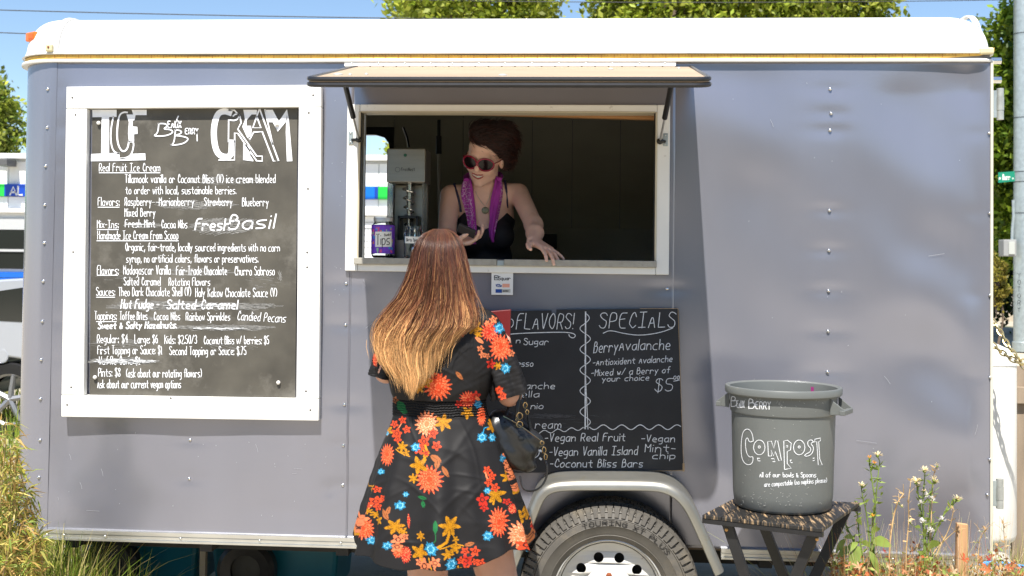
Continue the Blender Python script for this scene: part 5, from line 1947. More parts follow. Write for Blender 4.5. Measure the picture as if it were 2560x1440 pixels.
# ---- hair
rows = [(573, 1086, 1116, .012), (576, 1076, 1127, .028), (581, 1067, 1137, .050), (590, 1057, 1148, .074), (604, 1047, 1159, .096), (625, 1039, 1167, .112), (660, 1033, 1175, .122), (700, 1022, 1183, .124), (745, 1001, 1194, .122), (785, 966, 1206, .130), (810, 950, 1208, .140), (835, 945, 1178, .146), (866, 947, 1156, .148), (900, 958, 1146, .150), (930, 984, 1134, .150), (975, 1012, 1095, .150)]
ra = np.array([[C(1100, py)[2], C(xl, py)[0], C(xr, py)[0], b] for py, xl, xr, b in rows])[::-1]
def hair_surf(u, z, lift=0.0):
    xl, xr, b = (np.interp(z, ra[:, 0], ra[:, i]) for i in (1, 2, 3))
    cx, a = (xl + xr) / 2, (xr - xl) / 2
    # over the crown the near surface closes to the top; lower it is a curtain
    return np.stack([cx + (a + lift * .4) * u, YC - (b + lift) * np.sqrt(np.maximum(1 - (.93 * u) ** 2, 0)) * 1.0 + 0 * z, z], -1)
ROOT, MID, TIP = np.array((.090, .028, .014)), np.array((.24, .085, .032)), np.array((.88, .50, .20))
ztop, zbot = C(1100, 573)[2], C(1100, 975)[2]
# under layer that fills the mass
us, zs = np.linspace(-1, 1, 60), np.linspace(ztop, C(1100, 905)[2], 90)
U_, Z_ = np.meshgrid(us, zs, indexing='ij')
Vb = hair_surf(U_ * .93, Z_, -.016).reshape(-1, 3)
tt = (ztop - Z_.ravel()) / (ztop - zbot)
cb = ROOT[None] * (1 - np.clip((tt - .35) / .45, 0, 1))[:, None] + TIP[None] * .45 * np.clip((tt - .35) / .45, 0, 1)[:, None]
nI, nJ = U_.shape
i, j = np.meshgrid(np.arange(nI - 1), np.arange(nJ - 1), indexing='ij')
Fb = np.stack([i * nJ + j, i * nJ + j + 1, (i + 1) * nJ + j + 1, (i + 1) * nJ + j], -1).reshape(-1, 4)
m_hair = mat('ombre_hair', attr='print', rough=.38, spec=.5)
m_hair.node_tree.nodes['Principled BSDF'].inputs['Sheen Weight'].default_value = .1
hair = np_mesh('hair', Vb, Fb, m_hair, cust, col=cb)
md = hair.modifiers.new('t', 'SOLIDIFY'); md.thickness = .02; md.offset = -1
# cap over the whole skull, face side left open
sc_ = SDF(C(1102, 652) - .16, C(1102, 652) + .16, .006)
sc_.ell(C(1102, 657, .004), (.077, .096, .099), k=.01)
sc_.ell(C(1102, 690, .085), (.062, .075, .1), k=.004, cut=True)
Vc, Fc = sc_.surf()
np_mesh('scalp_hair', Vc, Fc, m_hair, hair, col=np.tile(ROOT, (len(Vc), 1)))
K = 26
CLI = []
_g = np.random.default_rng(77)
CL = [(float(np.clip(_g.uniform(-1.02, 1.02), -1, 1)), _g.uniform(-.012, .010), _g.uniform(0, 6.28), _g.uniform(.42, 1.5), _g.uniform(.82, 1.03), _g.uniform(-.14, .14)) for _ in range(230)]
def hp(i, g):
    u = g.uniform(-1, 1)
    if g.random() < .25: u = np.sign(u) * (1 - abs(g.normal(0, .12)))
    ci = int(g.integers(len(CL)))
    u = CL[ci][0] + g.normal(0, .030)
    u = float(np.clip(u, -1, 1))
    CLI.append(ci)
    edge = abs(u)
    ulen = np.interp(u, [-1, -.6, -.1, .3, .7, 1], [.86, .95, 1.0, .92, .82, .60])
    L = ulen * g.uniform(.90, 1.02) * CL[ci][4]
    s0 = max(0.0, g.uniform(-.25, .30)) if g.random() < .8 else g.uniform(.3, .7)
    t = np.linspace(s0, max(L, s0 + .12), K)
    z = ztop + (zbot - ztop) * t
    lay = g.uniform(-.005, .003) + CL[ci][1]
    ph, am, fr = CL[ci][2] + g.normal(0, .4), .046 + g.uniform(-.015, .025), 5 + 3 * math.sin(ci)
    clump = .04 * np.sin(u * 21 + 3 * np.sin(u * 7)) * np.clip((t - .35) * 2, 0, 1)
    uu = u * (1 - .0 * t) + am * np.sin(fr * t + ph) * np.clip(t * 1.6, 0, 1) + clump
    P = hair_surf(np.clip(uu, -1.04, 1.04) * .94, z, 0.0)
    P[:, 1] -= lay + .006 * np.sin(fr * 1.3 * t + ph * 2) * t + .008 * np.sin(u * 17) * np.clip(t * 2 - .5, 0, 1)
    P[:, 0] += .004 * np.sin(fr * 2.2 * t + ph)
    if g.random() < .14:
        P[:, 0] += g.normal(0, .016) * np.sin(fr * .8 * t + ph * 3) * np.clip(t * 2, 0, 1)
        P[:, 1] -= .008 * g.random()
    if g.random() < .06:
        P[:, 0] += np.sign(u) * .03 * t * g.random() * np.clip(t * 2, 0, 1)
        P[:, 1] -= .015 * t * g.random()
    return P
def hc(i, g, P):
    t = (ztop - P[:, 2]) / (ztop - zbot)
    k = np.clip((t - g.uniform(.10, .22)) / .45, 0, 1)[:, None]
    k2 = np.clip((t - g.uniform(.40, .68)) / g.uniform(.18, .38), 0, 1)[:, None]
    c = ROOT * (1 - k) + MID * k
    c = c * (1 - k2) + TIP * k2
    if g.random() < .16:
        c = c * .5 + TIP * .5 * np.clip(k + .25, 0, 1)
    cm = CL[CLI[i]]
    sh = cm[3] * (.9 + .1 * np.sin(t * 9 + cm[2]))[:, None]
    return c * sh * g.uniform(.8, 1.2)
strands(hp, 10500, 'hair_strands', m_hair, hair, rad=.0007, col_fn=hc, seed=5)['kind'] = 'stuff'

# ---- wallet in her hand
a = C(1250, 815, .32)
wal = thing('wallet', V3((a[0], a[1], a[2] - .05)), 'dark red leather wallet held up in front of the customer', 'wallet')
W1, W2, W3, W4 = (C(x, y, .30) for x, y in ((1206, 780), (1277, 774), (1275, 848), (1210, 850)))
mb = MB()
for k in (0, 1):
    o_ = V3((0, .014 * k, 0))
    vs = [p + o_ for p in (W1, W4, W3, W2)] + [p + o_ + V3((0, .009, 0)) for p in (W1, W4, W3, W2)]
    mb.add(vs, [(0, 1, 2, 3), (7, 6, 5, 4), (0, 4, 5, 1), (1, 5, 6, 2), (2, 6, 7, 3), (3, 7, 4, 0)])
m_wal = mat('dark_red_leather', (.13, .012, .012), rough=.42, bump=.0003, bscale=150)
mb.build('cover', m_wal, wal, bevel=.002)
mb = MB()
vs = [p + V3((0, .0098, 0)) for p in (W1, W4, W3, W2)]
vs = [v * .98 + sum(vs) / 4 * .02 for v in vs]
vs2 = [v + V3((0, .0038, 0)) for v in vs]
mb.add(vs + vs2, [(0, 1, 2, 3), (7, 6, 5, 4), (0, 4, 5, 1), (1, 5, 6, 2), (2, 6, 7, 3), (3, 7, 4, 0)])
mb.build('inner_pages', mat('paper'), wal)

# ---- handbag
m_bag = mat('black_leather', (.014, .014, .014), rough=.33, bump=.0004, bscale=170, spec=.6)
bag = thing('handbag', C(1295, 1190), 'black leather shoulder bag with gold clasps hanging from the customer\'s elbow', 'handbag')
sB = SDF(C(1190, 1260, -.1) - .02, C(1400, 980, .14) + .02, .004)
sB.ell(C(1270, 1095, .045), (.062, .05, .075), k=.03)
sB.cap(C(1250, 1060, .045), .045, C(1335, 1100, .045), .022, k=.04)
sB.cap(C(1262, 1130, .045), .05, C(1318, 1160, .045), .028, k=.04)
sB.ell(C(1300, 1120, .045), (.05, .045, .05), k=.03)
sB.cap(C(1328, 1093, .045), .018, C(1357, 1108, .045), .010, k=.02)
V, F = sB.surf()
V[:, 1] += .004 * np.sin(V[:, 0] * 90 + V[:, 2] * 50)
V[:, 0] += .003 * np.sin(V[:, 2] * 120)
np_mesh('bag_body', V, F, m_bag, bag)
m_gold = mat('gold_metal', (.45, .32, .16), rough=.22, metal=1.0)
mb = MB()
for (pts, r) in (([(1293, 1068, -.0), (1292, 1030, -.01), (1296, 1000, -.0), (1303, 968, .0), (1312, 985, .03), (1318, 1030, .03), (1325, 1080, .03)], .0062),
                 ([(1262, 1058, .0), (1270, 1015, .03), (1290, 985, .05), (1312, 1010, .06), (1330, 1080, .07)], .006)):
    P = [Vector(C(*p)) for p in pts]
    mb.tube(smoothline(P, 2), r, 8, flat=.5)
mb.build('handle', m_bag, bag, smooth=True)
mb = MB()
P = [Vector(C(*p)) for p in ((1358, 1108, -.01), (1362, 1150, -.015), (1369, 1165, -.02), (1367, 1195, -.02), (1350, 1222, -.02), (1325, 1229, -.01), (1306, 1222, .0), (1300, 1190, .02))]
mb.tube(smoothline(P, 3), .0034, 8)
mb.build('strap', m_bag, bag, smooth=True)
def ringat(px, py, dy, r, w=.0016, tall=1.0):
    c = C(px, py, dy)
    mb.tube([(c[0] + r * math.cos(a * .3927), c[1] + .3 * r * math.cos(a * .3927), c[2] + tall * r * math.sin(a * .3927)) for a in range(17)], w, 6, cap=False)
for px, py, r, tall in ((1299, 1040, .009, 1.2), (1299, 1061, .0095, 1), (1313, 1013, .006, 1.5), (1318, 1030, .005, 1.4), (1355, 1107, .006, 1), (1360, 1125, .006, 1.6), (1364, 1142, .005, 1.8)):
    mb = MB()
    ringat(px, py, -.03, r, tall=tall)
    mb.build('ring', m_gold, bag, smooth=True)
mb = MB()
P = [Vector(C(px, py, -.012)) for px, py in ((1258, 1040), (1290, 1058), (1320, 1078), (1350, 1100))]
mb.tube(P, .0022, 6)
mb.build('zip', m_gold, bag, smooth=True)

# ------------------------------------------------------------------ the server leaning out of the hatch
def D(px, py, Y): return V3(at(px, py, Y))
hc_ = D(1213, 392, .31)
serv = thing('person', (D(1215, 700, .48)[0], .48, ZB + .06), 'smiling red haired server in big sunglasses leaning on the hatch ledge', 'person')
SH = .43
shL, shR = D(1126, 487, SH), D(1297, 483, SH)
zfl = ZB + .062
lo = V3((D(1070, 600, .3)[0], -.13, zfl - .01))
hi = V3((D(1420, 600, 0)[0], .64, D(1215, 325, .3)[2] + .06))


def torso(s):
    s.cap(D(1212, 482, .42), .052, D(1150, 487, SH), .044, k=.05)
    s.cap(D(1212, 482, .42), .052, D(1275, 484, SH), .044, k=.05)
    s.ell(D(1213, 545, .455), (.125, .090, .125), k=.05)
    s.ell(D(1213, 650, .475), (.112, .090, .13), k=.05)
    s.ell(D(1213, 750, .50), (.155, .11, .13), k=.06)
    s.ell(D(1178, 592, .385), (.058, .052, .058), k=.035)
    s.ell(D(1249, 590, .385), (.058, .052, .058), k=.035)
    return s


HM = np.array((Matrix.Rotation(R(-12), 3, 'Z') @ Matrix.Rotation(R(10), 3, 'Y') @ Matrix.Rotation(R(22), 3, 'X')))
def H(x, y, z): return hc_ + HM @ V3((x, y, z))
s = SDF(lo, hi, .0042)
torso(s)
for hx in (1175, 1255):
    a = D(hx, 760, .5)
    kn = a.copy(); kn[2] = zfl + .46; kn[1] = .46
    an = kn.copy(); an[2] = zfl + .07; an[1] = .5
    s.cap(a, .085, kn, .058, k=.04)
    s.cap(kn, .056, an, .035, k=.02)
    s.cap(an + V3((0, 0, -.03)), .033, an + V3((0, -.15, -.045)), .022, k=.02)
# neck and head
s.cap(D(1213, 480, .42), .050, H(0, .025, -.055), .050, k=.03)
s.ell(H(0, .018, .035), (.074, .092, .080), HM, k=.01)
s.ell(H(0, -.018, -.028), (.060, .068, .082), HM, k=.02)
s.cap(H(-.034, -.018, -.066), .024, H(-.008, -.058, -.094), .018, k=.02)
s.cap(H(.034, -.018, -.066), .024, H(.008, -.058, -.094), .018, k=.02)
s.ell(H(-.034, -.050, -.034), (.027, .025, .025), HM, k=.014)
s.ell(H(.034, -.050, -.034), (.027, .025, .025), HM, k=.014)
s.cap(H(-.032, -.068, .022), .014, H(.032, -.068, .022), .014, k=.015)
s.cap(H(0, -.080, .006), .008, H(0, -.100, -.026), .0115, k=.01)
s.cap(H(-.011, -.086, -.031), .0075, H(.011, -.086, -.031), .0075, k=.006)
for sx in (-1, 1):
    s.ell(H(sx * .073, .006, -.012), (.010, .020, .030), HM, k=.006)
s.cap(H(-.018, -.075, -.0525), .008, H(.018, -.075, -.0525), .008, k=.008)
s.cap(H(-.012, -.072, -.0715), .0075, H(.012, -.072, -.0715), .0075, k=.008)
# her right arm (left in view): elbow low, forearm across, device in the hand
el = D(1116, 592, .33)
wr = D(1138, 606, .115)
s.cap(shL, .043, el, .038, k=.02)
s.cap(el, .038, wr, .025, k=.02)
hand(s, wr, (.93, -.32, .10), (-.12, -.30, .93), 1, (.42, .45, .5, .5), spread=.14, sc=.93, thumb=(.75, .55, .55))
# her left arm
el = D(1334, 562, .235)
wr = D(1334, 603, .075)
s.cap(shR, .042, el, .036, k=.02)
s.cap(el, .036, D(1337, 583, .15), .033, k=.02)
s.cap(D(1337, 583, .15), .033, wr, .025, k=.02)
hand(s, wr, (.62, -.60, -.34), (-.30, .12, -.93), -1, (.22, .25, .25, .12), spread=.20, sc=.98, thumb=(.45, .85, .1))
V, F = s.surf()
np_mesh('body', V, F, m_skin2, serv)


def fronty(s, x, z, y0=-.1, y1=.6):
    i = int(round((x - s.lo[0]) / s.h)); k = int(round((z - s.lo[2]) / s.h))
    if not (0 <= i < s.n[0] and 0 <= k < s.n[2]): return y1
    col = s.d[i, :, k]
    j0 = max(int((y0 - s.lo[1]) / s.h), 0)
    w = np.where(col[j0:] < 0)[0]
    return s.lo[1] + (j0 + w[0]) * s.h if len(w) else y1


# black strappy top, from the torso alone
t_ = torso(SDF(lo, (hi[0], hi[1], D(1213, 490, SH)[2]), .0045))
g_ = [t_.lo[i] + np.arange(t_.n[i]) * t_.h for i in range(3)]
XX, YY, ZZ = np.meshgrid(*g_, indexing='ij', sparse=True)
xc, zv = D(1212, 574, .36)[0], D(1212, 574, .36)[2]
ax_ = np.abs(XX - xc)
zn = zv + np.where(ax_ < .090, .42 * ax_ + 4.6 * ax_ ** 2, .075 - (ax_ - .09) * .9)
cut = ZZ - zn + 0 * YY
cutb = (t_.lo[2] + .78 * 0) - ZZ
field = np.maximum(t_.d - .0055, cut * .7)
field = np.maximum(field, (zfl + .72) - ZZ)
Vt, Ft = t_.surf(field=np.array(field, np.float32))
top = np_mesh('top', Vt, Ft, mat('black_jersey', (.010, .010, .014), rough=.7, var=.2, vscale=40), serv)
# dark trousers
f2 = SDF((lo[0], .3, zfl - .01), (hi[0], .64, zfl + .82), .006)
f2.ell(D(1213, 750, .50), (.158, .113, .13), k=.05)
for hx in (1175, 1255):
    a = D(hx, 760, .5)
    kn = a.copy(); kn[2] = zfl + .46; kn[1] = .46
    an = kn.copy(); an[2] = zfl + .12; an[1] = .5
    f2.cap(a, .091, kn, .064, k=.04)
    f2.cap(kn, .064, an, .046, k=.02)
Vt, Ft = f2.surf()
np_mesh('trousers', Vt, Ft, mat('dark_denim', (.02, .025, .04), rough=.8), serv)
m_strap = mat('purple_black_strap', (.03, .022, .06), rough=.5)
for pts in (((1152, 530), (1148, 505), (1142, 480), (1134, 458)), ((1268, 520), (1267, 495), (1265, 470), (1262, 450))):
    P = []
    for px, py in pts:
        q = D(px, py, .38)
        y = fronty(s, q[0], q[2], .25)
        if y > .55: y = .42
        P.append(Vector(D(px, py, y - .004)))
    P.append(P[-1] + Vector((0, .05, .0)))
    mb = MB()
    mb.tube(smoothline(P, 2), .0055, 8, flat=.5)
    mb.build('strap', m_strap, top, smooth=True)

# sunglasses
sg = thing('sunglasses', H(0, -.1, 0), 'large round magenta framed sunglasses on the server\'s face', 'sunglasses')
m_fr = mat('magenta_frame', (.28, .008, .035), rough=.22, coat=.4)
m_lens = mat('dark_lens', (.010, .004, .006), rough=.16, spec=.35)
for sx in (-1, 1):
    mb = MB()
    pts = []
    for a in range(33):
        w = 2 * math.pi * a / 32
        x = sx * .0345 + .0325 * math.cos(w)
        z = -.002 + .0262 * math.sin(w)
        y = -.098 + 4.2 * x * x
        pts.append(H(x, y, z))
    mb.tube(pts, .0038, 8, cap=False)
    mb.build('rim', m_fr, sg, smooth=True)
    mb = MB()
    mb.sheet(lambda a, b: H(sx * .0345 + .0315 * a * math.cos(b * 6.2832), -.0985 + 4.2 * (sx * .0345 + .0315 * a * math.cos(b * 6.2832)) ** 2 - .002 * (1 - a * a), -.002 + .025 * a * math.sin(b * 6.2832)), 6, 33)
    mb.build('lens', m_lens, sg, smooth=True)
    mb = MB()
    mb.tube([H(sx * .066, -.078, .004), H(sx * .0765, -.05, .006), H(sx * .079, .0, .004), H(sx * .077, .02, -.004)], .0035, 8, flat=.6)
    mb.build('temple', m_fr, sg, smooth=True)
mb = MB()
mb.tube([H(-.005, -.098, .004), H(0, -.1, .007), H(.005, -.098, .004)], .0038, 8)
mb.build('bridge', m_fr, sg, smooth=True)
# mouth: open smile
def faceP(x, z, lift):
    p0 = H(x, -.14, z)
    d = HM @ V3((0, 1, 0))
    for k in range(120):
        p = p0 + d * k * .001
        ii = np.round((p - s.lo) / s.h).astype(int)
        if s.d[tuple(ii)] < .0015: break
    return p - d * lift
m_lip = mat('lip', (.42, .09, .075), rough=.35)
up = [(x, -.0545 + 6.5 * x * x + (.0012 if abs(x) > .004 else 0)) for x in np.linspace(-.0255, .0255, 13)]
dn = [(x, -.0700 + 22.0 * x * x) for x in np.linspace(-.0255, .0255, 13)]
mb = MB()
mb.tube([Vector(faceP(x, z, .0025)) for x, z in up], [.0012] + [.0026] * 11 + [.0012], 8)
mb.tube([Vector(faceP(x, z, .0025)) for x, z in dn], [.0012] + [.0034] * 11 + [.0012], 8)
mb.build('lips', m_lip, serv, smooth=True)
mb = MB()
mb.sheet(lambda a, b: faceP(-.022 + .044 * a, (lambda x: (-.0545 + 6.5 * x * x) * (1 - b) + (-.0662 + 20 * x * x) * b)(-.022 + .044 * a), .0022), 13, 4)
mb.build('teeth', mat('teeth', (.72, .68, .60), rough=.3), serv, smooth=True)
# server's hair: swept up and over to her left
sh_ = SDF(hc_ - .22, hc_ + .25, .005)
sh_.ell(H(.008, .040, .062), (.079, .090, .064), HM, k=.02)
sh_.ell(H(-.008, -.020, .098), (.056, .052, .038), HM, k=.03)
sh_.ell(H(.048, .020, .082), (.052, .070, .055), HM, k=.03)
sh_.ell(H(.066, .045, .035), (.034, .055, .055), HM, k=.03)
sh_.ell(H(-.030, .010, .110), (.040, .045, .026), HM, k=.03)
sh_.ell(H(.072, .05, .0), (.022, .04, .055), HM, k=.02)
sh_.ell(H(.062, .03, .095), (.045, .055, .045), HM, k=.03)
Vh, Fh = sh_.surf()
m_h2 = mat('dark_red_hair', attr='print', rough=.38, spec=.6)
DR = np.array((.015, .005, .004))
hob = np_mesh('hair', Vh, Fh, m_h2, serv, col=np.tile(DR, (len(Vh), 1)))
gr = np.stack(np.gradient(sh_.d), -1)
def h2p(i, g):
    p = Vh[g.integers(len(Vh))].copy()
    loc = HM.T @ (p - hc_)
    d0 = HM @ V3((.75 + g.normal(0, .25), .25 + g.normal(0, .3), .35 - 4.5 * max(loc[0], 0) + g.normal(0, .25)))
    L = g.uniform(.025, .075)
    wild = g.uniform(.3, 1.6) * (3.6 if g.random() < .3 else 1)
    out = []
    for k in range(9):
        ii = np.clip(np.round((p - sh_.lo) / sh_.h).astype(int), 1, sh_.n - 2)
        nn = gr[tuple(ii)]
        nn = nn / (np.linalg.norm(nn) + 1e-9)
        d = d0 - nn * (d0 @ nn) * .8
        d /= np.linalg.norm(d) + 1e-9
        dist = sh_.d[tuple(ii)]
        out.append(p + nn * (.002 + .0045 * k / 8 * wild))
        p = p + d * L / 8 - nn * max(dist, 0) * .5
        d0 = d0 + HM @ V3((.05, .02, -.06))
    return np.array(out)
def h2c(i, g, P):
    c = DR * g.uniform(.4, 3.2)
    if g.random() < .2: c = np.array((.09, .02, .01)) * g.uniform(.6, 1.2)
    return np.tile(c, (len(P), 1))
strands(h2p, 5200, 'hair_strands', m_h2, hob, rad=.0010, col_fn=h2c, seed=8)['kind'] = 'stuff'

# scarf, a folded bandana round the neck with two tails
def _scarf_mat():
    m = mat('purple_bandana', (.42, .045, .38), rough=.75, var=.15, vscale=30)
    n, l = m.node_tree.nodes, m.node_tree.links
    b = n['Principled BSDF']
    src = b.inputs['Base Color'].links[0].from_socket
    tc = n.new('ShaderNodeTexCoord')
    vo = n.new('ShaderNodeTexVoronoi')
    vo.inputs['Scale'].default_value = 62
    vo.feature = 'F1'
    l.new(tc.outputs['Object'], vo.inputs['Vector'])
    wv = n.new('ShaderNodeMath'); wv.operation = 'SINE'
    mu = n.new('ShaderNodeMath'); mu.operation = 'MULTIPLY'; mu.inputs[1].default_value = 14
    l.new(vo.outputs['Distance'], mu.inputs[0]); l.new(mu.outputs[0], wv.inputs[0])
    cr = n.new('ShaderNodeValToRGB')
    cr.color_ramp.elements[0].position, cr.color_ramp.elements[1].position = .62, .72
    l.new(wv.outputs[0], cr.inputs[0])
    at_ = n.new('ShaderNodeAttribute'); at_.attribute_name = 'print'
    mk = n.new('ShaderNodeMath'); mk.operation = 'MULTIPLY'
    l.new(cr.outputs[0], mk.inputs[0]); l.new(at_.outputs['Fac'], mk.inputs[1])
    mx = n.new('ShaderNodeMix'); mx.data_type = 'RGBA'
    l.new(mk.outputs[0], mx.inputs[0]); l.new(src, mx.inputs[6]); mx.inputs[7].default_value = (.70, .45, .66, 1)
    cr2 = n.new('ShaderNodeValToRGB')
    cr2.color_ramp.elements[0].position, cr2.color_ramp.elements[1].position = .22, .12
    mx2 = n.new('ShaderNodeMix'); mx2.data_type = 'RGBA'
    l.new(vo.outputs['Distance'], cr2.inputs[0])
    mk2 = n.new('ShaderNodeMath'); mk2.operation = 'MULTIPLY'
    cr2.color_ramp.elements[0].color = (1, 1, 1, 1); cr2.color_ramp.elements[1].color = (0, 0, 0, 1)
    l.new(mx.outputs[2], b.inputs['Base Color'])
    return m
m_sc = _scarf_mat()
def tail(rows_):
    """rows of (px left, px right, py, lift)"""
    R_ = np.array(rows_, float)
    nv, nu = 46, 17
    tt = np.linspace(0, 1, nv)
    ti = np.linspace(0, 1, len(R_))
    xl, xr, py, lf_ = (smooth1(np.interp(tt, ti, R_[:, k]), 7) for k in range(4))
    V, cc = [], []
    for i in range(nv):
        for j in range(nu):
            u = j / (nu - 1)
            px = xl[i] * (1 - u) + xr[i] * u
            q = D(px, py[i], .33)
            y = fronty(s, q[0], q[2], .12)
            y = min(y, .40)
            y = y - lf_[i] - .006 - .006 * math.sin(u * 9 + i * .12) - .008 * math.sin(u * math.pi)
            V.append(D(px, py[i], y))
            cc.append((1, 1, 1) if (u < .78) == (rows_[0][4] > 0) and i < nv * .78 else (0, 0, 0))
    V = np.array(V).reshape(nv, nu, 3)
    V[:, :, 1] = np.apply_along_axis(lambda c: smooth1(c, 9), 0, V[:, :, 1])
    i, j = np.meshgrid(np.arange(nv - 1), np.arange(nu - 1), indexing='ij')
    F = np.stack([i * nu + j, i * nu + j + 1, (i + 1) * nu + j + 1, (i + 1) * nu + j], -1).reshape(-1, 4)
    return V.reshape(-1, 3), F, np.array(cc, float)
sc1 = [(1164, 1180, 442, .006, 1), (1155, 1180, 462, .006, 1), (1152, 1184, 490, .005, 1), (1161, 1188, 520, .006, 1), (1167, 1190, 545, .01, 1), (1171, 1192, 570, .012, 1), (1176, 1190, 592, .012, 1), (1179, 1184, 612, .012, 1)]
sc2 = [(1240, 1250, 438, .006, -1), (1236, 1256, 462, .006, -1), (1228, 1256, 490, .005, -1), (1224, 1250, 520, .006, -1), (1224, 1246, 545, .01, -1), (1222, 1240, 570, .012, -1), (1224, 1236, 590, .012, -1), (1231, 1234, 607, .012, -1)]
scarf = thing('scarf', D(1212, 470, .40), 'purple paisley bandana hanging loose round the server\'s neck', 'scarf')
for rws in (sc1, sc2):
    V, F, cc = tail(rws)
    o = np_mesh('tail', V, F, m_sc, scarf, col=cc)
    md = o.modifiers.new('t', 'SOLIDIFY'); md.thickness = .002
mb = MB()
P = [Vector(D(1167, 450, .36)), Vector(D(1165, 440, .42)), Vector(D(1180, 432, .49)), Vector(D(1215, 430, .50)), Vector(D(1246, 432, .48)), Vector(D(1252, 440, .42)), Vector(D(1247, 448, .35))]
mb.tube(smoothline(P, 2), .013, 10, flat=.6)
o = mb.build('collar_fold', m_sc, scarf, smooth=True)
# necklace
nk = thing('necklace', D(1213, 520, .34), 'silver chain necklace with round pendant on the server\'s chest', 'necklace')
P = []
for px, py in ((1188, 478), (1195, 492), (1204, 506), (1213, 516), (1219, 505), (1224, 492), (1227, 480)):
    q = D(px, py, .36)
    P.append(Vector(D(px, py, fronty(s, q[0], q[2], .2) - .003)))
mb = MB(); mb.tube(P, .0013, 6); mb.build('chain', mat('silver_chain', (.5, .48, .42), rough=.35, metal=1), nk, smooth=True)
q = D(1213, 526, .36)
c_ = D(1213, 526, fronty(s, q[0], q[2], .2) - .006)
mb = MB()
mb.lathe([(.0001, -.004), (.009, -.0035), (.0145, -.001), (.0155, .002), (.013, .005)], c_, 20, 'y')
mb.build('pendant', mat('pendant', (.20, .20, .14), rough=.4, metal=.6, var=.6, vscale=200), nk, smooth=True)
# card reader in her right hand
c_ = Vector(D(1167, 577, .02))
Mx = Matrix.Translation(c_) @ Matrix.Rotation(R(24), 4, 'Y') @ Matrix.Rotation(R(-38), 4, 'X')
mb = MB(); mb.box(-.036, .036, -.024, .024, -.0055, .0055, Mx)
cr_ = thing('card_reader', c_, 'small dark handheld card reader in the server\'s right hand', 'card reader')
mb.build('case', mat('dark_plastic'), cr_, bevel=.003)
mb = MB(); mb.box(-.012, .018, -.008, .008, .0056, .0062, Mx)
mb.build('screen', mat('dull_screen', (.16, .15, .14), rough=.2), cr_)

# ================================================================== FOLIAGE TOOLS
def leaf_quads(C_, n, size, g, asp=.55, up=.3, droop=0.0):
    """n leaf-shaped quads at points C_ (n,3)"""
    d = g.normal(0, 1, (n, 3)); d[:, 2] -= droop
    d /= np.linalg.norm(d, axis=1, keepdims=True)
    nn = g.normal(0, 1, (n, 3)); nn[:, 2] += up
    s_ = np.cross(d, nn); s_ /= np.linalg.norm(s_, axis=1, keepdims=True) + 1e-9
    n2 = np.cross(s_, d)
    L = size * g.uniform(.6, 1.35, (n, 1))
    a = C_
    b = C_ + d * L * .5 + s_ * L * asp * .5 + n2 * L * .08
    c = C_ + d * L
    e = C_ + d * L * .5 - s_ * L * asp * .5 + n2 * L * .08
    V = np.stack([a, b, c, e], 1).reshape(-1, 3)
    F = np.arange(4 * n).reshape(-1, 4)
    return V, F


m_leaf = mat('tree_leaf', attr='print', rough=.5, trans_leaf=.38, spec=.35)
m_bark = mat('bark', (.13, .095, .065), rough=.9, var=.3, vscale=12, bump=.01, bscale=20)


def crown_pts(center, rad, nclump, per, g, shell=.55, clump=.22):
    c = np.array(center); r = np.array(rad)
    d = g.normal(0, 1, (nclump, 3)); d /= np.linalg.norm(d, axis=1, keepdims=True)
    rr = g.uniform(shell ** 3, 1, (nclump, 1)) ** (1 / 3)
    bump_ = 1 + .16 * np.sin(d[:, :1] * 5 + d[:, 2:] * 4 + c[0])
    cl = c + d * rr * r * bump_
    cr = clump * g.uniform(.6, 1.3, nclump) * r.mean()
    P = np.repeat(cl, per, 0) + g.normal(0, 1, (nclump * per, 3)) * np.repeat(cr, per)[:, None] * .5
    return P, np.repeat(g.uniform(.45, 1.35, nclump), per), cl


def tree(name, base, center, rad, label, cols, n=(170, 60), size=.13, seed=1, group=None, trunk_r=.16, clump=.2, cat='tree'):
    g = np.random.default_rng(seed)
    t = thing(name, base, label, cat, group)
    P, shade, cl = crown_pts(center, rad, n[0], n[1], g, clump=clump)
    V, F = leaf_quads(P, len(P), size, g)
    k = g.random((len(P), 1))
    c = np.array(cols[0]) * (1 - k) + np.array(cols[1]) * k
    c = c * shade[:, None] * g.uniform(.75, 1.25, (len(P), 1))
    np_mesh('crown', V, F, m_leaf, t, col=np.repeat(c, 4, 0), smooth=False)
    mb = MB()
    b, ce = Vector(base), Vector(center)
    top = Vector((ce.x, ce.y, ce.z + rad[2] * .5))
    mid = b.lerp(top, .45) + Vector((g.normal(0, .1), 0, 0))
    mb.tube(smoothline([b, b.lerp(mid, .5), mid, mid.lerp(top, .5), top], 1), [trunk_r * (1 - .75 * i / 9) for i in range(10)][:len(smoothline([b, b.lerp(mid, .5), mid, mid.lerp(top, .5), top], 1))], 10)
    for q in cl[::max(1, len(cl) // 16)]:
        q = Vector(q)
        s0 = b.lerp(top, min(.95, max(.3, (q.z - b.z) / max(.1, top.z - b.z) * .75)))
        m_ = s0.lerp(q, .5) + Vector((0, 0, .08))
        mb.tube([s0, m_, q], [trunk_r * .3, trunk_r * .18, trunk_r * .05], 6)
    mb.build('trunk', m_bark, t, smooth=True)
    return t


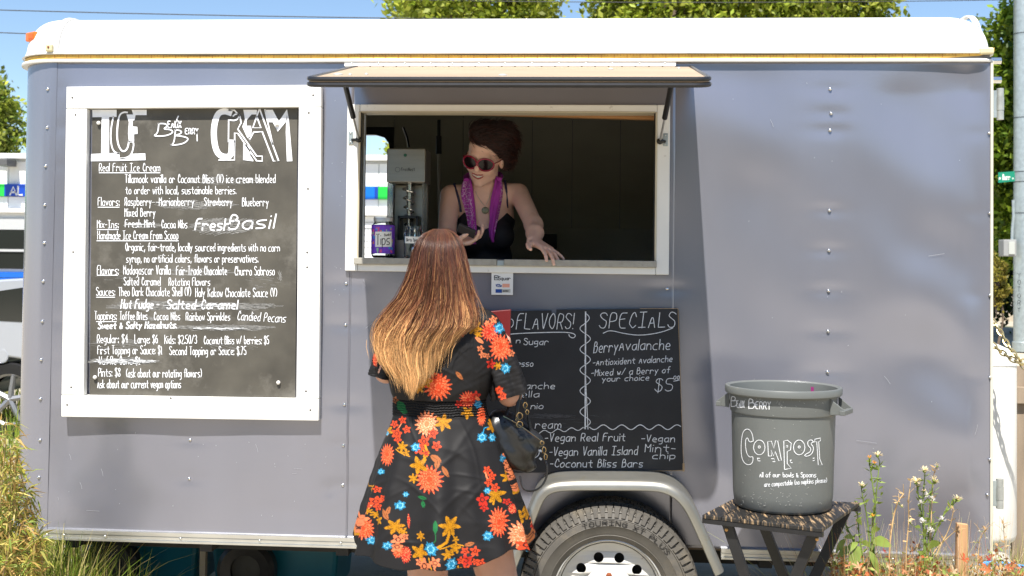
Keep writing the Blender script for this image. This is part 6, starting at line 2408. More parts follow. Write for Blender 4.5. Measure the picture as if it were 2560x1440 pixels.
G1, G2, G3 = (.07, .14, .010), (.24, .32, .025), (.40, .42, .06)
def ctr(px, py, Y): p = at(px, py, Y); return (p.x, p.y, p.z)
def W1_(px, Y): return at(px, 700, Y).x
tree('tree', (W1_(1180, 14), 14, 0), ctr(1180, 35, 14), (1.32, 1.5, 1.5), 'bright green leafy tree rising behind the roof near its middle', (G2, G3), (420, 50), .12, 21, 'trees behind the trailer')
tree('tree', (W1_(1640, 14.5), 14.5, 0), ctr(1668, 25, 14.5), (1.28, 1.4, 1.5), 'yellow green tree behind the roof, right of the seam in the white roof', (G2, G3), (380, 50), .12, 22, 'trees behind the trailer')
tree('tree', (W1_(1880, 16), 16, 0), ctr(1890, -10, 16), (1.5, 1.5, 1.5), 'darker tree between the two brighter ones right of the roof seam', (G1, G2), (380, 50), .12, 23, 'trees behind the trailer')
tree('tree', (W1_(2060, 14), 14, 0), ctr(2060, 30, 14), (.95, 1.2, 1.3), 'bright leafy tree behind the roof toward its right end', (G2, G3), (260, 50), .12, 24, 'trees behind the trailer')
tree('tree', (W1_(-130, 19), 19, 0), ctr(-115, 290, 19), (1.30, 1.3, 1.35), 'sunlit green tree above the white building at the far left', (G1, G3), (420, 50), .13, 25)
tree('tree', (W1_(1075, 24), 24, 0), ctr(1065, 425, 24), (1.20, 1.2, 1.05), 'small tree over the white building seen through the back hatch', (G2, G3), (240, 50), .13, 26)
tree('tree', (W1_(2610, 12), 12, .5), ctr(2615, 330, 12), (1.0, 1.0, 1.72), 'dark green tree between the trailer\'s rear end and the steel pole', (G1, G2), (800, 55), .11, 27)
tree('hedge', (W1_(2560, 15), 15, .5), ctr(2560, 540, 15), (1.6, .9, 1.35), 'dark shaded hedge under the tree beyond the road edge at right', ((.012, .028, .004), (.03, .06, .008)), (500, 50), .11, 28, clump=.3, trunk_r=.06, cat='hedge')  # black shade under the tree is put into these leaf colours
tree('shrub', (W1_(2490, 10), 10, .5), ctr(2490, 700, 10), (.14, .14, .30), 'small yellow green shrub beside the dark hedge right of the trailer', ((.20, .20, .03), (.36, .28, .05)), (60, 30), .05, 29, trunk_r=.02, cat='shrub')
# unseen tree row behind the camera, added for reflections in the trailer wall
g = np.random.default_rng(5)
n = 14000
P = np.stack([g.uniform(-38, 38, n), g.normal(-24, .8, n), g.uniform(0, 1, n) ** .8 * 6], 1)
P[:, 2] *= .75 + .35 * np.sin(P[:, 0] * .55) * np.sin(P[:, 0] * .23 + 1)
V, F = leaf_quads(P, n, .8, g)
np_mesh('reflection_trees', V, F, m_leaf, None, (0, -24, 0), col=np.repeat(np.array(G1)[None] * g.uniform(.6, 1.6, (n, 1)), 4, 0), smooth=False, label='dark row of trees added out of view to reflect in the trailer wall', cat='trees', kind='stuff')

n = 9000
P = np.stack([g.uniform(-110, 130, n), g.normal(75, 2, n), g.uniform(0, 1, n) ** .8 * 9], 1)
P[:, 2] *= .75 + .3 * np.sin(P[:, 0] * .21) * np.sin(P[:, 0] * .11 + 1)
V, F = leaf_quads(P, n, 2.2, g)
np_mesh('distant_wood', V, F, m_leaf, None, (0, 75, 0), col=np.repeat(np.array(G1)[None] * g.uniform(.6, 1.6, (n, 1)), 4, 0), smooth=False, label='distant dark wood far behind the white building', cat='trees', kind='stuff')

# ================================================================== WHITE BUILDING
BYF = 14.0
bx0, bx1 = at(-700, 500, BYF).x, at(1500, 500, BYF).x
bld = thing('shop_building', ((bx0 + bx1) / 2, BYF + 3, .0), 'low white panelled shop building with a blue and green stripe behind the trailer', 'building')
def bz(py, px=20): return at(px, py, BYF).z
m_bw = mat('building_white', (.80, .80, .79), rough=.55, var=.03)
m_bg = mat('building_grey', (.45, .46, .46), rough=.5)
mb = MB(); mb.box(bx0, bx1, BYF, BYF + 6, 0, bz(390)); mb.build('wall', m_bw, bld)
mb = MB(); mb.box(bx0 - .1, bx1 + .1, BYF - .14, BYF + 6.1, bz(398), bz(385)); mb.build('roof_edge', m_bw, bld, bevel=.01)
mb = MB(); mb.box(bx0, bx1, BYF - .05, BYF - .002, bz(403), bz(399)); mb.build('flashing', m_bg, bld)
x, k = bx0, 0
edges = sorted([at(px, 440, BYF).x for px in (24, 907, 948)] + [at(24 - 290 * i, 440, BYF).x for i in (1, 2)] + [at(24 + 294 * i, 440, BYF).x for i in (1, 2)] + [at(1200, 440, BYF).x, bx0, bx1])
for a, b in zip(edges[:-1], edges[1:]):
    mb = MB(); mb.box(a + .006, b - .006, BYF - .03, BYF - .001, bz(461), bz(404)); mb.build('wall_panel', m_bw, bld)
    mb = MB(); mb.box(a + .006, b - .006, BYF - .03, BYF - .001, bz(520), bz(492)); mb.build('wall_panel', m_bw, bld)
xs_ = [(bx0, at(18, 470, BYF).x, (.02, .50, .06)), (at(18, 470, BYF).x, at(300, 470, BYF).x, (.01, .06, .42)), (at(300, 470, BYF).x, at(940, 470, BYF).x, (.005, .15, .62)), (at(940, 470, BYF).x, at(948, 470, BYF).x, (.01, .05, .35)), (at(948, 470, BYF).x, bx1, (.02, .50, .06))]
for i, (a, b, c) in enumerate(xs_):
    mb = MB(); mb.box(a, b - .003, BYF - .09, BYF - .031, bz(491), bz(461)); st_ = mb.build('stripe_panel', mat('stripe_%d' % i, c, rough=.35), bld)
    if i == 1:
        mb = MB()
        pA = pl(BYF - .0915)
        for pts in ([(25, 487), (33, 467), (41, 487)], [(28, 480.5), (38, 480.5)], [(45, 466), (45, 487), (55, 487)]): ribbon(mb, pts, 4.0, pA)
        mb.build('lettering', m_white, st_, kind='stuff')
mb = MB(); mb.box(bx0, bx1, BYF - .12, BYF - .002, bz(531), bz(521)); mb.build('ledge', m_bw, bld)
xb = at(240, 600, BYF).x
for i in range(8):
    a, b = bz(548 + i * 15.5), bz(533 + i * 15.5)
    mb = MB(); mb.box(xb, bx1, BYF - .035 - .0, BYF - .001, a + .010, b); mb.build('siding_board', m_bw, bld)
m_win = mat('dark_window', (.02, .022, .02), rough=.1, spec=.8)
for (p0, p1, p2) in ((575, 622, 'window'), (630, 672, 'window')):
    mb = MB(); mb.box(bx0 + .3, xb - .5, BYF - .05, BYF - .001, bz(p1), bz(p0)); w_ = mb.build(p2, m_win, bld)
mb = MB(); mb.box(bx0, xb, BYF - .07, BYF - .001, bz(629), bz(623)); mb.build('mullion', m_bg, bld)
mb = MB(); mb.box(bx0, xb, BYF - .06, BYF - .001, bz(574), bz(545)); mb.build('lintel', m_bg, bld)
for i in range(6):
    mb = MB(); mb.box(bx0 + .3, xb - .5, BYF - .06, BYF - .001, bz(680 + i * 15 + 13.5), bz(680 + i * 15)); mb.build('door_slat', mat('blue_door', (.01, .12, .55), rough=.4), bld)
mb = MB()
p = at(5, 405, BYF - .35)
mb.box(p.x - .1, p.x + .12, BYF - .42, BYF - .10, p.z - .06, p.z + .05)
mb.box(p.x - .02, p.x + .02, BYF - .12, BYF - .02, p.z - .02, p.z + .02)
mb.build('wall_lamp', mat('lamp_grey', (.10, .10, .10), rough=.5), bld, bevel=.01)

# ================================================================== SILVER CAR at the left
CYF = 5.3
cx0 = at(20, 1000, CYF).x
wz = .32
car = thing('parked_car', (cx0 + 1.2, CYF + .9, 0), 'silver hatchback parked behind the trailer, its rear side showing at the left edge', 'car')
m_car = mat('silver_car_paint', (.46, .48, .52), rough=.3, metal=.35, coat=.7)
prof_ = [(-.95, .32), (-1.0, .62), (-.96, .92), (-.80, 1.08), (-.55, 1.30), (-.1, 1.385), (.9, 1.40), (1.6, 1.30), (2.25, .98), (3.05, .86), (3.35, .66), (3.38, .32)]
arch = lambda cx: [(cx + .37 * math.cos(R(a)), wz + .37 * math.sin(R(a))) for a in range(0, 181, 15)]
lower = arch(2.55)[0:0]
poly = prof_ + [(2.93, .30)] + arch(2.55)[0:] + [(2.17, .26), (.42, .26)] + arch(0) + [(-.40, .30)]
poly = [(cx0 + x, z) for x, z in smoothline([Vector(p) for p in prof_], 1)] + [(cx0 + 2.93, .30)] + [(cx0 + x, z) for x, z in arch(2.55)] + [(cx0 + 2.17, .26), (cx0 + .42, .26)] + [(cx0 + x, z) for x, z in arch(0)] + [(cx0 - .40, .30)]
mb = MB(); mb.prism(poly[::-1], CYF, CYF + 1.75)
body = mb.build('body', m_car, car, bevel=.03)
mb = MB()
mb.prism([(cx0 + x, z) for x, z in ((-.42, 1.02), (-.30, 1.24), (.15, 1.31), (.15, 1.0))], CYF - .004, CYF + .004)
mb.prism([(cx0 + x, z) for x, z in ((.22, 1.0), (.22, 1.315), (.9, 1.33), (1.5, 1.24), (1.95, 1.0))], CYF - .004, CYF + .004)
mb.build('side_window', m_win, car)
c_ = at(4, 890, CYF)
mb = MB(); mb.lathe([(.0001, -.002), (.055, -.002), (.058, .002), (.062, -.001), (.064, .003)], (c_.x, CYF, c_.z), 24, 'y')
mb.build('fuel_cap', m_car, car, smooth=True)
for xx in (0, 2.55):
    mb = MB(); mb.lathe([(.22, .02), (.31, .01), (.325, .04), (.325, .2), (.22, .2)], (cx0 + xx, CYF, wz), 40, 'y')
    w_ = mb.build('wheel', m_rubber, car, smooth=True)
    mb = MB()
    mb.lathe([(.225, .015), (.205, .03), (.205, .06)], (cx0 + xx, CYF, wz), 40, 'y')
    for k in range(5):
        a = R(72 * k + 10)
        mb.tube([(cx0 + xx, CYF + .04, wz), (cx0 + xx + .21 * math.cos(a), CYF + .03, wz + .21 * math.sin(a))], [.03, .022], 6)
    mb.build('alloy_rim', mat('alloy', (.30, .30, .31), rough=.4, metal=.6), w_, smooth=True)

# ================================================================== UNDER THE TRAILER
m_teal = mat('teal_plastic', (.006, .15, .21), rough=.4, var=.12, vscale=5)
def tub(px0, px1, Y, label):
    x0, x1 = at(px0, 1400, Y).x, at(px1, 1400, Y).x
    t = thing('storage_tub', ((x0 + x1) / 2, Y + .2, 0), label, 'storage tub', 'teal tubs under the trailer')
    zt = .36
    mb = MB()
    mb.add([(x0 + .03, Y + .02, 0), (x1 - .03, Y + .02, 0), (x1 - .03, Y + .38, 0), (x0 + .03, Y + .38, 0), (x0, Y, zt), (x1, Y, zt), (x1, Y + .4, zt), (x0, Y + .4, zt)],
           [(3, 2, 1, 0), (0, 1, 5, 4), (1, 2, 6, 5), (2, 3, 7, 6), (3, 0, 4, 7)])
    mb.build('tub_body', m_teal, t, bevel=.02)
    mb = MB(); mb.box(x0 - .015, x1 + .015, Y - .015, Y + .415, zt, zt + .03); mb.build('lid', m_teal, t, bevel=.01)
tub(318, 497, .85, 'teal plastic tub in the shade under the trailer, left of the steel jack')
tub(520, 850, .85, 'longer teal plastic tub under the trailer, right of the steel jack')
x = at(506, 1400, .6).x
mb = MB(); mb.box(x - .013, x + .013, .6, .63, .03, ZB - .01)
jk = mb.build('corner_jack', mat('jack_grey', (.30, .27, .22), rough=.5, metal=.3), trailer)
mb = MB(); mb.box(x - .05, x + .05, .56, .67, 0.0, .03); mb.build('foot', m_under, jk)
for px, py, Y, lab in ((268, 1455, .75, 'old dark tyre standing under the left end of the trailer'), (612, 1462, .72, 'worn black tyre standing in front of the longer teal tub')):
    p = at(px, py, Y)
    t = thing('old_tyre', (p.x, Y, 0), lab, 'tyre', 'loose tyres under the trailer')
    mb = MB(); mb.lathe([(.07, 0), (.115, -.01), (.135, .01), (.135, .06), (.07, .07)], (p.x, Y, .1395), 36, 'y')
    mb.build('tyre', m_rubber, t, smooth=True)
    mb = MB(); mb.lathe([(.0001, .015), (.03, .01), (.07, .02)], (p.x, Y, .1395), 24, 'y')
    mb.build('hub', mat('hub_grey', (.05, .048, .042), rough=.6), t, smooth=True)

# ================================================================== RIGHT EDGE
mb = MB()
mb.sheet(lambda a, b: (1.9 + a * 30, 9 + b * 9, .56), 10, 4)
p = at(2558, 600, 11)
PX = p.x
pole_ = thing('steel_pole', (PX, 11, .5), 'thick galvanised steel utility pole at the right edge of the picture', 'pole')
mb = MB(); mb.lathe([(.135, .5), (.135, .62), (.12, .63), (.118, 7.5)], (PX, 11, 0), 32, 'z'); mb.build('shaft', m_galv, pole_, smooth=True)
for py in (85, 295, 430, 455, 533):
    z = at(2550, py, 11).z
    mb = MB(); mb.lathe([(.119, z - .004), (.1225, z - .004), (.1225, z + .004), (.119, z + .004)], (PX, 11, 0), 28, 'z'); mb.build('strap', m_under, pole_)
mb = MB()
P = [Vector(at(px, py, 10.85)) for px, py in ((2533, 500), (2534, 540), (2531, 570), (2530, 600))]
mb.tube(P, .018, 8); mb.build('conduit', m_galv, pole_, smooth=True)
a, b = at(2506, 599, 10.8), at(2538, 641, 10.8)
mb = MB(); mb.box(a.x, b.x, 10.75, 10.95, b.z, a.z); bx_ = mb.build('junction_box', mat('box_grey', (.30, .30, .29), rough=.5), pole_, bevel=.01)
a2, b2 = at(2522, 604, 10.74), at(2537, 636, 10.74)
mb = MB(); mb.box(a2.x, b2.x, 10.735, 10.749, b2.z, a2.z); mb.build('box_cover', mat('box_pale', (.45, .46, .42), rough=.4), bx_, bevel=.004)
mb = MB()
for i, ch in enumerate('YOTORY'):
    for s_ in strokes_px(ch, 2544, 2551, 694 + i * 17, 11): ribbon(mb, s_, 1.2, pl(10.879))
mb.build('scrawl', m_black, pole_, kind='stuff')
sg_ = thing('street_sign', ctr(2515, 443, 10.8), 'small green street name sign on the steel pole reading N Burr', 'sign')
q = [at(*p, 10.82) for p in ((2496, 457), (2537, 453), (2537, 428), (2496, 431))]
mb = MB(); mb.hexa([(p.x, p.z) for p in q], 10.82, 10.83); pn = mb.build('sign_plate', mat('sign_green', (.01, .22, .13), rough=.4), sg_)
text_block('lettering', [('N', 2498, 2501, 449, 6, 1.4), ('Burr', 2507, 2525, 449, 13, 2.2), ('A', 2531, 2534, 448, 6, 1.4)], m_white, pn, pl(10.8185))

# white tank by the rear door
TX, TY_ = at(2451, 1100, .62).x, .62
tk = thing('white_tank', (TX, TY_, 0), 'tall white cylindrical tank standing against the rear end of the trailer', 'tank')
zt_, zl = at(2520, 868, .5).z, at(2520, 1362, .5).z
rT = at(2537, 1100, TY_).x - TX
mb = MB(); mb.lathe([(.0001, zt_ + .012), (rT * .4, zt_ + .01), (rT * .8, zt_ - .015), (rT * .97, zt_ - .05), (rT, zt_ - .08), (rT, zl + .03), (rT * .96, zl + .008), (rT * .9, zl)], (TX, TY_, 0), 48, 'z')
mb.build('tank_shell', mat('tank_white', (.78, .76, .70), rough=.4, var=.04, dirt=(.5, .45, .36), dscale=8, damount=.3), tk, smooth=True)
mb = MB(); mb.lathe([(rT * .82, 0), (rT * .82, zl + .001)], (TX, TY_, 0), 40, 'z'); mb.build('foot_ring', mat('tank_white'), tk, smooth=True)
mb = MB(); mb.lathe([(rT + .001, zt_ - .075), (rT + .003, zt_ - .078), (rT + .001, zt_ - .081)], (TX, TY_, 0), 40, 'z'); mb.build('seam', m_trim, tk, smooth=True)
# chains
def chain(pts, label):
    P = smoothline([Vector(at(*p)) for p in pts], 3)
    L = [0]
    for a, b in zip(P[:-1], P[1:]): L.append(L[-1] + (b - a).length)
    t = thing('chain', P[len(P) // 2], label, 'chain', 'safety chains')
    tot, k, st_ = L[-1], 0, .026
    d = st_ / 2
    while d < tot:
        i = next(j for j in range(len(L) - 1) if L[j + 1] >= d)
        f_ = (d - L[i]) / (L[i + 1] - L[i])
        c = P[i].lerp(P[i + 1], f_)
        T = (P[i + 1] - P[i]).normalized()
        N = Vector((0, 1, 0)) if k % 2 else Vector((0, 1, 0)).cross(T).normalized()
        N = (N - T * N.dot(T)).normalized()
        mb = MB()
        mb.tube([c + T * (.019 * math.cos(w)) + N * (.0095 * math.sin(w)) for w in (j * math.pi / 7 for j in range(15))], .0034, 6, cap=False)
        mb.build('link', mat('zinc_yellow', (.62, .52, .26), rough=.32, metal=.8), t, smooth=True)
        d += st_; k += 1
chain([(2478, 798, .36), (2500, 828, .33), (2524, 872, .28), (2548, 900, .25), (2600, 925, .25)], 'upper brass coloured safety chain draped past the top of the white tank')
chain([(2478, 858, .36), (2500, 878, .33), (2528, 897, .28), (2556, 912, .25), (2600, 950, .25)], 'lower brass coloured safety chain draped past the top of the white tank')
mb = MB()
a, b = at(2541, 1100, 1.3).x, at(2600, 1100, 1.3).x
z0_, z1_ = 0.0, at(2550, 915, 1.3).z
fen = thing('wooden_fence', ((a + b) / 2, 1.3, 0), 'weathered brown board fence at the right edge behind the white tank', 'fence')
for i in range(5):
    x0_ = a - .02 + i * .125
    mb = MB(); mb.box(x0_, x0_ + .118, 1.3, 1.32, 0, z1_ - .02 * (i % 2)); mb.build('fence_board', mat('weathered_boards', (.27, .21, .15), rough=.85, var=.3, vscale=14, stretch=(1, 1, .15), bump=.001, bscale=40), fen, bevel=.002)
mb = MB(); mb.box(a - .02, a + .6, 1.27, 1.299, z1_ - .18, z1_ - .10); mb.build('fence_rail', mat('weathered_boards'), fen, bevel=.002)
# hose
mb = MB()
P = smoothline([Vector(at(*p)) for p in ((2440, 1412, .0), (2480, 1409, -.02), (2520, 1412, -.04), (2560, 1420, -.06), (2640, 1440, -.05))], 2)
mb.tube(P, .011, 10)
mb.build('hose', mat('blue_hose', (.02, .30, .75), rough=.3), None, P[3], smooth=True, label='bright blue garden hose running along the ground past the tank\'s foot', cat='hose')
# wooden stake
q = [at(*p, -.30) for p in ((2385, 1445), (2421, 1445), (2421, 1312), (2393, 1308))]
mb = MB(); mb.hexa([(q[0].x, 0), (q[1].x, 0), (q[2].x, q[2].z), (q[3].x, q[3].z)], -.30, -.28)
mb.build('wooden_stake', mat('fresh_timber', (.52, .30, .15), rough=.7, var=.15, vscale=12, stretch=(2, 1, .2)), None, (q[0].x, -.29, 0), bevel=.002, label='short pale wooden stake standing among the weeds below the rear corner', cat='stake')

# power lines
for i, (p0, p1, lab) in enumerate((((-300, 35), (2900, 62), 'upper black power line crossing the blue sky behind the roof'), ((-300, 88), (2900, 152), 'lower power line meeting the front end of the roof'),
                                   ((300, 0), (2900, 12), 'thin power line along the top edge in front of the treetops'))):
    a, b = Vector(at(*p0, 12.5)), Vector(at(*p1, 12.5))
    mb = MB(); mb.tube([a.lerp(b, t / 10) + Vector((0, 0, -.12 * (1 - (t / 5 - 1) ** 2) + .12)) for t in range(11)], .008 if i < 2 else .006, 6)
    mb.build('power_line', mat('cable_black', (.03, .03, .03), rough=.6), None, a, smooth=True, label=lab, cat='power line', group='power lines overhead')

# ================================================================== WEEDS
m_stem = mat('weed_green', attr='print', rough=.55, trans_leaf=.25)
m_grass = m_stem


def blades(n, xr, yr, hr, wr, g, cols, lean=.35, z0=0.0, curve=.6):
    """curved tapering grass blades, 5 rows"""
    x, y = g.uniform(*xr, n), g.uniform(*yr, n)
    h, w = g.uniform(*hr, n), g.uniform(*wr, n)
    a, f = g.uniform(0, 6.283, n), g.uniform(0, 6.283, n)
    l = np.abs(g.normal(0, lean, n))
    K = 6
    t = np.linspace(0, 1, K)
    px = x[:, None] + np.cos(a)[:, None] * l[:, None] * h[:, None] * t ** (1 + curve)
    py = y[:, None] + np.sin(a)[:, None] * l[:, None] * h[:, None] * t ** (1 + curve)
    pz = z0 + h[:, None] * (t - .25 * l[:, None] * t ** 3)
    ww = w[:, None] * (1 - t ** 1.6) + .0003
    sx, sy = np.cos(f)[:, None] * ww, np.sin(f)[:, None] * ww
    V = np.stack([np.stack([px - sx, py - sy, pz], -1), np.stack([px + sx, py + sy, pz], -1)], 2).reshape(-1, 3)
    i, j = np.meshgrid(np.arange(n), np.arange(K - 1), indexing='ij')
    b0 = (i * K + j) * 2
    F = np.stack([b0, b0 + 1, b0 + 3, b0 + 2], -1).reshape(-1, 4)
    c = np.array(cols)[g.integers(len(cols), size=n)] * g.uniform(.6, 1.3, (n, 1))
    return V, F, np.repeat(c, 2 * K, 0)


g = np.random.default_rng(9)
GC = [(.16, .24, .025), (.26, .33, .04), (.44, .42, .10), (.52, .43, .18), (.10, .17, .015)]
parts = [blades(2600, (-2.75, -1.98), (-.22, .15), (.22, .54), (.0022, .005), g, GC), blades(2600, (-3.6, -2.28), (.1, 2.2), (.15, .42), (.002, .005), g, GC), blades(500, (-1.7, .2), (1.6, 2.4), (.04, .12), (.002, .004), g, GC),
         blades(260, (-2.0, -1.8), (-.12, .2), (.15, .40), (.002, .004), g, GC), blades(14000, (-7, 1.5), (2.2, 8), (.08, .35), (.003, .007), g, GC), blades(3000, (1.55, 2.3), (-.1, 3), (.05, .3), (.002, .005), g, GC[2:4])]
Vs, Fs, Cs, k = [], [], [], 0
for V, F, c in parts:
    Vs.append(V); Fs.append(F + k); Cs.append(c); k += len(V)
np_mesh('grass', np.concatenate(Vs), np.concatenate(Fs), m_grass, None, (-2, 0, 0), col=np.concatenate(Cs), smooth=False, label='tall green and yellow grass round and under the left end of the trailer', cat='grass', kind='stuff')


def clump_thing(name, base, label, cat, V, F, c, pname='leaves', m=None):
    t = thing(name, base, label, cat)
    np_mesh(pname, V, F, m or m_stem, t, col=c, smooth=False)
    return t


# narrow leaved shrub at the left
g = np.random.default_rng(31)
base = (at(20, 1400, -.42).x, -.42, 0)
stems, LV, LF, LC, k = [], [], [], [], 0
tipsP = [(-40, 1080), (10, 1050), (28, 1110), (0, 1150), (48, 1190), (30, 1240), (62, 1250), (20, 1320), (75, 1290), (90, 1330), (45, 1370), (70, 1400), (-30, 1200), (-60, 1280), (-70, 1150), (0, 1260), (15, 1400), (-50, 1380), (8, 1190), (35, 1160), (52, 1310), (40, 1275), (10, 1090), (24, 1350), (85, 1370)]
tb = thing('narrow_leaved_shrub', base, 'yellow green shrub with long narrow leaves in front of the trailer at bottom left', 'shrub')
smb = MB()
for px, py in tipsP:
    tip = Vector(at(px + 6, py - 6, -.42 + g.uniform(-.12, .10)))
    b0 = Vector(base) + Vector((g.uniform(-.12, .12), g.uniform(-.08, .08), 0))
    mid = b0.lerp(tip, .6) + Vector((g.uniform(-.04, .04), 0, .06))
    path = smoothline([b0, mid, tip], 2)
    smb.tube(path, [.004 - .003 * i / len(path) for i in range(len(path))], 5)
    m_ = 100
    ts = g.uniform(.25, 1.0, m_)
    for t_i in ts:
        a = path[min(int(t_i * (len(path) - 1)), len(path) - 1)]
        d = np.array([g.normal(.15, .8), g.normal(-.1, .5), g.normal(.25, .7)]); d /= np.linalg.norm(d)
        s_ = np.cross(d, g.normal(0, 1, 3)); s_ /= np.linalg.norm(s_)
        L, w = g.uniform(.04, .085), g.uniform(.0025, .0045)
        A = np.array(a) + g.normal(0, .012, 3)
        sag = np.array([0, 0, -L * .25])
        LV += [A, A + d * L * .4 + s_ * w, A + d * L + sag, A + d * L * .4 - s_ * w]
        LF.append((k, k + 1, k + 2, k + 3)); k += 4
        c = np.array([(.34, .32, .05), (.20, .26, .04), (.52, .42, .12), (.48, .30, .09)][g.integers(4)]) * g.uniform(.7, 1.25)
        LC += [c] * 4
smb.build('stems', mat('dry_stem', (.32, .22, .10), rough=.7), tb, smooth=True)
np_mesh('leaves', np.array(LV), np.array(LF), m_stem, tb, col=np.array(LC), smooth=False)

# flowering weeds at the right
Q = lambda X, Y_: (2060 + X / 4, 1080 + Y_ / 4)
m_green = mat('stem_green', (.20, .28, .06), rough=.55, var=.2, vscale=30, trans_leaf=.2)
m_dry = mat('stem_dry', (.50, .33, .15), rough=.7, var=.25, vscale=30)
m_petal = mat('cream_petal', (.80, .68, .40), rough=.7, trans_leaf=.3, var=.15, vscale=80)
m_orange = mat('orange_petal', (.85, .42, .05), rough=.6, trans_leaf=.2)
m_seed = mat('white_seed', (.82, .78, .72), rough=.8, trans_leaf=.3)
m_wleaf = mat('weed_leaf', (.24, .32, .06), rough=.5, var=.25, vscale=25, trans_leaf=.35)


def weed(label, stem, heads=(), leaves=(), dry=False, Y=-.36, r=.0028, twigs=0, seed=0):
    g = random.Random(seed + 1)
    P = [Vector(at(*Q(*p), Y + (i % 3) * .012)) for i, p in enumerate(stem)]
    root = Vector((P[0].x + g.uniform(-.02, .02), Y, 0))
    t = thing('dry_weed' if dry else 'flowering_weed', root, label, 'weed', 'weeds by the rear corner')
    pts = smoothline([root] + P, 2)
    mb = MB()
    mb.tube(pts, [r * (1.25 - .7 * i / len(pts)) for i in range(len(pts))], 6)
    if twigs:
        for _ in range(twigs):
            i = g.randrange(len(pts) // 3, len(pts) - 1)
            e = pts[i] + Vector((g.uniform(-.035, .035), g.uniform(-.02, .02), g.uniform(.0, .045)))
            mb.tube([pts[i], pts[i].lerp(e, .5) + Vector((0, 0, .004)), e], r * .35, 4)
    mb.build('stem', m_dry if dry else m_green, t, smooth=True)
    # little leaves up the stem
    LV, LF, k = [], [], 0
    for _ in range(10 if dry else 26):
        i = g.randrange(len(pts) // 4, len(pts))
        a = pts[min(i, len(pts) - 1)]
        d = Vector((g.uniform(-1, 1), g.uniform(-.6, .3), g.uniform(-.1, 1))).normalized()
        s_ = d.cross(Vector((g.uniform(-1, 1), g.uniform(-1, 1), .5))).normalized()
        L = g.uniform(.010, .024 if dry else .034)
        w = L * g.uniform(.12, .22)
        LV += [a, a + d * L * .4 + s_ * w, a + d * L, a + d * L * .4 - s_ * w]
        LF.append((k, k + 1, k + 2, k + 3)); k += 4
    mb = MB(); mb.add(LV, LF); mb.build('leaves', m_dry if dry else m_wleaf, t, kind='stuff')
    for (hx, hy, sz, kind) in heads:
        c = Vector(at(*Q(hx, hy), Y - .004))
        near = min(pts, key=lambda p: (p - c).length)
        mb = MB()
        mb.tube([near, near.lerp(c, .5), c - Vector((0, 0, sz * .5))], r * .6, 5)
        mb.lathe([(.0001, -sz * .55), (sz * .35, -sz * .45), (sz * .45, -sz * .1), (sz * .3, sz * .05), (.0001, sz * .12)], c, 10, 'z')
        hd = mb.build('flower_head', m_wleaf if kind != 'b' else m_green, t, smooth=True)
        if kind == 'b': continue
        mb = MB()
        n = {'c': 34, 'o': 22, 'w': 40, 's': 30}[kind]
        for i in range(n):
            a = g.uniform(0, 6.283)
            el = g.uniform(-.35, 1.3) if kind in 'ws' else (g.uniform(-.1, .9) if kind == 'c' else g.uniform(.4, 1.4))
            d = Vector((math.cos(a) * math.cos(el), math.sin(a) * math.cos(el), math.sin(el)))
            s_ = d.cross(Vector((0, 0, 1)) + d * .1).normalized()
            L = sz * g.uniform(.8, 1.25)
            w = sz * (.13 if kind != 's' else .07)
            o_ = c + d * sz * .15
            mb.add([o_ - s_ * w * .5, o_ + s_ * w * .5, o_ + d * L + s_ * w, o_ + d * L * 1.05, o_ + d * L - s_ * w], [(0, 1, 2, 3, 4)])
        mb.build('petals', {'c': m_petal, 'o': m_orange, 'w': m_seed, 's': m_petal}[kind], hd, kind='stuff')
    for (lx, ly, L, ang, wd) in leaves:
        c = Vector(at(*Q(lx, ly), Y - .02))
        d = Vector((math.cos(R(ang)), -.35, math.sin(R(ang)))).normalized()
        s_ = d.cross(Vector((0, -1, .35))).normalized()
        mb = MB()
        n = 7
        vs = []
        for i in range(n):
            u = i / (n - 1)
            w = wd * math.sin(math.pi * min(1, u * .94 + .03)) ** .8
            ctr_ = c + d * L * (u - .3) + Vector((0, 0, -L * .35 * u * u))
            vs += [ctr_ - s_ * w + Vector((0, 0, .25 * w)), ctr_, ctr_ + s_ * w + Vector((0, 0, .25 * w))]
        mb.add(vs, [(3 * i + j, 3 * i + j + 1, 3 * i + j + 4, 3 * i + j + 3) for i in range(n - 1) for j in (0, 1)])
        mb.build('leaf', m_wleaf, t, smooth=True)
    return t


weed('green weed with one pale closed flower above the table\'s right corner', [(475, 1400), (460, 1150), (430, 830), (385, 640), (375, 570)], [(375, 530, .011, 'c')], [(300, 1130, .055, 200, .012), (430, 1120, .06, 130, .010), (500, 985, .05, 60, .011), (545, 1100, .065, 20, .02), (480, 1240, .06, -60, .012)], seed=1)
weed('tallest weed beside the bin with orange and cream flower heads', [(490, 1400), (480, 1100), (485, 860), (520, 700), (490, 560), (455, 300)], [(455, 260, .009, 'o'), (503, 318, .009, 'o'), (565, 460, .008, 'b')], [(500, 620, .02, 70, .004), (470, 480, .02, 110, .004), (360, 900, .05, 120, .008)], seed=2, r=.0034)
weed('green stalk topped by a ragged cream flower, right of the orange flowers', [(500, 1380), (500, 1000), (515, 740), (530, 520), (558, 300)], [(535, 232, .014, 'c'), (487, 845, .008, 'o')], [(560, 560, .03, 60, .004), (575, 620, .025, 80, .004)], seed=3)
weed('short leafy weed with a round green bud just right of the table top', [(400, 1300), (350, 1050), (345, 900), (325, 720)], [(325, 692, .008, 'b'), (240, 950, .009, 'b')], [(190, 1100, .05, 215, .010), (270, 1050, .05, 150, .009), (330, 1200, .07, 240, .02)], seed=4)
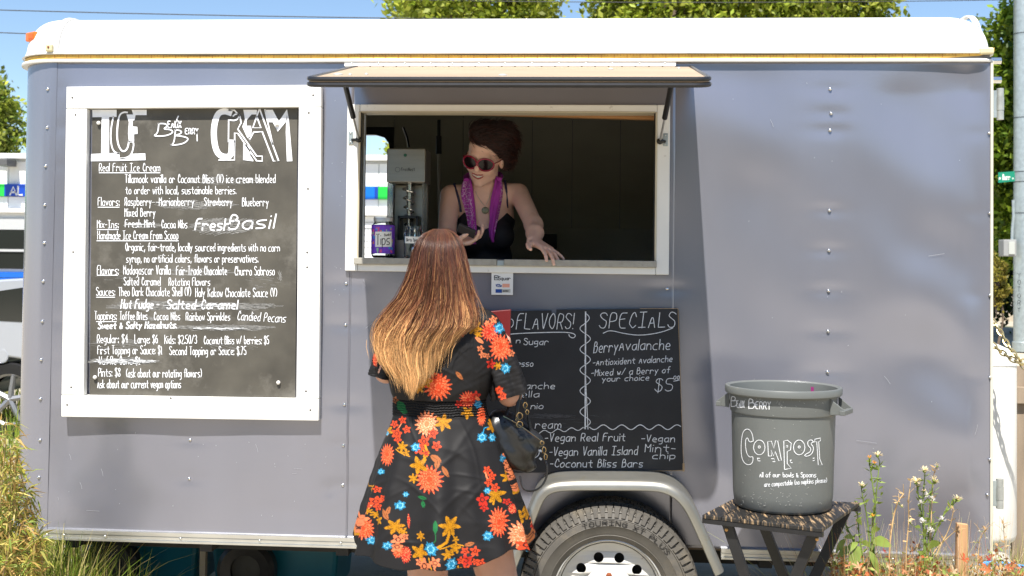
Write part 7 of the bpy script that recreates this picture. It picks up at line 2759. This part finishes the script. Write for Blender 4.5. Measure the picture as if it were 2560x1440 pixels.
weed('leafy green shoot leaning left under the table edge', [(330, 1250), (300, 1090), (200, 900), (140, 800)], [], [(170, 1000, .04, 160, .008), (150, 850, .03, 120, .006), (110, 980, .03, 170, .006), (220, 1170, .05, 200, .012)], seed=5)
weed('thin brown dry stalk with small seed husks left of centre', [(650, 1250), (670, 1000), (705, 800), (740, 690), (800, 615)], [(780, 745, .007, 's')], dry=True, twigs=12, seed=6)
weed('tall green stalk with a spiky cream flower at its tip', [(1020, 1400), (1015, 1100), (1000, 900), (985, 700), (1010, 430)], [(1005, 385, .015, 'c'), (1000, 590, .008, 'c')], [(1010, 1000, .04, 100, .008), (1090, 1130, .06, 60, .014), (950, 950, .03, 140, .006)], seed=7, r=.0032)
weed('green stem with the broadest straw coloured flower head', [(1010, 1380), (1000, 1000), (970, 760), (940, 600), (928, 540)], [(922, 498, .017, 'c'), (965, 710, .009, 'w')], [(1040, 880, .03, 80, .006)], seed=8)
weed('bare dry stalk curving up left of the broad flower head', [(815, 1250), (840, 1000), (850, 850), (840, 700), (872, 470)], [], dry=True, twigs=4, seed=9, r=.0022)
weed('pale stalk with white seed tufts beside the spiky flower', [(1040, 1350), (1045, 1000), (1060, 720), (1085, 520)], [(1098, 478, .013, 's'), (1022, 636, .010, 'w'), (1085, 670, .009, 'w'), (1120, 500, .009, 'c')], twigs=8, seed=10)
weed('thin brown stem with a dried brownish flower, highest of the right group', [(1060, 1300), (1075, 800), (1090, 450), (1118, 360)], [(1133, 340, .010, 's')], dry=True, seed=11, r=.0018)
weed('green weed bending right to one yellow cream flower near the stake', [(1010, 1350), (1060, 1130), (1130, 960), (1190, 830), (1270, 750), (1315, 700)], [(1330, 668, .015, 'c')], [(1210, 800, .03, 60, .004), (1150, 930, .035, 80, .005)], seed=12)
weed('long dry stem leaning right across the wooden stake', [(1080, 1350), (1160, 1140), (1260, 960), (1298, 770)], [], dry=True, twigs=3, seed=13, r=.002)
weed('dry stem slanting low toward the stake with curled leaves', [(1000, 1400), (1100, 1190), (1220, 1070), (1320, 985)], [(860, 900, .009, 's')], dry=True, twigs=6, seed=14, r=.002)
weed('fluffy pale seed stalk in the middle of the weeds', [(1100, 1380), (1080, 1150), (1070, 1000), (1075, 930)], [(1065, 985, .012, 'w'), (1185, 880, .011, 'w'), (985, 895, .010, 'w')], twigs=26, seed=15, r=.0016)
weed('wispy dotted stems right of the stake', [(1530, 1350), (1550, 1150), (1560, 1050), (1620, 975)], [(1552, 995, .004, 'w'), (1627, 1064, .004, 'w'), (1500, 1100, .004, 's')], dry=True, twigs=16, seed=16, r=.0014)
weed('fine upright twiggy stems in front of the white tank', [(1830, 1390), (1820, 1200), (1800, 1050), (1793, 920)], [], dry=True, twigs=14, seed=17, r=.0014, Y=-.2)

# dense dry undergrowth: fine stems and leaf litter
g = np.random.default_rng(41)
xr = (at(2085, 1400, -.36).x, at(2575, 1400, -.36).x)
DC = [(.60, .44, .24), (.50, .30, .13), (.26, .32, .07), (.42, .44, .14), (.68, .56, .38), (.45, .17, .06)]
B = [blades(3600, xr, (-.54, -.18), (.36, .60), (.0008, .0022), g, DC, lean=.55, curve=.3), blades(500, xr, (-.5, -.22), (.55, .74), (.0006, .0012), g, DC, lean=.35, curve=.3)]
n = 6500
P = np.stack([g.uniform(*xr, n), g.uniform(-.54, -.2, n), .16 + g.uniform(0, 1, n) ** .8 * .36], 1)
P[:, 2] += .035 * np.sin(P[:, 0] * 23) + .02 * np.sin(P[:, 0] * 61)
V, F = leaf_quads(P, n, .022, g, asp=.5)
c = np.array([(.55, .24, .09), (.62, .33, .14), (.50, .40, .20), (.24, .30, .06), (.45, .12, .04), (.30, .38, .09)])[g.integers(6, size=n)] * g.uniform(.6, 1.3, (n, 1))
Vs, Fs, Cs, k = [V], [F], [np.repeat(c, 4, 0)], len(V)
for V, F, c in B:
    Vs.append(V); Fs.append(F + k); Cs.append(c); k += len(V)
np_mesh('undergrowth', np.concatenate(Vs), np.concatenate(Fs), m_stem, None, ((xr[0] + xr[1]) / 2, -.36, 0), col=np.concatenate(Cs), smooth=False, label='tangle of dry stems and small leaves under the flowering weeds', cat='undergrowth', kind='stuff')
# big dead leaves
DL = [(1400, 1280, 1.3, (.42, .09, .03), 'curled orange red dead leaf against the foot of the wooden stake'), (1640, 1385, 1.5, (.48, .14, .05), 'largest orange dead leaf, low between the stake and the white tank'),
      (1830, 1345, 1.2, (.34, .09, .03), 'brown red dead leaf in front of the white tank\'s foot'), (1650, 1275, .8, (.26, .02, .015), 'small dark red dead leaf below the trailer\'s rear corner'),
      (350, 1350, 1.2, (.45, .27, .14), 'tan dead leaf at the foot of the broad leaved weeds'), (245, 1330, .8, (.36, .14, .07), 'leftmost brown dead leaf under the small table\'s corner'),
      (640, 1340, 1.0, (.50, .34, .20), 'pale folded dead leaf right of the tallest weed\'s foot'), (800, 1385, 1.1, (.44, .18, .08), 'russet dead leaf midway between the two tall weeds'),
      (1300, 1400, 1.2, (.52, .36, .21), 'straw coloured dead leaf just left of the stake'), (600, 1190, .7, (.28, .035, .02), 'thin dark red twisted leaf lying highest among the stems')]
for i, (X, Y_, s_, c, lab) in enumerate(DL):
    gg = random.Random(i)
    p = Vector(at(*Q(X, Y_), -.45 + gg.uniform(-.04, .04)))
    lobes = [(0, 1.0), (52, .82), (-55, .78), (112, .55), (-118, .5)]
    pts = []
    for k in range(40):
        a = -180 + 360 * (k + .5) / 40
        rr = .20
        for la, ll in lobes:
            dd = abs((a - la + 180) % 360 - 180)
            rr = max(rr, ll * max(0, 1 - dd / 27.0) ** .8 * (1 + .12 * math.cos(dd * .9)))
        rr *= .027 * s_ * gg.uniform(.86, 1.1)
        pts.append((rr * math.cos(R(a)), rr * math.sin(R(a))))
    M_ = Matrix.Translation(p) @ Matrix.Rotation(gg.uniform(.3, 1.2), 4, 'X') @ Matrix.Rotation(gg.uniform(-.7, .7), 4, 'Y') @ Matrix.Rotation(gg.uniform(0, 6), 4, 'Z')
    mb = MB()
    cu = gg.uniform(9, 26)
    bend = lambda x, y: (x, y, cu * y * y + .5 * cu * x * x * math.sin(x * 90 + i))
    rings = [[M_ @ Vector(bend(x * q, y * q)) for x, y in pts] for q in (.35, .7, 1)]
    vs = [M_ @ Vector((0, 0, 0))] + sum(rings, [])
    fs = [(0, k + 1, (k + 1) % 40 + 1) for k in range(40)]
    for q in (0, 1): fs += [(1 + q * 40 + k, 1 + q * 40 + 40 + k, 1 + q * 40 + 40 + (k + 1) % 40, 1 + q * 40 + (k + 1) % 40) for k in range(40)]
    mb.add(vs, fs)
    mb.build('dead_leaf', mat('dead_leaf_%d' % i, c, rough=.75, trans_leaf=.2, var=.35, vscale=70), None, p, smooth=True, label=lab, cat='leaf', group='dead leaves in the undergrowth')
bpy.context.view_layer.update()
